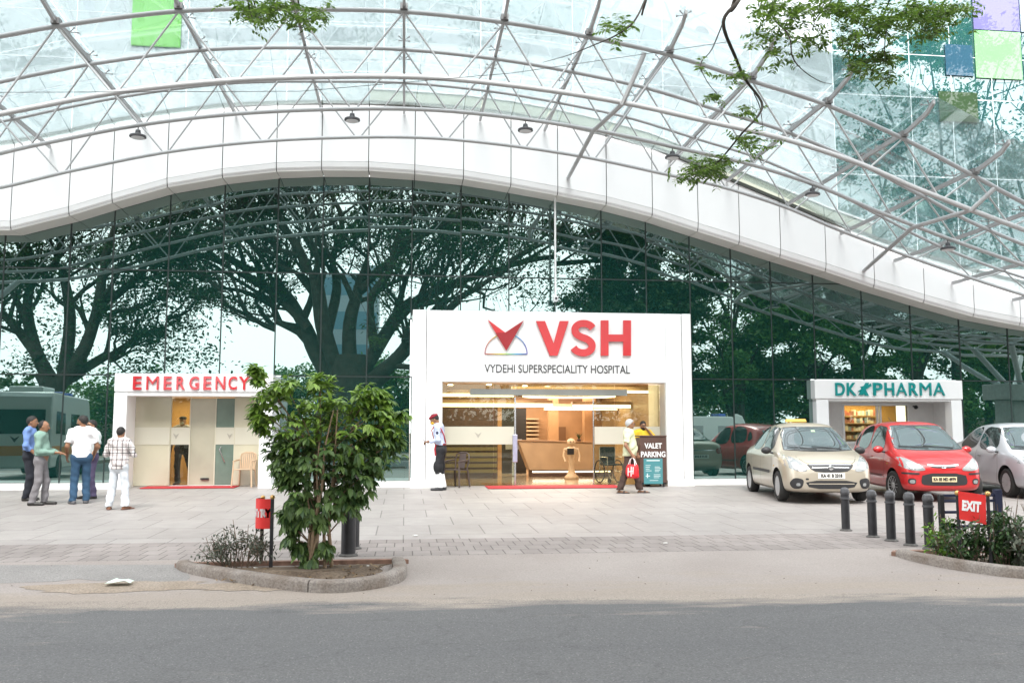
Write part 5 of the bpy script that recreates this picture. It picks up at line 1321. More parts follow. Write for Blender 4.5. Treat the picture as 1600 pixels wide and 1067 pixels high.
# EXIT board on two posts
a, b_ = on_ground(1501, 880), on_ground(1549, 884)
xt = thing('exit_sign', 'red board reading EXIT in white on two black posts in the right island', 'sign', (a + b_) / 2)
d = (b_ - a); d.z = 0; wd = d.length; ang = math.atan2(d.y, d.x); xt.rotation_euler.z = ang
depth_ = (Vector(_C) - a).dot(Vector(_fw)) * -1
s_px = abs((a - Vector(_C)).dot(Vector(_fw))) / FPX                       # metres per photo pixel there
zt = (880 - 772) * s_px; zb_ = (880 - 815) * s_px
for s_ in (-1, 1):
    MB().box(s_ * wd / 2 - .019, s_ * wd / 2 + .019, -.019, .019, -.1, zt - .02).build('post', m_post, xt, 0, .004)
    MB().ball((s_ * wd / 2, 0, zt + .01), .032, 12).build('finial', m_brass, xt, 60)
MB().prism([(-wd / 2 + .01, -.03, zb_ + .03), (wd / 2 - .03, -.03, zb_ - .02), (wd / 2 - .02, -.03, zt - .005), (-wd / 2 + .01, -.03, zt + .035)], (0, .010, 0)).build('board', m_sred, xt, 0)
o = text_mesh('lettering', 'EXIT', .155, .003, m_swhite, xt, .009, .62); o.location = (-.018, -.034, (zt + zb_) / 2 + .02); o.rotation_euler = (0, R(4), 0)
# ENTRY board: a bent sheet whose left half curls away
a, b_ = on_ground(408, 882), on_ground(423, 888)
en = thing('entry_sign', 'bent red board showing white letters RY on two black posts beside the young tree', 'sign', (a + b_) / 2)
m1 = (a + b_) / 2
for p, h in ((a, .75), (b_, .77)):
    q = p - m1; MB().box(q.x - .019, q.x + .019, q.y - .019, q.y + .019, -.12, h).build('post', m_post, en, 0, .004)
    MB().ball((q.x, q.y, h + .02), .028, 12).build('finial', m_brass, en, 60)
def bent(u, z, off=0.0):
    """u runs along the sheet from the right post; the sheet curls back to the left"""
    R_ = .115; th = u / R_
    if u < .11: x, y, nx, ny = -.0 - u * .86, -.02 + .0 * u, 0.0, -1.0; return Vector((.07 + x, y - .03 + ny * off, z))
    th = (u - .11) / R_; x0 = .07 - .11 * .86
    return Vector((x0 - (R_ + off) * math.sin(min(th, 2.4)), -.05 + R_ - (R_ + off) * math.cos(min(th, 2.4)), z))
rows = [[bent(.50 * i / 24, z) for z in (.43, .765)] for i in range(25)]
bk = [[bent(.50 * i / 24, z, -.008) for z in (.43, .765)] for i in range(25)]
MB().sheet(rows).sheet(bk[::-1]).build('board', m_sred, en, 40)
o = text_mesh('lettering', 'ENTRY', .12, .002, m_swhite, en, .008, .82)
co = np.zeros(len(o.data.vertices) * 3, np.float32); o.data.vertices.foreach_get('co', co); co = co.reshape(-1, 3)
mxx = co[:, 0].max(); nc = np.array([bent(.022 + float(mxx - c[0]), .60 + float(c[2]), .004) for c in co], np.float32)
o.data.vertices.foreach_set('co', nc.ravel()); o.data.update()

# low rail fence behind the EXIT sign
fz = thing('low_rail_fence', 'low dark blue rail fence behind the EXIT sign bushes', 'fence', (on_ground(1474, 862)))
fa = on_ground(1476, 862); m_navy = mat('navy_rail', (.012, .016, .045), .45)
MB().box(-.03, .03, -.03, .03, -.05, .72).build('post', m_post, fz, 0, .004)
q = Vector((.78, .0, 0)); MB().box(q.x - .05, q.x + .05, -.03, .03, -.05, .78).build('post', m_navy, fz, 0, .004)
for z in (.30, .48, .62, .69): MB().box(.03, .73, -.014, .014, z, z + .035).build('rail', m_navy, fz, 0, .004)

# ---- leaves
def leaf_quads(C, D, N, Ln, Wd, fold=.25, curl=.25):
    """many leaf blades: base points C, directions D, normals N, lengths and widths; each a folded 8-vertex blade"""
    D = D / np.linalg.norm(D, axis=1)[:, None]; S = np.cross(D, N); S /= np.maximum(np.linalg.norm(S, axis=1), 1e-6)[:, None]; N = np.cross(S, D)
    Ln = Ln[:, None]; Wd = Wd[:, None]; V = []
    for t, w, c in ((0, .0, 0), (.3, .85, -.2), (.62, .95, -.45), (1, .0, -1)):
        mid = C + D * Ln * t + N * Ln * curl * (c * t)
        if w == 0: V.append([mid])
        else: V.append([mid - S * Wd * w * .5 + N * Wd * fold * .5, mid, mid + S * Wd * w * .5 + N * Wd * fold * .5])
    vs = [V[0][0], *V[1], *V[2], V[3][0]]; P = np.stack(vs, 1); n = len(C); base = (np.arange(n) * 8)[:, None]
    q = np.array([[0, 1, 2, 2], [0, 2, 3, 3]])
    quad = np.array([[1, 4, 5, 2], [2, 5, 6, 3]]); tri = np.array([[0, 1, 2], [0, 2, 3], [4, 7, 5], [5, 7, 6]])
    F4 = np.concatenate([base + quad[i] for i in range(2)]); F3 = np.concatenate([base + tri[i] for i in range(4)])
    T = np.concatenate([F4[:, [0, 1, 2]], F4[:, [0, 2, 3]], F3])
    return P.reshape(-1, 3), T
m_bark = mat('grey_brown_bark', (.15, .105, .075), .9, var=.35, scale=9, bump=.6, bscale=40)
m_stem = mat('pale_stem', (.27, .19, .12), .85, var=.3, scale=14)
m_bigleaf = leaf_mat('broad_leaf', (.04, .09, .03), (.16, .25, .075), .36, .34)
m_bigleaf_lit = leaf_mat('lit_broad_leaf', (.14, .26, .035), (.26, .39, .075), .4, .3)  # lit copy of the broad leaf, brightness of the crown top in its colour
rng = np.random.default_rng(5)

# the young broad leaved tree in the left island
tb = on_ground(493, 890); tb.z -= .02
yt = thing('young_tree', 'bushy young tree with big palm shaped leaves in the left kerbed island', 'tree', tb)
spx = abs((tb - Vector(_C)).dot(Vector(_fw))) / FPX
def tp(px, py, dy=0.0): return Vector(((px - 493) * spx + .12 * 0, dy, (890 - py) * spx))
tips = []; tk = MB(); tr_r = random.Random(8)
def stem(P, r0, r1): tk.tube(P, [r0 + (r1 - r0) * i / (len(P) - 1) for i in range(len(P))], 7)
crown_pts = []
outline = [(400, 590, .12), (418, 620, .3), (440, 600, .25), (495, 592, .22), (488, 640, .4), (520, 640, .4), (560, 625, .35), (588, 640, .3), (602, 670, .26), (590, 700, .42), (545, 690, .5), (500, 690, .5), (455, 670, .42), (438, 700, .32), (448, 745, .24), (470, 740, .48), (520, 740, .5), (565, 740, .4), (458, 790, .2), (470, 785, .35), (520, 780, .4), (552, 775, .3), (456, 815, .18), (490, 800, .34), (500, 715, .5), (550, 715, .45), (455, 720, .45), (590, 660, .4), (450, 800, .16), (485, 870, .12), (505, 850, .14), (470, 850, .12), (396, 575, .10), (622, 645, .09), (612, 690, .1), (455, 840, .14), (410, 660, .2), (402, 640, .12), (590, 618, .16), (575, 610, .2)]
for i in range(9):
    x0 = 497 + tr_r.uniform(-22, 22); y0 = 884 + tr_r.uniform(-6, 6)
    k = tr_r.choice([q for q in outline if 440 < q[0] < 560 and q[1] < 745]); P = [tp(x0, y0, tr_r.uniform(-.12, .12))]; e = tp(k[0], k[1], tr_r.uniform(-.3, .3))
    for t in (.25, .5, .75, 1): P.append(P[0].lerp(e, t) + Vector((tr_r.uniform(-.04, .04), tr_r.uniform(-.04, .04), .05 * math.sin(t * 3))))
    stem(P, tr_r.uniform(.014, .026), .006)
    for c in outline:
        pass
for (cx, cy, rad) in outline:
    c = tp(cx, cy); j = Vector((tr_r.uniform(-.1, .1), tr_r.uniform(-.12, .12), 0))
    a_ = tp(497 + (cx - 497) * .22, max(cy + 60, 690) if cy < 780 else 850); stem([a_, a_.lerp(c, .5) + j * .5, c], .010, .004)
Cs, Ds, Ns, Ls, Ws, new = [], [], [], [], [], []
for (cx, cy, rad) in outline:
    c = tp(cx, cy); nk = int(18 + 80 * rad)
    for _ in range(nk):
        v = rng.normal(size=3); v /= np.linalg.norm(v); q = np.array(c) + v * np.array([rad * .62, min(rad * 1.0, .5) * .8 + .05, rad * .55]) * rng.uniform(.35, 1.05)
        out = q - np.array(tp(493, 740)); out[2] *= .6; out = out / np.linalg.norm(out) + rng.normal(size=3) * .5; out[2] += .1
        nl = rng.integers(4, 7); ax = out / np.linalg.norm(out); u = np.cross(ax, [0, 0, 1.0]); u /= np.linalg.norm(u) + 1e-6; w = np.cross(u, ax)
        big = rng.uniform(.5, 1.25)
        for l in range(nl):                                   # leaflets spread like fingers, drooping
            a = (l - (nl - 1) / 2) * .62 + rng.uniform(-.12, .12)
            dd = ax * math.cos(a) + u * math.sin(a) + np.array([0, 0, -.45 - .4 * rng.random()])
            nn = np.array([0, 0, 1.0]) + ax * .45 + rng.normal(size=3) * .28
            Cs.append(q); Ds.append(dd); Ns.append(nn); Ls.append((.145 if cy < 740 else .14) * big * (1 - .12 * abs(l - (nl - 1) / 2)) * rng.uniform(.85, 1.1)); Ws.append(.047 * big * rng.uniform(.75, 1.2))
            new.append(cy < 700 and rng.random() < (.75 if q[2] > 1.5 else .35))  # mostly the upper leaves take the lit colour
Cs, Ds, Ns, Ls, Ws, new = map(np.array, (Cs, Ds, Ns, Ls, Ws, new))
tk.build('trunk', m_stem, yt, 60)
v, f = leaf_quads(Cs[~new], Ds[~new], Ns[~new], Ls[~new], Ws[~new]); quads_mesh('crown', v, f, m_bigleaf, yt)
v, f = leaf_quads(Cs[new], Ds[new], Ns[new], Ls[new], Ws[new]); quads_mesh('lit_foliage', v, f, m_bigleaf_lit, yt)

def shrub(name, label, base, w, h, n, leafm, ll, lw, seed, stems=14, bare=.0, dy=.6, par=None, cat='shrub'):
    r = np.random.default_rng(seed); t = thing(name, label, cat, base)
    b = MB(); C, D, N, L, Wd = [], [], [], [], []
    per = max(1, n // stems)
    for s_ in range(stems):
        x = r.uniform(-.5, .5); e = np.array([x * w + r.normal() * .05, r.uniform(-.5, .5) * w * dy, h * r.uniform(.55, 1.0) * (1 - .5 * abs(x * 1.6) ** 2)])
        a = np.array([x * w * .35, e[1] * .4, -.03]); m_ = (a + e) / 2 + r.normal(size=3) * .04
        b.tube([a, m_, e], [.007, .005, .003], 5)
        for k in range(3):
            tt = r.uniform(.45 if bare else .08, .95); p = a * (1 - tt) + e * tt; q = p + r.normal(size=3) * np.array([.09, .09, .06]) * w; b.tube([p, q], [.004, .002], 4)
            for _ in range(per // 3 + 1):
                s0 = r.uniform(bare, 1.05); c = p * (1 - s0) + q * s0 + r.normal(size=3) * .035
                d_ = (q - p) / (np.linalg.norm(q - p) + 1e-6) * .6 + r.normal(size=3) * .7; C.append(c); D.append(d_); N.append(np.array([0, 0, 1.0]) + r.normal(size=3) * .5)
                L.append(ll * r.uniform(.6, 1.2)); Wd.append(lw * r.uniform(.7, 1.2))
    b.build('stems', m_bark, t, 60)
    v, f = leaf_quads(*map(np.array, (C, D, N, L, Wd))); quads_mesh('foliage', v, f, leafm, t)
    return t
m_dryleaf = leaf_mat('dusty_leaf', (.06, .075, .055), (.14, .15, .11), .7, .15)
m_bushleaf = leaf_mat('bush_leaf', (.016, .045, .014), (.06, .12, .035), .45, .2)
m_lime = leaf_mat('lime_leaf', (.10, .22, .03), (.20, .36, .05), .45, .3)
shrub('dry_shrub', 'sparse dusty twiggy shrub left of the red ENTRY board', on_ground(372, 886), .72, .54, 900, m_dryleaf, .055, .02, 21, 28, .3)
k = 0
for (px, py, w, h, n, lm, lbl) in ((1478, 874, .42, .62, 260, m_lime, 'lime green young bush leaning out beside the nearest bollard'),
                               (1520, 880, .62, .60, 800, m_bushleaf, 'dense dark bush below the EXIT board'),
                               (1568, 884, .62, .85, 1000, m_bushleaf, 'green bush right of the EXIT board'),
                               (1625, 888, .70, .88, 800, m_dryleaf, 'dusty grey green bush at the right edge of the island'),
                               (1680, 890, .70, .75, 300, m_bushleaf, 'green bush far right in the island')):
    g = on_ground(px, py); shrub('bush', lbl, g, w, h, n, lm, .085, .034, 40 + k, 22, 0); k += 1

# ---- litter
g = gp(186, 914, .02)
lt = tag(MB().sheet([[(-.12 + .06 * i + rnd.uniform(-.01, .01), -.07 + .05 * j, .012 + rnd.uniform(0, .035) * (0 < i < 4)) for i in range(5)] for j in range(4)]).build('plastic_bag', mat('mint_plastic', (.60, .74, .64), .5), None, 0), 'crumpled pale green plastic bag lying on the sandy edge', 'litter')
lt.location = g
for i, (px, py, s_, lbl) in enumerate(((1040, 850, .035, 'tiny white scrap on the paving near the middle'), (649, 838, .05, 'small white scrap on the pavers right of the young tree'), (399, 889, .035, 'small white scrap on the soil below the ENTRY board'), (1416, 870, .06, 'white scrap at the tip of the right island'), (575, 886, .02, 'tiny white scrap on the soil right of the trunk'))):
    g = gp(px, py, .012); o = MB().prism([(s_ * math.cos(a) * rnd.uniform(.6, 1), s_ * math.sin(a) * rnd.uniform(.5, 1), .0) for a in (0, 1.1, 2.3, 3.4, 4.6, 5.5)], (0, 0, .012)).build('paper_scrap', mat('scrap_white', (.7, .69, .66), .8), None, 0)
    o.location = g; tag(o, lbl, 'litter', 'paper scraps')
st = random.Random(12); mb = MB()
for i in range(130):
    x = st.uniform(-9, 13); y = st.choice([st.gauss(-13.9, .35), st.uniform(-14.2, -11.9)]); s_ = st.uniform(.003, .010)
    mb.ball((x, y, ground_z(y) + s_ * .3), (s_, s_ * st.uniform(.6, 1), s_ * .6), 5)
for i in range(120):
    y = st.uniform(-13.2, -12.4); x = st.uniform(-1.9, -.2); s_ = st.uniform(.006, .016); mb.ball((x, y, ground_z(y) + .015), (s_, s_, s_ * .6), 5)
o = mb.build('loose_grit', m_soil, None, 0); o['kind'] = 'stuff'; o['label'] = 'loose grit and pebbles scattered along the sandy road edge'

ll = np.random.default_rng(14); n = 150
lx = np.where(ll.random(n) < .6, ll.uniform(-2.0, -.1, n), ll.uniform(6.2, 9.5, n)); ly = ll.uniform(-13.35, -12.35, n)
C = np.stack([lx, ly, np.array([ground_z(y) for y in ly]) + .032], 1); D = ll.normal(size=(n, 3)) * np.array([1, 1, .12]); N = np.tile([0, 0, 1.0], (n, 1)) + ll.normal(size=(n, 3)) * .2
v, f = leaf_quads(C, D, N, ll.uniform(.04, .10, n), ll.uniform(.015, .035, n)); o = quads_mesh('leaf_litter', v, f, leaf_mat('dead_leaf', (.13, .08, .04), (.28, .2, .11), .8, .1))
o['kind'] = 'stuff'; o['label'] = 'dry fallen leaves scattered on the soil of the planting islands'

# ---- chairs
def plastic_chair(label, loc, rz, col, slats):
    m = mat('chair_plastic_%d' % int(col[0] * 1000), col, .4)
    t = thing('plastic_chair', label, 'chair', loc, rz)
    MB().prism([(-.21, -.22, .42), (.21, -.22, .42), (.19, .20, .40), (-.19, .20, .40)], (0, 0, .025)).build('seat', m, t, 0, .01)
    for sx in (-1, 1):
        MB().tube([(sx * .22, -.22, .62), (sx * .225, -.22, .44), (sx * .25, -.25, .0)], [.018, .022, .020], 8).build('leg', m, t, 60)
        MB().tube([(sx * .19, .19, .43), (sx * .22, .26, .0)], [.022, .020], 8).build('leg', m, t, 60)
        MB().tube([(sx * .22, -.24, .63), (sx * .245, -.05, .645), (sx * .215, .20, .66)], [.020, .024, .018], 8).build('armrest', m, t, 60)
    b = MB(); b.tube([(-.17, .19, .42), (-.205, .24, .68), (-.18, .27, .80), (-.09, .285, .84), (.09, .285, .84), (.18, .27, .80), (.205, .24, .68), (.17, .19, .42)], .018, 8)
    if slats:
        for i in range(7):
            x = -.135 + .045 * i; b.prism([(x - .016, .20, .44), (x + .016, .20, .44), (x * 1.1 + .016, .275, .83), (x * 1.1 - .016, .275, .83)], (0, .012, 0))
    else:
        b.prism([(-.09, .20, .46), (.09, .20, .46), (.10, .27, .82), (-.10, .27, .82)], (0, .014, 0))
    b.build('backrest', m, t, 40)
plastic_chair('beige plastic armchair with slatted back beside the emergency doors', (-3.93, .12, ground_z(.12) + .002), R(-8), (.58, .42, .28), True)
plastic_chair('brown plastic armchair standing before the lobby glass behind the guard', (1.30, -.50, ground_z(-.5) + .002), R(-38), (.075, .055, .05), False)

# ================================================================ CARS
def poly_patch(bvh, pts, dirv, off, th=.0, step=.05, frame='front', far=3.0):
    """a panel cut to a 2D outline and laid on the car body: seen from the front (y,z), the side (x,z) or above (x,y)"""
    bm = bmesh.new(); f = bm.faces.new([bm.verts.new((p[0], p[1], 0)) for p in pts])
    for ax in (0, 1):
        lo = min(p[ax] for p in pts); hi = max(p[ax] for p in pts); n = max(1, int((hi - lo) / step))
        for k in range(1, n + 1):
            c = [0, 0, 0]; c[ax] = lo + (hi - lo) * k / (n + 1); no = [0, 0, 0]; no[ax] = 1
            bmesh.ops.bisect_plane(bm, geom=bm.verts[:] + bm.edges[:] + bm.faces[:], plane_co=c, plane_no=no)
    d = Vector(dirv).normalized(); vs = []; ok = True
    bm.verts.index_update()
    for v in bm.verts:
        a, b = v.co.x, v.co.y
        o = Vector((0, a, b)) if frame == 'front' else Vector((a, 0, b)) if frame == 'side' else Vector((a, b, 0))
        h = bvh.ray_cast(o - d * far, d)
        if h[0] is None:
            h = bvh.find_nearest(o - d * far * .3)
        vs.append(h[0] - d * off)
    fs = [[v.index for v in fc.verts] for fc in bm.faces]; bm.free()
    mb = MB(); mb.add(vs, fs)
    # turn the faces towards the viewer side
    n = Vector((0, 0, 0))
    for q in fs:
        n += (vs[q[1]] - vs[q[0]]).cross(vs[q[2]] - vs[q[0]])
    if n.dot(d) > 0: mb.f = [q[::-1] for q in mb.f]
    return mb
def smooth_outline(pts, it=2):
    P = [Vector(p) for p in pts]
    for _ in range(it):
        Q = []
        for i in range(len(P)):
            a, b = P[i], P[(i + 1) % len(P)]; Q += [a.lerp(b, .22), a.lerp(b, .78)]
        P = Q
    return [(p[0], p[1]) for p in P]

m_tyre = mat('tyre_rubber', (.022, .021, .02), .85, var=.2, scale=30)
m_rim = mat('silver_wheel', (.50, .50, .51), .35, metal=.5)
m_cglass = mirror_mat('car_glass', (.03, .036, .036), .13, (1, 1, 1), 0, .8)
m_wglass = mirror_mat('windshield_glass', (.05, .06, .062), .22, (1, 1, 1), 0, .8)
m_trim = mat('black_trim', (.022, .022, .024), .5)
m_chr = mat('car_chrome', (.75, .75, .76), .12, metal=1)
m_lamp = mat('clear_lamp', (.25, .26, .26), .08, spec=.9, coat=.8, var=.12, scale=9)
m_tail = mat('tail_lamp_red', (.35, .01, .012), .15, coat=.8)
m_well = mat('wheel_well', (.012, .012, .012), .9)
def paint(name, c, metal=.35): return mat(name, c, .30, metal=metal, coat=.7, spec=.5)

def car(name, label, pos, heading, P):
    """local frame: x forward, y to the car's left, z up; origin on the ground at mid wheelbase"""
    root = thing(name, label, 'car', pos, heading, None, P.get('scale', 1.0))
    paintm = P['paint']
    st = P['st']; n = 0; rows = []
    for (x, w, zb, zl, zt, wt, cr) in st:     # x, half width, underside, waist, top, half width of top, crown
        ws = w - .028
        half = [(0, zb), (w - .16, zb), (w - .035, zb + .05), (w - .006, zb + .19), (w, zb + (zl - zb) * .58), (ws + .012, zl - .05), (ws - .012, zl), (ws + (wt - ws) * .55, zl + (zt - zl) * .55), (wt, zt - min(.06, (zt - zl) * .25)), (wt - .07, zt - .004), (wt * .5, zt + cr * .75), (0, zt + cr)]
        ring = [(x, y, z) for y, z in half] + [(x, -y, z) for y, z in half[-2:0:-1]]
        rows.append(ring)
    k = len(rows[0]); V = [p for r in rows for p in r]
    F = [(i*k + j, i*k + (j+1) % k, (i+1)*k + (j+1) % k, (i+1)*k + j) for i in range(len(rows)-1) for j in range(k)]
    F += [tuple(range(k - 1, -1, -1)), tuple((len(rows)-1)*k + j for j in range(k))]
    me = bpy.data.meshes.new('shell'); me.from_pydata(V, [], F); o = bpy.data.objects.new('shell', me); COL.objects.link(o)
    bm = bmesh.new(); bm.from_mesh(me); bmesh.ops.recalc_face_normals(bm, faces=bm.faces[:]); bm.to_mesh(me); bm.free()
    s = o.modifiers.new('s', 'SUBSURF'); s.levels = s.render_levels = 2
    bpy.context.view_layer.update()
    ev = bpy.data.meshes.new_from_object(o.evaluated_get(bpy.context.evaluated_depsgraph_get()))
    bvh = BVHTree.FromPolygons([v.co.copy() for v in ev.vertices], [list(p.vertices) for p in ev.polygons])
    bpy.data.objects.remove(o); bpy.data.meshes.remove(me)
    ev.materials.clear(); ev.materials.append(paintm); ev.materials.append(m_well)
    ev.polygons.foreach_set('use_smooth', [True] * len(ev.polygons))
    body = bpy.data.objects.new('body', ev); COL.objects.link(body)
    # wheel arches cut out of the shell
    wb, r, tw, hw = P['wb'], P['r'], P['tw'], P['hw']
    cut = MB()
    for x in (wb / 2, -wb / 2):
        for s_ in (-1, 1):
            M_ = Matrix.Translation((x, s_ * (hw - .06), r + .01)) @ Matrix.Rotation(R(90), 4, 'X')
            cut.lathe([(r + .055, -.17), (r + .055, .17)], 40, M_)
    co = cut.build('cutter', m_well, None, 0); co.data.materials.append(m_well)
    bo = body.modifiers.new('b', 'BOOLEAN'); bo.object = co; bo.operation = 'DIFFERENCE'; bo.solver = 'EXACT'
    try: bo.material_mode = 'TRANSFER'
    except Exception: pass
    bpy.context.view_layer.update()
    em_ = bpy.data.meshes.new_from_object(body.evaluated_get(bpy.context.evaluated_depsgraph_get()))
    body.modifiers.clear(); body.data = em_; bpy.data.objects.remove(co); body.parent = root
    em_.set_sharp_from_angle(angle=R(42))
    for x in (wb / 2, -wb / 2):
        for s_ in (-1, 1):
            w = part_empty('wheel', root); w.location = (x, s_ * (tw / 2), r); w.rotation_euler = (R(-90) * s_, 0, P.get('steer', 0) if x > 0 else 0)
            wd = .09
            MB().lathe([(r * .66, -wd), (r * .9, -wd), (r * .985, -wd * .72), (r, -wd * .3), (r, wd * .3), (r * .985, wd * .72), (r * .9, wd), (r * .68, wd), (r * .66, wd * .8)], 32).build('tyre', m_tyre, w, 40)
            b = MB(); b.lathe([(r * .69, wd * .62), (r * .68, wd * .9), (r * .62, wd * .85), (r * .60, wd * .62)], 32)
            b.lathe([(.001, wd * .96), (r * .16, wd * .94), (r * .22, wd * .8), (r * .2, wd * .6)], 16)
            ns = P.get('spokes', 8)
            for a in range(ns):
                t = 2 * math.pi * a / ns; c, s2 = math.cos(t), math.sin(t)
                for q in ((-.06, -.045), (.045, .06)) if P.get('twin', True) else ((-.075, .075),):
                    pts = [(r * .15, q[0] * r * 1.6), (r * .15, q[1] * r * 1.6), (r * .66, q[1] * r * 2.4), (r * .66, q[0] * r * 2.4)]
                    b.prism([(u * c - v_ * s2, u * s2 + v_ * c, wd * .62) for u, v_ in pts], (0, 0, wd * .26))
            b.build('rim', m_rim, w, 30)
            MB().lathe([(r * .64, wd * .42), (r * .64, wd * .45)], 24).build('brake_disc', mat('dark_disc', (.05, .05, .05), .6), w, 0)
    def side(nm, pts, m, off=.004, par=None, both=True, step=.06):
        for s_ in (1, -1) if both else (1,):
            poly_patch(bvh, pts, (0, -s_, 0), off, step=step, frame='side').build(nm, m, par or root, 60)
    def front(nm, pts, m, off=.004, par=None, step=.05, mirror=False, d=(-1, 0, 0)):
        r_ = None
        for s_ in (1, -1) if mirror else (1,):
            r_ = poly_patch(bvh, [(p[0] * s_, p[1]) for p in pts], (d[0], d[1] * s_, d[2]), off, step=step).build(nm, m, par or root, 60)
        return r_
    def rear(nm, pts, m, off=.004, step=.05, mirror=False):
        for s_ in (1, -1) if mirror else (1,):
            poly_patch(bvh, [(p[0] * s_, p[1]) for p in pts], (1, 0, 0), off, step=step).build(nm, m, root, 60)
    P['detail'](side, front, rear, root, bvh, P)
    # door mirrors and wipers
    mxp, mzp = P['mirror']
    for s_ in (1, -1):
        h = bvh.ray_cast(Vector((mxp, s_ * 3, mzp - .06)), Vector((0, -s_, 0)))[0]
        mr = MB().ball((mxp, h.y + s_ * .13, mzp), (.06, .105, .072), 14).build('door_mirror', P['mirm'], root, 60)
        MB().tube([(mxp + .02, h.y, mzp - .05), (mxp, h.y + s_ * .08, mzp - .03)], .022, 8).build('mirror_arm', m_trim, mr, 60)
        MB().ball((mxp - .035, h.y + s_ * .13, mzp), (.03, .085, .055), 12).build('mirror_glass', m_cglass, mr, 60)
    return root, bvh
def ribbon(pts, w):
    """outline of a thin band along a polyline"""
    P = [Vector(p) for p in pts]; L, Rr = [], []
    for i in range(len(P)):
        d = (P[min(i+1, len(P)-1)] - P[max(i-1, 0)]).normalized(); q = Vector((-d.y, d.x)) * w / 2; L.append(P[i] + q); Rr.append(P[i] - q)
    return [(p.x, p.y) for p in L + Rr[::-1]]
def seams(side, lines, w=.008):
    for l in lines:
        for a, b in zip(l[:-1], l[1:]):
            pass
        side('door_seam', ribbon(l, w), m_seam, .0015, step=.05)
def wheel_front(front): pass
def plate(root, bvh, z, txt, m, y=0.0, h=.11, w=.5, front=True):
    x = bvh.ray_cast(Vector((4 if front else -4, y, z)), Vector((-1 if front else 1, 0, 0)))[0].x; s_ = 1 if front else -1
    pl_ = MB().box(min(x, x + s_ * .016), max(x, x + s_ * .016), y - w / 2, y + w / 2, z - h / 2, z + h / 2).build('number_plate', m, root, 0, .004)
    o = text_mesh('plate_text', txt, h * .78, .002, mat('plate_black', (.02, .02, .02), .6), pl_, .004, .80); o.location = (x + s_ * .020, y, z); o.rotation_euler = (0, 0, R(90) if front else R(-90))

# station lists ------------------------------------------------ rear to front
SEDAN = [(-1.93, .60, .42, .78, .90, .52, .01), (-1.90, .70, .30, .84, .98, .60, .015), (-1.75, .80, .22, .90, 1.03, .66, .02), (-1.45, .835, .19, .93, 1.07, .66, .02), (-1.22, .845, .18, .93, 1.14, .62, .02), (-.85, .85, .17, .93, 1.40, .57, .03), (-.55, .85, .17, .92, 1.48, .565, .035), (.0, .85, .17, .91, 1.51, .575, .035), (.32, .85, .17, .90, 1.485, .575, .035), (.52, .85, .17, .895, 1.41, .59, .035),
         (1.10, .85, .17, .885, 1.00, .70, .035), (1.22, .848, .17, .875, .965, .71, .035), (1.45, .84, .18, .84, .915, .68, .03), (1.68, .81, .19, .77, .85, .63, .025), (1.82, .755, .20, .68, .765, .55, .02), (1.90, .66, .24, .60, .68, .48, .01), (1.925, .56, .30, .54, .60, .42, .0)]
HATCH = [(-1.74, .55, .42, .84, 1.12, .46, .01), (-1.72, .68, .30, .90, 1.22, .52, .02), (-1.58, .77, .22, .93, 1.36, .55, .03), (-1.3, .795, .19, .93, 1.46, .57, .035), (-.8, .80, .18, .92, 1.52, .575, .035), (-.2, .80, .18, .90, 1.54, .58, .035), (.18, .80, .18, .89, 1.52, .58, .035), (.38, .80, .18, .885, 1.455, .59, .035),
         (1.02, .80, .18, .875, 1.02, .68, .035), (1.14, .798, .18, .865, .975, .69, .035), (1.34, .79, .18, .83, .92, .66, .03), (1.54, .76, .19, .76, .845, .60, .025), (1.66, .70, .20, .68, .76, .52, .02), (1.72, .62, .24, .60, .67, .46, .01), (1.745, .52, .30, .54, .60, .40, .0)]
ETIOS = [(-2.06, .60, .42, .78, .93, .52, .01), (-2.03, .70, .30, .86, 1.02, .60, .015), (-1.85, .80, .22, .92, 1.06, .66, .02), (-1.5, .84, .19, .94, 1.10, .66, .02), (-1.25, .845, .18, .94, 1.17, .61, .02), (-.85, .85, .17, .93, 1.42, .56, .03), (-.5, .85, .17, .92, 1.49, .56, .035), (.05, .85, .17, .91, 1.51, .57, .035), (.40, .85, .17, .90, 1.475, .57, .035), (.60, .85, .17, .895, 1.40, .585, .035),
         (1.22, .85, .17, .885, .99, .70, .035), (1.35, .848, .17, .875, .955, .71, .035), (1.58, .84, .18, .84, .905, .68, .03), (1.85, .81, .19, .77, .84, .63, .025), (2.0, .755, .20, .68, .75, .55, .02), (2.08, .66, .24, .60, .67, .48, .01), (2.11, .56, .30, .54, .60, .42, .0)]
m_beige = paint('beige_metallic', (.47, .415, .33)); m_redcar = paint('red_metallic', (.50, .018, .02), .15); m_silver = paint('silver_metallic', (.50, .52, .55), .15)

def windscreen(front, bvh, zlo, zhi, wlo, whi):
    pts = [(-wlo, zlo), (-wlo * .5, zlo - .02), (0, zlo - .025), (wlo * .5, zlo - .02), (wlo, zlo), (whi, zhi), (whi * .5, zhi + .018), (0, zhi + .022), (-whi * .5, zhi + .018), (-whi, zhi)]
    front('windshield_seal', [(p[0] * 1.025, p[1] + (.014 if p[1] > (zlo + zhi) / 2 else -.012)) for p in pts], m_trim, .003)
    return front('windshield', pts, m_wglass, .006)
def wipers(root, bvh, z):
    for (y0, y1, dz) in ((.45, -.12, .045), (-.05, -.58, .04)):
        L = []
        for t in (0, .5, 1):
            y = y0 + (y1 - y0) * t; h = bvh.ray_cast(Vector((4, y, z + dz * t)), Vector((-1, 0, 0)))[0]; L.append(h + Vector((.018, 0, .012)))
        MB().tube(L, .009, 5).build('wiper', m_trim, root, 60)

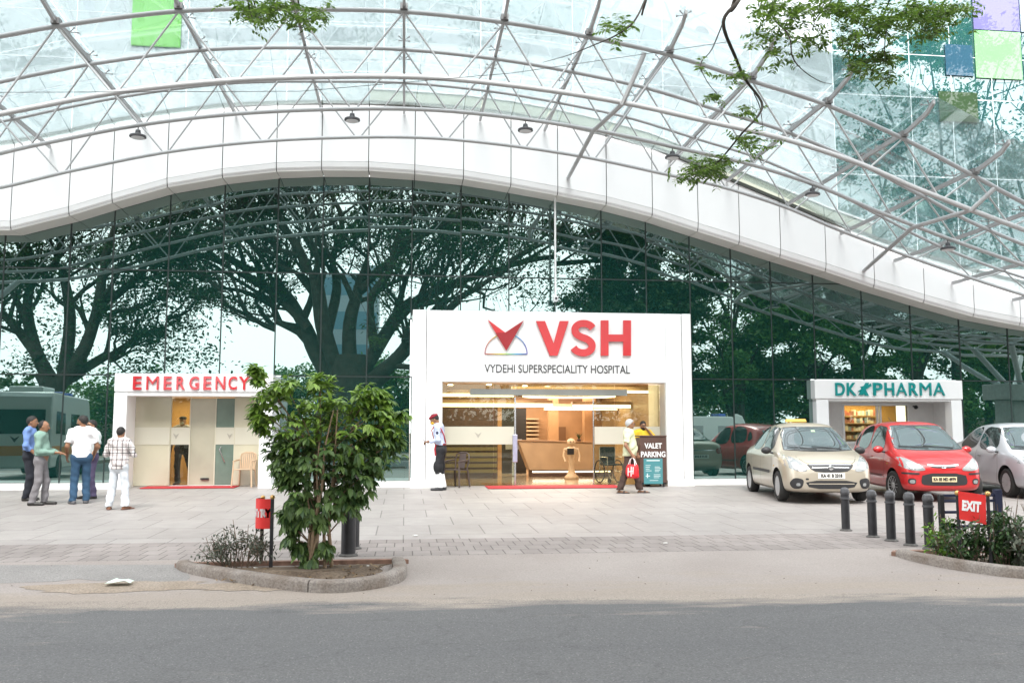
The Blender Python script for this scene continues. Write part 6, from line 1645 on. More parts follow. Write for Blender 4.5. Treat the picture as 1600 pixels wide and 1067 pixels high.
def det_beige(side, front, rear, root, bvh, P):
    ws = windscreen(front, bvh, .995, 1.415, .66, .545)
    front('sticker', [(.02, 1.34), (.10, 1.34), (.10, 1.375), (.02, 1.375)], mat('green_sticker', (.35, .5, .3), .5), .009, ws)
    wipers(root, bvh, 1.0)
    fw = smooth_outline([(-.08, .96), (.78, .955), (.52, 1.36), (.42, 1.43), (-.06, 1.455)], 2)
    rw = smooth_outline([(-1.05, .985), (-.14, .965), (-.12, 1.455), (-.55, 1.435), (-.86, 1.30)], 2)
    side('side_window', fw, m_cglass, .006); side('side_window', rw, m_cglass, .006)
    seams(side, [[(.80, .93), (.82, .6), (.74, .28)], [(-.10, .95), (-.10, .5), (-.12, .24)], [(-1.02, .95), (-.92, .62), (-.78, .5), (-.72, .28)], [(-.7, .245), (.0, .24), (.74, .245)]])
    side('side_moulding', ribbon([(-.72, .56), (0, .555), (.72, .55)], .055), m_trim, .014)
    for x in (.02, -.86): side('door_handle', smooth_outline([(x, .82), (x + .17, .82), (x + .17, .855), (x, .855)], 1), P['paint'], .022)
    side('side_indicator', smooth_outline([(.98, .66), (1.05, .66), (1.05, .69), (.98, .69)], 1), mat('amber_lens', (.7, .4, .12), .2), .006)
    hl = smooth_outline([(.42, .60), (.60, .60), (.80, .68), (.85, .88), (.70, .90), (.52, .77)], 2)
    front('headlight', hl, m_lamp, .008, mirror=True)
    front('headlight_core', smooth_outline([(.54, .65), (.66, .65), (.70, .76), (.60, .78)], 2), mat('reflector', (.8, .8, .78), .1, metal=.8), .011, mirror=True)
    gr = smooth_outline([(-.44, .745), (.44, .745), (.40, .66), (.27, .585), (-.27, .585), (-.40, .66)], 1)
    front('grille', gr, m_trim, .006)
    for z, w in ((.728, .39), (.672, .34)): front('grille_bar', ribbon([(-w, z), (0, z + .004), (w, z)], .009), m_chr, .013)
    x = bvh.ray_cast(Vector((4, 0, .672)), Vector((-1, 0, 0)))[0].x
    MB().lathe([(.05, .012), (.047, .022), (.02, .026)], 20, Matrix.Translation((x, 0, .672)) @ Matrix.Rotation(R(90), 4, 'Y')).build('badge', m_chr, root, 40)
    front('lower_intake', smooth_outline([(-.50, .43), (.50, .43), (.40, .275), (-.40, .275)], 1), m_trim, .005)
    front('intake_bar', ribbon([(-.42, .37), (.42, .37)], .018), P['paint'], .010)
    front('fog_recess', smooth_outline([(.50, .45), (.68, .49), (.76, .38), (.70, .27), (.55, .28)], 2), m_trim, .006, mirror=True)
    front('fog_lamp', smooth_outline([(.58, .385), (.65, .385), (.65, .325), (.58, .325)], 2), m_lamp, .012, mirror=True)
    front('tow_cap', smooth_outline([(-.48, .475), (-.42, .475), (-.42, .44), (-.48, .44)], 1), m_trim, .005)
    front('bonnet_seam', ribbon([(-.60, .91), (-.48, .78), (-.42, .745), (.42, .745), (.48, .78), (.60, .91)], .007), m_seam, .002)
    rear('tail_lamp', smooth_outline([(.46, .84), (.74, .90), (.76, .72), (.52, .68)], 2), m_tail, .008, mirror=True)
    rear('rear_window', [(-.60, 1.06), (.60, 1.06), (.50, 1.38), (-.50, 1.38)], m_cglass, .006)
    rear('boot_trim', ribbon([(-.45, .80), (.45, .80)], .03), m_chr, .01)
    plate(root, bvh, .52, 'KA 41 B 2318', mat('plate_white', (.78, .76, .72), .5)); plate(root, bvh, .62, 'KA 41 B 2318', mat('plate_white'), front=False)
    MB().prism([(-.15, -.27, 1.545), (-.15, .17, 1.545), (-.17, .15, 1.61), (-.17, -.25, 1.61)], (-.10, 0, 0)).build('roof_sign', mat('taxi_yellow', (.60, .36, .06), .5), root, 0, .01)
def det_red(side, front, rear, root, bvh, P):
    windscreen(front, bvh, 1.005, 1.455, .655, .55); wipers(root, bvh, 1.01)
    fw = smooth_outline([(-.26, .955), (.66, .95), (.40, 1.37), (.30, 1.45), (-.22, 1.485)], 2)
    rw = smooth_outline([(-1.12, .99), (-.34, .96), (-.31, 1.485), (-.80, 1.46), (-1.06, 1.34)], 2)
    side('side_window', fw, m_cglass, .006); side('side_window', rw, m_cglass, .006)
    side('quarter_window', smooth_outline([(-1.42, 1.10), (-1.20, 1.0), (-1.14, 1.30), (-1.26, 1.32)], 2), m_cglass, .006)
    seams(side, [[(.70, .92), (.74, .6), (.66, .28)], [(-.29, .95), (-.29, .5), (-.31, .24)], [(-1.14, .97), (-.96, .62), (-.80, .5), (-.74, .28)], [(-.7, .25), (.66, .25)]])
    side('side_moulding', ribbon([(-.74, .47), (.64, .455)], .045), mat('dark_red_trim', (.16, .02, .02), .5), .012)
    for x in (-.18, -1.0): side('door_handle', smooth_outline([(x, .82), (x + .16, .82), (x + .16, .855), (x, .855)], 1), P['paint'], .022)
    side('side_indicator', smooth_outline([(.90, .69), (.97, .69), (.97, .72), (.90, .72)], 1), mat('amber_lens'), .006)
    hl = smooth_outline([(.30, .60), (.55, .585), (.76, .66), (.80, .84), (.68, .86), (.48, .74)], 2)
    front('headlight', hl, m_lamp, .008, mirror=True)
    front('headlight_core', smooth_outline([(.50, .64), (.62, .65), (.66, .75), (.56, .75)], 2), mat('reflector'), .011, mirror=True)
    front('grille', smooth_outline([(-.27, .70), (.27, .70), (.20, .645), (-.20, .645)], 1), m_trim, .006)
    front('grille_chrome', ribbon([(-.29, .708), (-.12, .69), (.12, .69), (.29, .708)], .028), m_chr, .011)
    x = bvh.ray_cast(Vector((4, 0, .67)), Vector((-1, 0, 0)))[0].x
    b = MB(); b.tube([(x + .018, .055 * math.cos(a * .5236), .672 + .032 * math.sin(a * .5236)) for a in range(12)], .007, 6, closed=True)
    b.tube([(x + .018, -.022, .652), (x + .018, -.012, .692)], .006, 5).tube([(x + .018, .012, .652), (x + .018, .022, .692)], .006, 5).tube([(x + .018, -.016, .672), (x + .018, .016, .672)], .005, 5)
    b.build('badge', m_chr, root, 60)
    front('lower_intake', smooth_outline([(-.40, .545), (.40, .545), (.44, .36), (.36, .31), (-.36, .31), (-.44, .36)], 1), m_trim, .006)
    front('bumper_strip', ribbon([(.46, .535), (.62, .54), (.74, .545)], .035), m_trim, .010, mirror=True)
    front('fog_recess', smooth_outline([(.52, .44), (.66, .45), (.66, .34), (.53, .33)], 2), m_trim, .006, mirror=True)
    front('fog_lamp', smooth_outline([(.545, .42), (.635, .42), (.635, .35), (.545, .35)], 2), m_lamp, .012, mirror=True)
    front('bonnet_seam', ribbon([(-.58, .88), (-.46, .76), (-.32, .715), (.32, .715), (.46, .76), (.58, .88)], .007), m_seam, .002)
    rear('tail_lamp', smooth_outline([(.52, .80), (.70, .82), (.68, 1.05), (.56, 1.02)], 2), m_tail, .008, mirror=True)
    rear('rear_window', [(-.50, 1.08), (.50, 1.08), (.44, 1.36), (-.44, 1.36)], m_cglass, .006)
    plate(root, bvh, .43, 'KA 03 MD 4979', mat('plate_yellow', (.72, .60, .36), .5), w=.46, h=.10)
    MB().tube([(-1.0, 0, 1.54), (-1.25, 0, 1.66)], .006, 6).build('antenna', m_trim, root, 60)
def det_silver(side, front, rear, root, bvh, P):
    windscreen(front, bvh, .985, 1.405, .66, .555); wipers(root, bvh, .99)
    fw = smooth_outline([(-.08, .955), (.90, .955), (.60, 1.35), (.48, 1.425), (-.06, 1.455)], 2)
    rw = smooth_outline([(-1.10, .99), (-.14, .96), (-.12, 1.455), (-.55, 1.43), (-.86, 1.29)], 2)
    side('side_window', fw, m_cglass, .006); side('side_window', rw, m_cglass, .006)
    seams(side, [[(.92, .93), (.94, .6), (.84, .28)], [(-.10, .95), (-.10, .5), (-.12, .24)], [(-1.08, .95), (-1.0, .62), (-.86, .5), (-.80, .28)], [(-.76, .245), (.84, .245)]])
    side('side_moulding', ribbon([(-.78, .46), (.82, .45)], .05), P['paint'], .014)
    for x in (.0, -.92): side('door_handle', smooth_outline([(x, .80), (x + .18, .80), (x + .18, .84), (x, .84)], 1), m_chr, .022)
    front('headlight', smooth_outline([(.46, .62), (.64, .62), (.82, .70), (.85, .86), (.66, .84)], 2), m_lamp, .008, mirror=True)
    front('grille', smooth_outline([(-.40, .72), (.40, .72), (.30, .60), (-.30, .60)], 1), m_trim, .006)
    front('lower_intake', smooth_outline([(-.44, .44), (.44, .44), (.36, .31), (-.36, .31)], 1), m_trim, .006)
    rear('tail_lamp', smooth_outline([(.50, .92), (.72, .94), (.74, .74), (.56, .72)], 2), m_tail, .008, mirror=True)
    rear('rear_window', [(-.58, 1.09), (.58, 1.09), (.50, 1.40), (-.50, 1.40)], m_cglass, .006)
def place_car(fr, rr_dir, wb, tw, side_):
    """ground point under the visible front wheel and the heading give the car's middle"""
    a = on_ground(*fr); h = Vector((math.cos(rr_dir), math.sin(rr_dir), 0)); left = Vector((-h.y, h.x, 0))
    c = a - h * wb / 2 - left * (side_ * tw / 2); c.z = ground_z(c.y) - .005; return c
def pitch(o):      # stand on the gentle slope
    pass
S1 = 1.06
h1 = R(-99); c = place_car((1222, 783), h1, 2.43 * S1, 1.50 * S1, -1)
car('parked_car', 'beige sedan with a yellow roof sign parked nose out before the glass', c, h1, dict(st=SEDAN, wb=2.43, tw=1.50, hw=.85, r=.295, paint=m_beige, mirm=m_trim, mirror=(.80, .97), detail=det_beige, spokes=9, scale=S1, twin=False))
h2 = R(-101); c = place_car((1402, 781), h2, 2.38 * S1, 1.42 * S1, -1)
car('parked_car', 'red hatchback with black lower grille parked before the pharmacy', c, h2, dict(st=HATCH, wb=2.38, tw=1.42, hw=.80, r=.285, paint=m_redcar, mirm=m_redcar, mirror=(.68, .98), detail=det_red, spokes=6, scale=S1, steer=R(10)))
h3 = R(-101); c = place_car((1580, 777), h3, 2.55 * S1, 1.50 * S1, -1)
car('parked_car', 'silver sedan cut by the right edge of the picture', c, h3, dict(st=ETIOS, wb=2.55, tw=1.50, hw=.85, r=.295, paint=m_silver, mirm=m_silver, mirror=(.90, .96), detail=det_silver, spokes=9, scale=S1, twin=False))

# ================================================================ ACROSS THE ROAD: what the glass mirrors, and the twigs that hang into view
m_bigbark = mat('dark_rain_tree_bark', (.055, .045, .036), .95, var=.4, scale=3, bump=.8, bscale=12)
m_rain = leaf_mat('rain_tree_leaf', (.018, .045, .014), (.045, .095, .025), .55, .25)
m_rain2 = leaf_mat('lighter_tree_leaf', (.04, .11, .02), (.10, .22, .045), .55, .3)
m_twig = leaf_mat('twig_leaf', (.045, .10, .015), (.16, .27, .04), .45, .42)

def catmull(P, n=5):
    P = [Vector(p) for p in P]; o = []
    for i in range(len(P) - 1):
        p0, p1, p2, p3 = P[max(i-1, 0)], P[i], P[i+1], P[min(i+2, len(P)-1)]
        for k in range(n):
            u = k / n; o.append(.5 * ((2*p1) + (p2-p0)*u + (2*p0-5*p1+4*p2-p3)*u*u + (3*p1-p0-3*p2+p3)*u**3))
    o.append(P[-1]); return o
def diamonds(C, s, r, flat=.5):
    """leaf sprays: small diamonds facing up more than sideways"""
    n = len(C); C = np.asarray(C); N = r.normal(size=(n, 3)); N[:, 2] = np.abs(N[:, 2]) + flat; N /= np.linalg.norm(N, axis=1)[:, None]
    U = np.cross(N, r.normal(size=(n, 3))); U /= np.linalg.norm(U, axis=1)[:, None]; Wv = np.cross(N, U)
    a = (s * r.uniform(.6, 1.3, n))[:, None]; b = a * r.uniform(.35, .6, n)[:, None]
    V = np.stack([C - U * a, C - Wv * b, C + U * a, C + Wv * b], 1).reshape(-1, 3); F = np.arange(n * 4).reshape(-1, 4); return V, F
class Tree:
    def __init__(s, seed): s.b = MB(); s.r = random.Random(seed); s.n = np.random.default_rng(seed); s.tips = []
    def limb(s, P, r0, r1, kids=5, lvl=2, start=.35, lift=.25, sides=8):
        P = catmull(P, 4); n = len(P); rad = [r0 + (r1 - r0) * (i / (n - 1)) ** .8 for i in range(n)]
        s.b.tube(P, rad, sides)
        L = sum((P[i+1] - P[i]).length for i in range(n - 1))
        for k in range(kids):
            t = start + (1 - start) * (k + s.r.random()) / kids; i = min(int(t * (n - 1)), n - 2); p = P[i]; d = (P[i+1] - P[i]).normalized()
            v = Vector((s.r.gauss(0, 1), s.r.gauss(0, 1), s.r.gauss(lift, .6))); v = (v - d * v.dot(d)).normalized()
            s.grow(p, (d * s.r.uniform(.5, 1.0) + v * s.r.uniform(.5, 1.0)).normalized(), rad[i] * s.r.uniform(.4, .62), L * s.r.uniform(.26, .48), lvl, lift)
        s.grow(P[-1], (P[-1] - P[-2]).normalized(), r1, L * .25, lvl - 1, lift)
    def grow(s, p, d, r, ln, lvl, lift):
        q = [p]; c = p; dd = d
        for k in range(4):
            dd = (dd + Vector((s.r.gauss(0, .22), s.r.gauss(0, .22), s.r.gauss(.05 + lift * .2, .18)))).normalized(); c = c + dd * ln / 4; q.append(c)
        r = max(r, .018); s.b.tube(q, [r * (1 - .17 * k) for k in range(5)], 5 if r < .12 else 7, caps=False)
        if lvl <= 0: s.tips += [q[2], q[3], q[4]]; return
        for k in range(s.r.choice((3, 3, 4))):
            i = s.r.choice((1, 2, 3, 4, 4)); v = Vector((s.r.gauss(0, 1), s.r.gauss(0, 1), s.r.gauss(lift, .7))); v = (v - dd * v.dot(dd)).normalized()
            s.grow(q[i], (dd * s.r.uniform(.5, 1.0) + v * s.r.uniform(.45, 1.0)).normalized(), r * .5, ln * s.r.uniform(.5, .75), lvl - 1, lift)
        s.tips.append(q[4])
    def finish(s, name, label, base, per, rad, size, leafm, group=None, extra=None, keep=1.0):
        t = thing(name, label, 'tree', base, 0, group)
        world_child(s.b.build('trunk', m_bigbark, None, 60), t)
        tp_ = np.array([list(q) for q in s.tips])
        if keep < 1: tp_ = tp_[s.n.random(len(tp_)) < keep]
        C = np.repeat(tp_, per, 0); C = C + s.n.normal(size=C.shape) * np.array([rad, rad, rad * .38])
        if extra is not None: C = np.concatenate([C, extra])
        v, f = diamonds(C, size, s.n); world_child(quads_mesh('crown', v, f, leafm), t); return t

def M(pts, L, spread=0.0):
    return [mirrored(x, y, L + (spread * i)) for i, (x, y) in enumerate(pts)]
def fill(P, L, n, seed, sp=(.8, .8, .45)):
    g = np.random.default_rng(seed); return np.concatenate([np.array(mirrored(x, y, L + g.normal() * .8)) + g.normal(size=(n, 3)) * np.array(sp) for x, y in P])
# the great rain tree
T = Tree(3); base = mirrored(548, 700, 27.5); base.z = 0
T.b.tube([base + Vector((0, 0, -.2)), base + Vector((0, 0, .5)), mirrored(545, 640, 27.5), mirrored(540, 600, 27.5), mirrored(540, 560, 27.5)], [2.0, 1.7, 1.4, 1.35, .9], 14)
for pts, sp, r0, r1, k in (([(525, 610), (492, 560), (470, 508), (435, 458), (385, 425), (330, 398), (262, 388)], .5, .62, .10, 12),
                           ([(520, 590), (500, 515), (490, 445), (468, 380), (430, 330), (395, 285), (350, 230)], -.5, .50, .08, 12),
                           ([(540, 580), (540, 510), (556, 450), (575, 385), (565, 325), (560, 265), (580, 190)], .3, .46, .08, 12),
                           ([(560, 600), (598, 540), (640, 482), (700, 450), (780, 425), (870, 408), (960, 402)], .6, .55, .10, 13),
                           ([(560, 615), (615, 575), (660, 530), (705, 480), (770, 440), (850, 380)], -.8, .48, .08, 10),
                           ([(575, 600), (625, 560), (650, 520), (690, 470), (730, 420), (760, 370)], .9, .36, .07, 9),
                           ([(556, 460), (605, 420), (650, 370), (710, 335), (790, 300), (860, 240)], .4, .30, .06, 10),
                           ([(492, 470), (450, 415), (405, 360), (345, 320), (270, 280)], -.8, .30, .06, 10),
                           ([(480, 520), (440, 480), (395, 455), (360, 445), (300, 440)], .8, .26, .06, 9),
                           ([(505, 520), (520, 460), (515, 400), (530, 340), (505, 280), (490, 200)], 1.2, .36, .07, 10),
                           ([(590, 550), (580, 480), (610, 430), (625, 370), (660, 310), (690, 240)], -1.0, .34, .07, 10)):
    T.limb(M(pts, 27.5, sp), r0, r1, k, 2, .22, .35)
ff = random.Random(77)
bigfill = fill([(ff.uniform(250, 960), ff.choice([ff.uniform(235, 400), ff.uniform(330, 440)])) for _ in range(120)] + [(ff.uniform(760, 1000), ff.uniform(420, 475)) for _ in range(14)] + [(ff.uniform(250, 330), ff.uniform(420, 470)) for _ in range(8)] + [(385, 470), (350, 480), (620, 480), (655, 560), (640, 500)], 27.5, 80, 6, (.9, .9, .4))
T.finish('rain_tree', 'huge spreading rain tree with dark forked limbs mirrored in the middle of the glass', base, 15, .44, .12, m_rain, None, bigfill)
# the tree mirrored at the left
T = Tree(9); base = mirrored(80, 700, 30); base.z = 0
T.b.tube([base, mirrored(80, 640, 30), mirrored(84, 590, 30)], [.95, .75, .65], 12)
for pts, sp, r0, r1, k in (([(82, 610), (50, 540), (40, 470), (55, 400), (40, 330)], .4, .5, .1, 8), ([(88, 610), (128, 545), (150, 470), (158, 400), (180, 330), (170, 250)], -.4, .5, .1, 9),
                           ([(90, 600), (160, 560), (220, 520), (280, 500)], .6, .38, .08, 8), ([(60, 560), (10, 500), (-50, 450), (-120, 420)], .5, .38, .08, 8), ([(95, 590), (105, 500), (95, 420), (110, 330), (100, 240)], 1.0, .42, .08, 8), ([(150, 480), (210, 430), (260, 380), (300, 350)], 0, .3, .07, 7)):
    T.limb(M(pts, 30, sp), r0, r1, k, 2, .25, .2)
T.finish('rain_tree', 'dense dark many limbed tree mirrored at the left above the word EMERGENCY', base, 18, .5, .135, m_rain, None, fill([(30, 430), (20, 500), (60, 400), (100, 470), (120, 560), (170, 500), (180, 430), (215, 560), (230, 480), (250, 540), (265, 430), (290, 520), (300, 470), (310, 560), (140, 400), (200, 390), (40, 570), (80, 520), (150, 350), (240, 350), (100, 330), (60, 560), (275, 580)], 30, 230, 4, (1.0, .8, .5)))
# leafy trees mirrored at the right
def leafy(label, px, L, ztop, zlow, w, seed, leafm, n, size=.17, group='leafy trees across the road'):
    base = mirrored(px, 700, L); base.z = 0; T = Tree(seed); r = T.r
    T.b.tube([base, base + Vector((.1, .1, zlow)), base + Vector((0, .2, ztop * .55))], [.38, .30, .2], 10)
    for k in range(7):
        a = k * .9 + r.random(); h = zlow + (ztop * .7 - zlow) * r.random(); e = base + Vector((math.cos(a) * w * .7, math.sin(a) * w * .7, h + (ztop - h) * r.uniform(.3, .8)))
        T.limb([base + Vector((0, 0, h * .75)), (base + Vector((0, 0, h * .75))).lerp(e, .5) + Vector((0, 0, .4)), e], .16, .05, 4, 1, .3, .3, 6)
    ex = []; g = T.n
    for k in range(26):
        a = g.uniform(0, 6.28); rr = w * math.sqrt(g.random()); z = g.uniform(zlow, ztop); rr *= .55 + .55 * math.sin(math.pi * min(1, (z - zlow) / (ztop - zlow) * .9 + .15))
        c = np.array([base.x + rr * math.cos(a), base.y + rr * math.sin(a), z]); m3 = g.normal(size=(6, 3)) * np.array([.8, .8, .55]); ex.append(c + m3[g.integers(0, 6, n // 26)] + g.normal(size=(n // 26, 3)) * np.array([.42, .42, .25]))
    return T.finish('leafy_tree', label, base, 6, .5, size, leafm, group, np.concatenate(ex))
leafy('leafy tree across the road mirrored just right of the white entrance', 1000, 29, 17, 3.2, 4.6, 31, m_rain, 40000)
leafy('leafy tree across the road mirrored above the beige car', 1150, 31, 15, 2.4, 4.6, 32, m_rain2, 40000)
leafy('tall leafy tree across the road mirrored above the pharmacy sign', 1345, 34, 29, 3.2, 5.8, 33, m_rain2, 30000)
leafy('bright leafy tree across the road mirrored behind the pharmacy at the right', 1440, 30, 13, 2.2, 4.2, 34, m_rain2, 20000)
leafy('tall leafy tree across the road mirrored at the right edge', 1500, 33, 30, 3.5, 6.0, 35, m_rain2, 17000)
leafy('leafy tree across the road beyond the right edge', 1650, 30, 29, 3, 5.5, 36, m_rain, 7000)
leafy('small round tree across the road mirrored behind the young tree', 430, 44, 5.6, 1.5, 3.2, 37, m_rain2, 4500)
leafy('small round tree across the road mirrored left of the white entrance', 625, 42, 6.0, 1.5, 3.0, 38, m_rain2, 4500)
leafy('small tree across the road mirrored beside the emergency porch', 190, 40, 5.0, 1.4, 2.8, 39, m_rain2, 3500)
leafy('leafy tree across the road beyond the left edge', -120, 32, 14, 3, 5, 40, m_rain, 6000)

ft_ = thing('far_building', 'distant pale blue glass block behind the trees across the road', 'building', tuple(mirrored(540, 700, 62) * 1.0))
ft_.location.z = 0
MB().box(-3.2, 3.2, -6, 0, 0, 17).build('wall', mat('pale_blue_wall', (.30, .38, .44), .4, var=.1), ft_, 0)
for k in range(5):
    MB().box(-3.0, 3.0, .0, .03, 1.2 + 3.2 * k, 2.9 + 3.2 * k).build('window', mat('blue_window', (.14, .27, .36), .2), ft_, 0)
leafy('leafy tree across the road mirrored between the beige car and the pharmacy sign', 1262, 33, 14, 2.0, 4.2, 41, m_rain2, 30000)
leafy('broad leafy tree across the road mirrored at the far right end of the glass', 1540, 36, 12, 2.0, 4.6, 42, m_rain2, 24000)
# hedge, wall and far wood behind them
hd = np.random.default_rng(2); n = 26000
C = np.stack([hd.uniform(-42, 52, n), -37 + hd.normal(size=n) * .55, np.abs(hd.normal(size=n)) * .75 + .15], 1); v, f = diamonds(C, .13, hd)
o = quads_mesh('roadside_hedge', v, f, m_rain); tag(o, 'low green hedge running along the far side of the road', 'hedge', None, 'stuff')
wl = MB().box(-60, 70, -39.2, -39.0, 0, 2.1).box(-60, 70, -39.25, -38.95, 2.1, 2.2).build('compound_wall', mat('buff_wall', (.36, .32, .25), .9, var=.2, scale=.8), None, 0)
tag(wl, 'long buff compound wall behind the hedge across the road', 'wall')
n = 30000; k = hd.integers(0, 46, n); cx = np.linspace(-80, 95, 46)[k]; ht = 4 + 3.2 * np.sin(np.arange(46) * 2.7)[k]
C = np.stack([cx + hd.normal(size=n) * 2.2, -72 + hd.normal(size=n) * 2, np.abs(ht * hd.random(n) ** .6 + hd.normal(size=n) * .4)], 1); v, f = diamonds(C, .42, hd)
o = quads_mesh('far_wood', v, f, m_rain); tag(o, 'far belt of trees beyond the compound wall', 'trees', None, 'stuff')

# parked vehicles beyond the frame, seen only as reflections
def van(name, label, loc, rot, L, W_2, H, col, stripe):
    t = thing(name, label, 'van', loc, rot); pm = paint('van_white', col, 0); b = MB()
    prof = [(-L/2, .35), (L/2 - .05, .35), (L/2, .55), (L/2 - .02, 1.0), (L/2 - .45, 1.15), (L/2 - 1.0, H - .12), (L/2 - 1.3, H), (-L/2 + .12, H), (-L/2, H - .15)]
    b.prism([(x, -W_2, z) for x, z in prof], (0, 2 * W_2, 0)); b.build('body', pm, t, 30, .05)
    for s_ in (-1, 1):
        y = s_ * (W_2 + .004)
        for (x0, x1) in ((L/2 - 2.1, L/2 - 1.25), (-L/2 + .45, -L/2 + 1.6), (-.55, .55)):
            MB().box(x0, x1, min(y, y + s_ * .006), max(y, y + s_ * .006), H * .52, H * .78).build('side_window', m_cglass, t, 0)
        MB().box(-L/2 + .1, L/2 - .6, min(y, y + s_ * .003), max(y, y + s_ * .003), .75, 1.0).build('stripe', stripe, t, 0)
        for x in (L/2 - 1.0, -L/2 + 1.0):
            MB().lathe([(.36, -.11), (.36, .11)], 24, Matrix.Translation((x, s_ * (W_2 - .1), .36)) @ Matrix.Rotation(R(90), 4, 'X')).build('wheel', m_tyre, t, 40)
    MB().prism([(L/2 - .44, -W_2 + .1, 1.2), (L/2 - .44, W_2 - .1, 1.2), (L/2 - .97, W_2 - .15, H - .2), (L/2 - .97, -W_2 + .15, H - .2)], (.03, 0, .02)).build('windshield', m_wglass, t, 0)
    MB().box(-L/2 - .008, -L/2, -W_2 + .2, W_2 - .2, H * .52, H * .80).build('rear_window', m_cglass, t, 0)
    MB().box(-L/2 - .006, -L/2, -W_2 + .08, W_2 - .08, .72, 1.02).build('stripe', stripe, t, 0)
    MB().prism([(-L/2 - .006, -.14, 1.32), (-L/2 - .006, 0, 1.24), (-L/2 - .006, .14, 1.32), (-L/2 - .006, 0, 1.12)], (.004, 0, 0)).build('door_mark', m_seam, t, 0)
    MB().box(-L/2 + .9, -L/2 + 2.2, -.5, .5, H, H + .2).build('roof_unit', pm, t, 0, .04); MB().box(L/2 - 1.9, L/2 - 1.5, -.6, .6, H, H + .16).build('light_bar', mat('blue_lens', (.05, .1, .4), .2), t, 0, .03)
    return t
van('ambulance_van', 'white ambulance van standing outside the left edge, mirrored in the glass', (-11.95, -6.5, ground_z(-6.5)), R(-96), 5.8, 1.02, 2.65, (.62, .64, .62), mat('orange_stripe', (.55, .20, .03), .4))
van('minibus', 'pale minibus standing across the road, mirrored right of the entrance', (16.2, -24.6, -.12), 0, 7.0, 1.0, 2.45, (.62, .66, .66), mat('green_stripe', (.05, .22, .15), .4))

# ---- twigs hanging into the picture from the crowns overhead
def hanging(label, specs, leafspots, Y, seed, root_pt):
    base = mirrored(548, 700, 27.5)
    r = np.random.default_rng(seed); b = MB()
    t = thing('hanging_branch', label, 'branch', Vector(on_y(specs[0][0][0][0], specs[0][0][0][1], Y)))
    twigs = []
    for pts, r0, r1 in specs:
        P = [Vector(on_y(x, y, Y + .25 * math.sin(i * 1.3 + r0 * 90))) for i, (x, y) in enumerate(pts)]
        if pts[0][1] <= 0 and r0 > .007: P = [Vector(root_pt), P[0].lerp(Vector(root_pt), .4) + Vector((0, 0, .5))] + P
        Q = catmull(P, 5); n = len(Q); b.tube(Q, [r0 + (r1 - r0) * i / (n - 1) for i in range(n)], 7)
    C, D, N, L, Wd = [], [], [], [], []
    for (x, y, rx, ry, cnt) in leafspots:
        for _ in range(cnt):
            px, py = x + r.normal() * rx * .55, y + r.normal() * ry * .55; c = np.array(on_y(px, py, Y + r.normal() * .22))
            ax = r.normal(size=3); ax[2] = ax[2] * .5 - .25; ax /= np.linalg.norm(ax); ln = r.uniform(.08, .17); e = c + ax * ln
            b.tube([c - ax * .05, e], [.0018, .001], 3, caps=False)
            sd = np.cross(ax, [0, 0, 1.0]); sd /= np.linalg.norm(sd) + 1e-6
            for k in range(5):
                for s_ in (-1, 1):
                    C.append(c + ax * ln * (.15 + .2 * k)); D.append(sd * s_ + ax * .35 + r.normal(size=3) * .15); N.append(np.array([0, 0, 1.0]) + r.normal(size=3) * .35); L.append(r.uniform(.038, .07)); Wd.append(r.uniform(.015, .027))
    world_child(b.build('twigs', m_bigbark, None, 60), t)
    v, f = leaf_quads(*map(np.array, (C, D, N, L, Wd))); world_child(quads_mesh('foliage', v, f, m_twig), t)
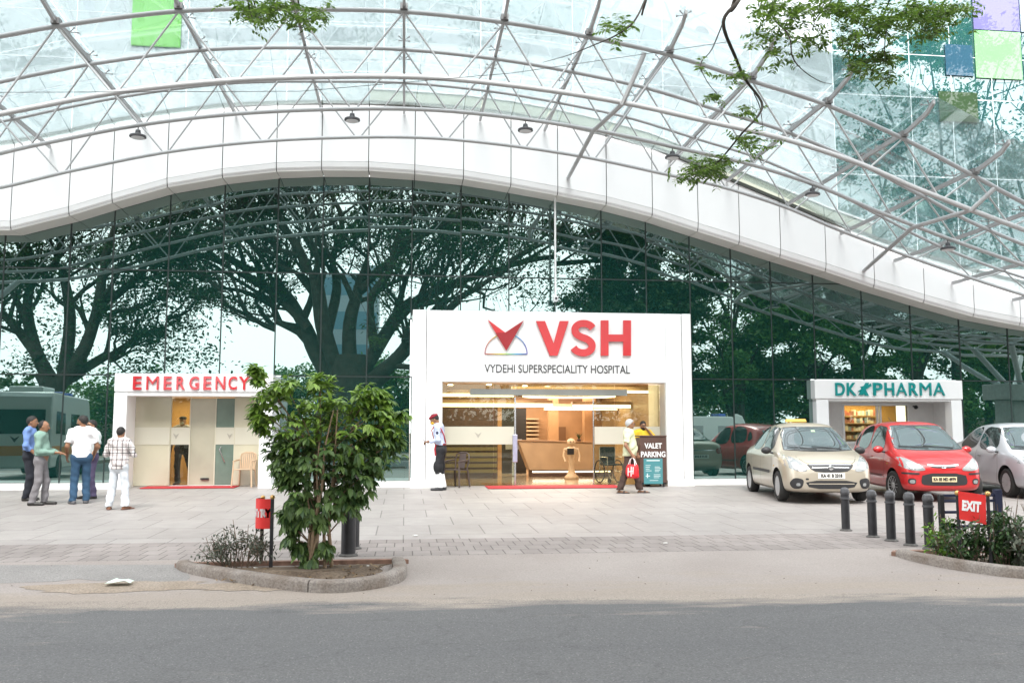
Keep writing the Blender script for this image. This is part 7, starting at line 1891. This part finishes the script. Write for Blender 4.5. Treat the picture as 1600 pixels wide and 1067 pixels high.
hanging('dark forked twigs with small leaves hanging in the top right of the picture',
        [([(1165, -40), (1155, 0), (1130, 35), (1150, 92), (1165, 125), (1190, 160), (1184, 182), (1160, 208), (1125, 250), (1100, 268)], .024, .006),
         ([(1130, 35), (1112, 78), (1095, 100), (1105, 128), (1125, 152)], .007, .003), ([(1178, 146), (1188, 170), (1192, 205)], .006, .003),
         ([(1225, -30), (1205, 20), (1232, 55), (1238, 88), (1252, 108), (1278, 126), (1300, 132)], .012, .003),
         ([(1300, -20), (1270, 15), (1235, 30)], .009, .003), ([(1398, -20), (1395, 15), (1384, 55), (1382, 90)], .011, .004), ([(1440, -30), (1450, 10), (1465, 40)], .009, .003), ([(1350, -20), (1345, 30), (1360, 70)], .008, .003)],
        [(1200, 12, 22, 14, 34), (1245, 25, 28, 20, 44), (1290, 10, 25, 14, 34), (1215, 45, 14, 12, 16), (1270, 62, 26, 16, 26), (1215, 88, 16, 12, 18), (1180, 60, 12, 10, 8), (1335, 15, 28, 16, 52), (1335, 60, 22, 26, 46), (1380, 35, 24, 24, 60), (1345, 100, 18, 16, 30), (1382, 95, 18, 22, 40), (1430, 20, 28, 20, 60), (1470, 25, 26, 20, 52), (1450, 52, 20, 12, 24), (1500, 12, 18, 12, 20), (1385, 122, 12, 6, 10),
         (1102, 105, 10, 8, 5), (1150, 118, 16, 6, 12), (1118, 150, 14, 8, 8), (1165, 170, 14, 10, 10), (1180, 222, 18, 8, 16), (1160, 215, 14, 8, 10), (1100, 262, 30, 11, 46), (1085, 272, 22, 9, 30), (1135, 252, 16, 9, 18)], -15.0, 61, (4.5, -24.0, 10.5))
hanging('bare thin twig with one leafy tuft left of the top right branch', [([(1018, -30), (1008, 0), (990, 35), (962, 56), (930, 70), (890, 86), (848, 98)], .014, .0025)],
        [(952, 45, 10, 7, 8), (975, 38, 12, 8, 9), (962, 62, 8, 4, 3)], -15.2, 62, (2.6, -24.0, 10.0))
hanging('leafy twig ends drooping at the top left before the steel tubes', [([(380, -40), (385, -5), (392, 20), (398, 40)], .012, .003), ([(450, -40), (455, 0), (465, 30), (472, 50)], .012, .003)],
        [(382, 10, 16, 14, 22), (398, 32, 14, 12, 16), (415, 18, 16, 12, 16), (450, 12, 18, 12, 22), (470, 35, 14, 12, 18), (500, 22, 16, 10, 16), (430, 5, 20, 8, 16)], -14.8, 63, (-4.0, -24.0, 9.5))
# a thin cable slung across under the canopy
a, c = on_y(470, 143, -6.2), on_y(1110, 70, -6.2)
cb_ = MB().tube([a - np.array([6, 0, .3]), a, (np.array(a) + np.array(c)) / 2 + np.array([0, 0, -.12]), c, np.array(c) + np.array([5, 0, 1.0])], .006, 5).build('overhead_cable', m_seam, None, 0)
tag(cb_, 'thin dark cable slung across before the canopy', 'cable')
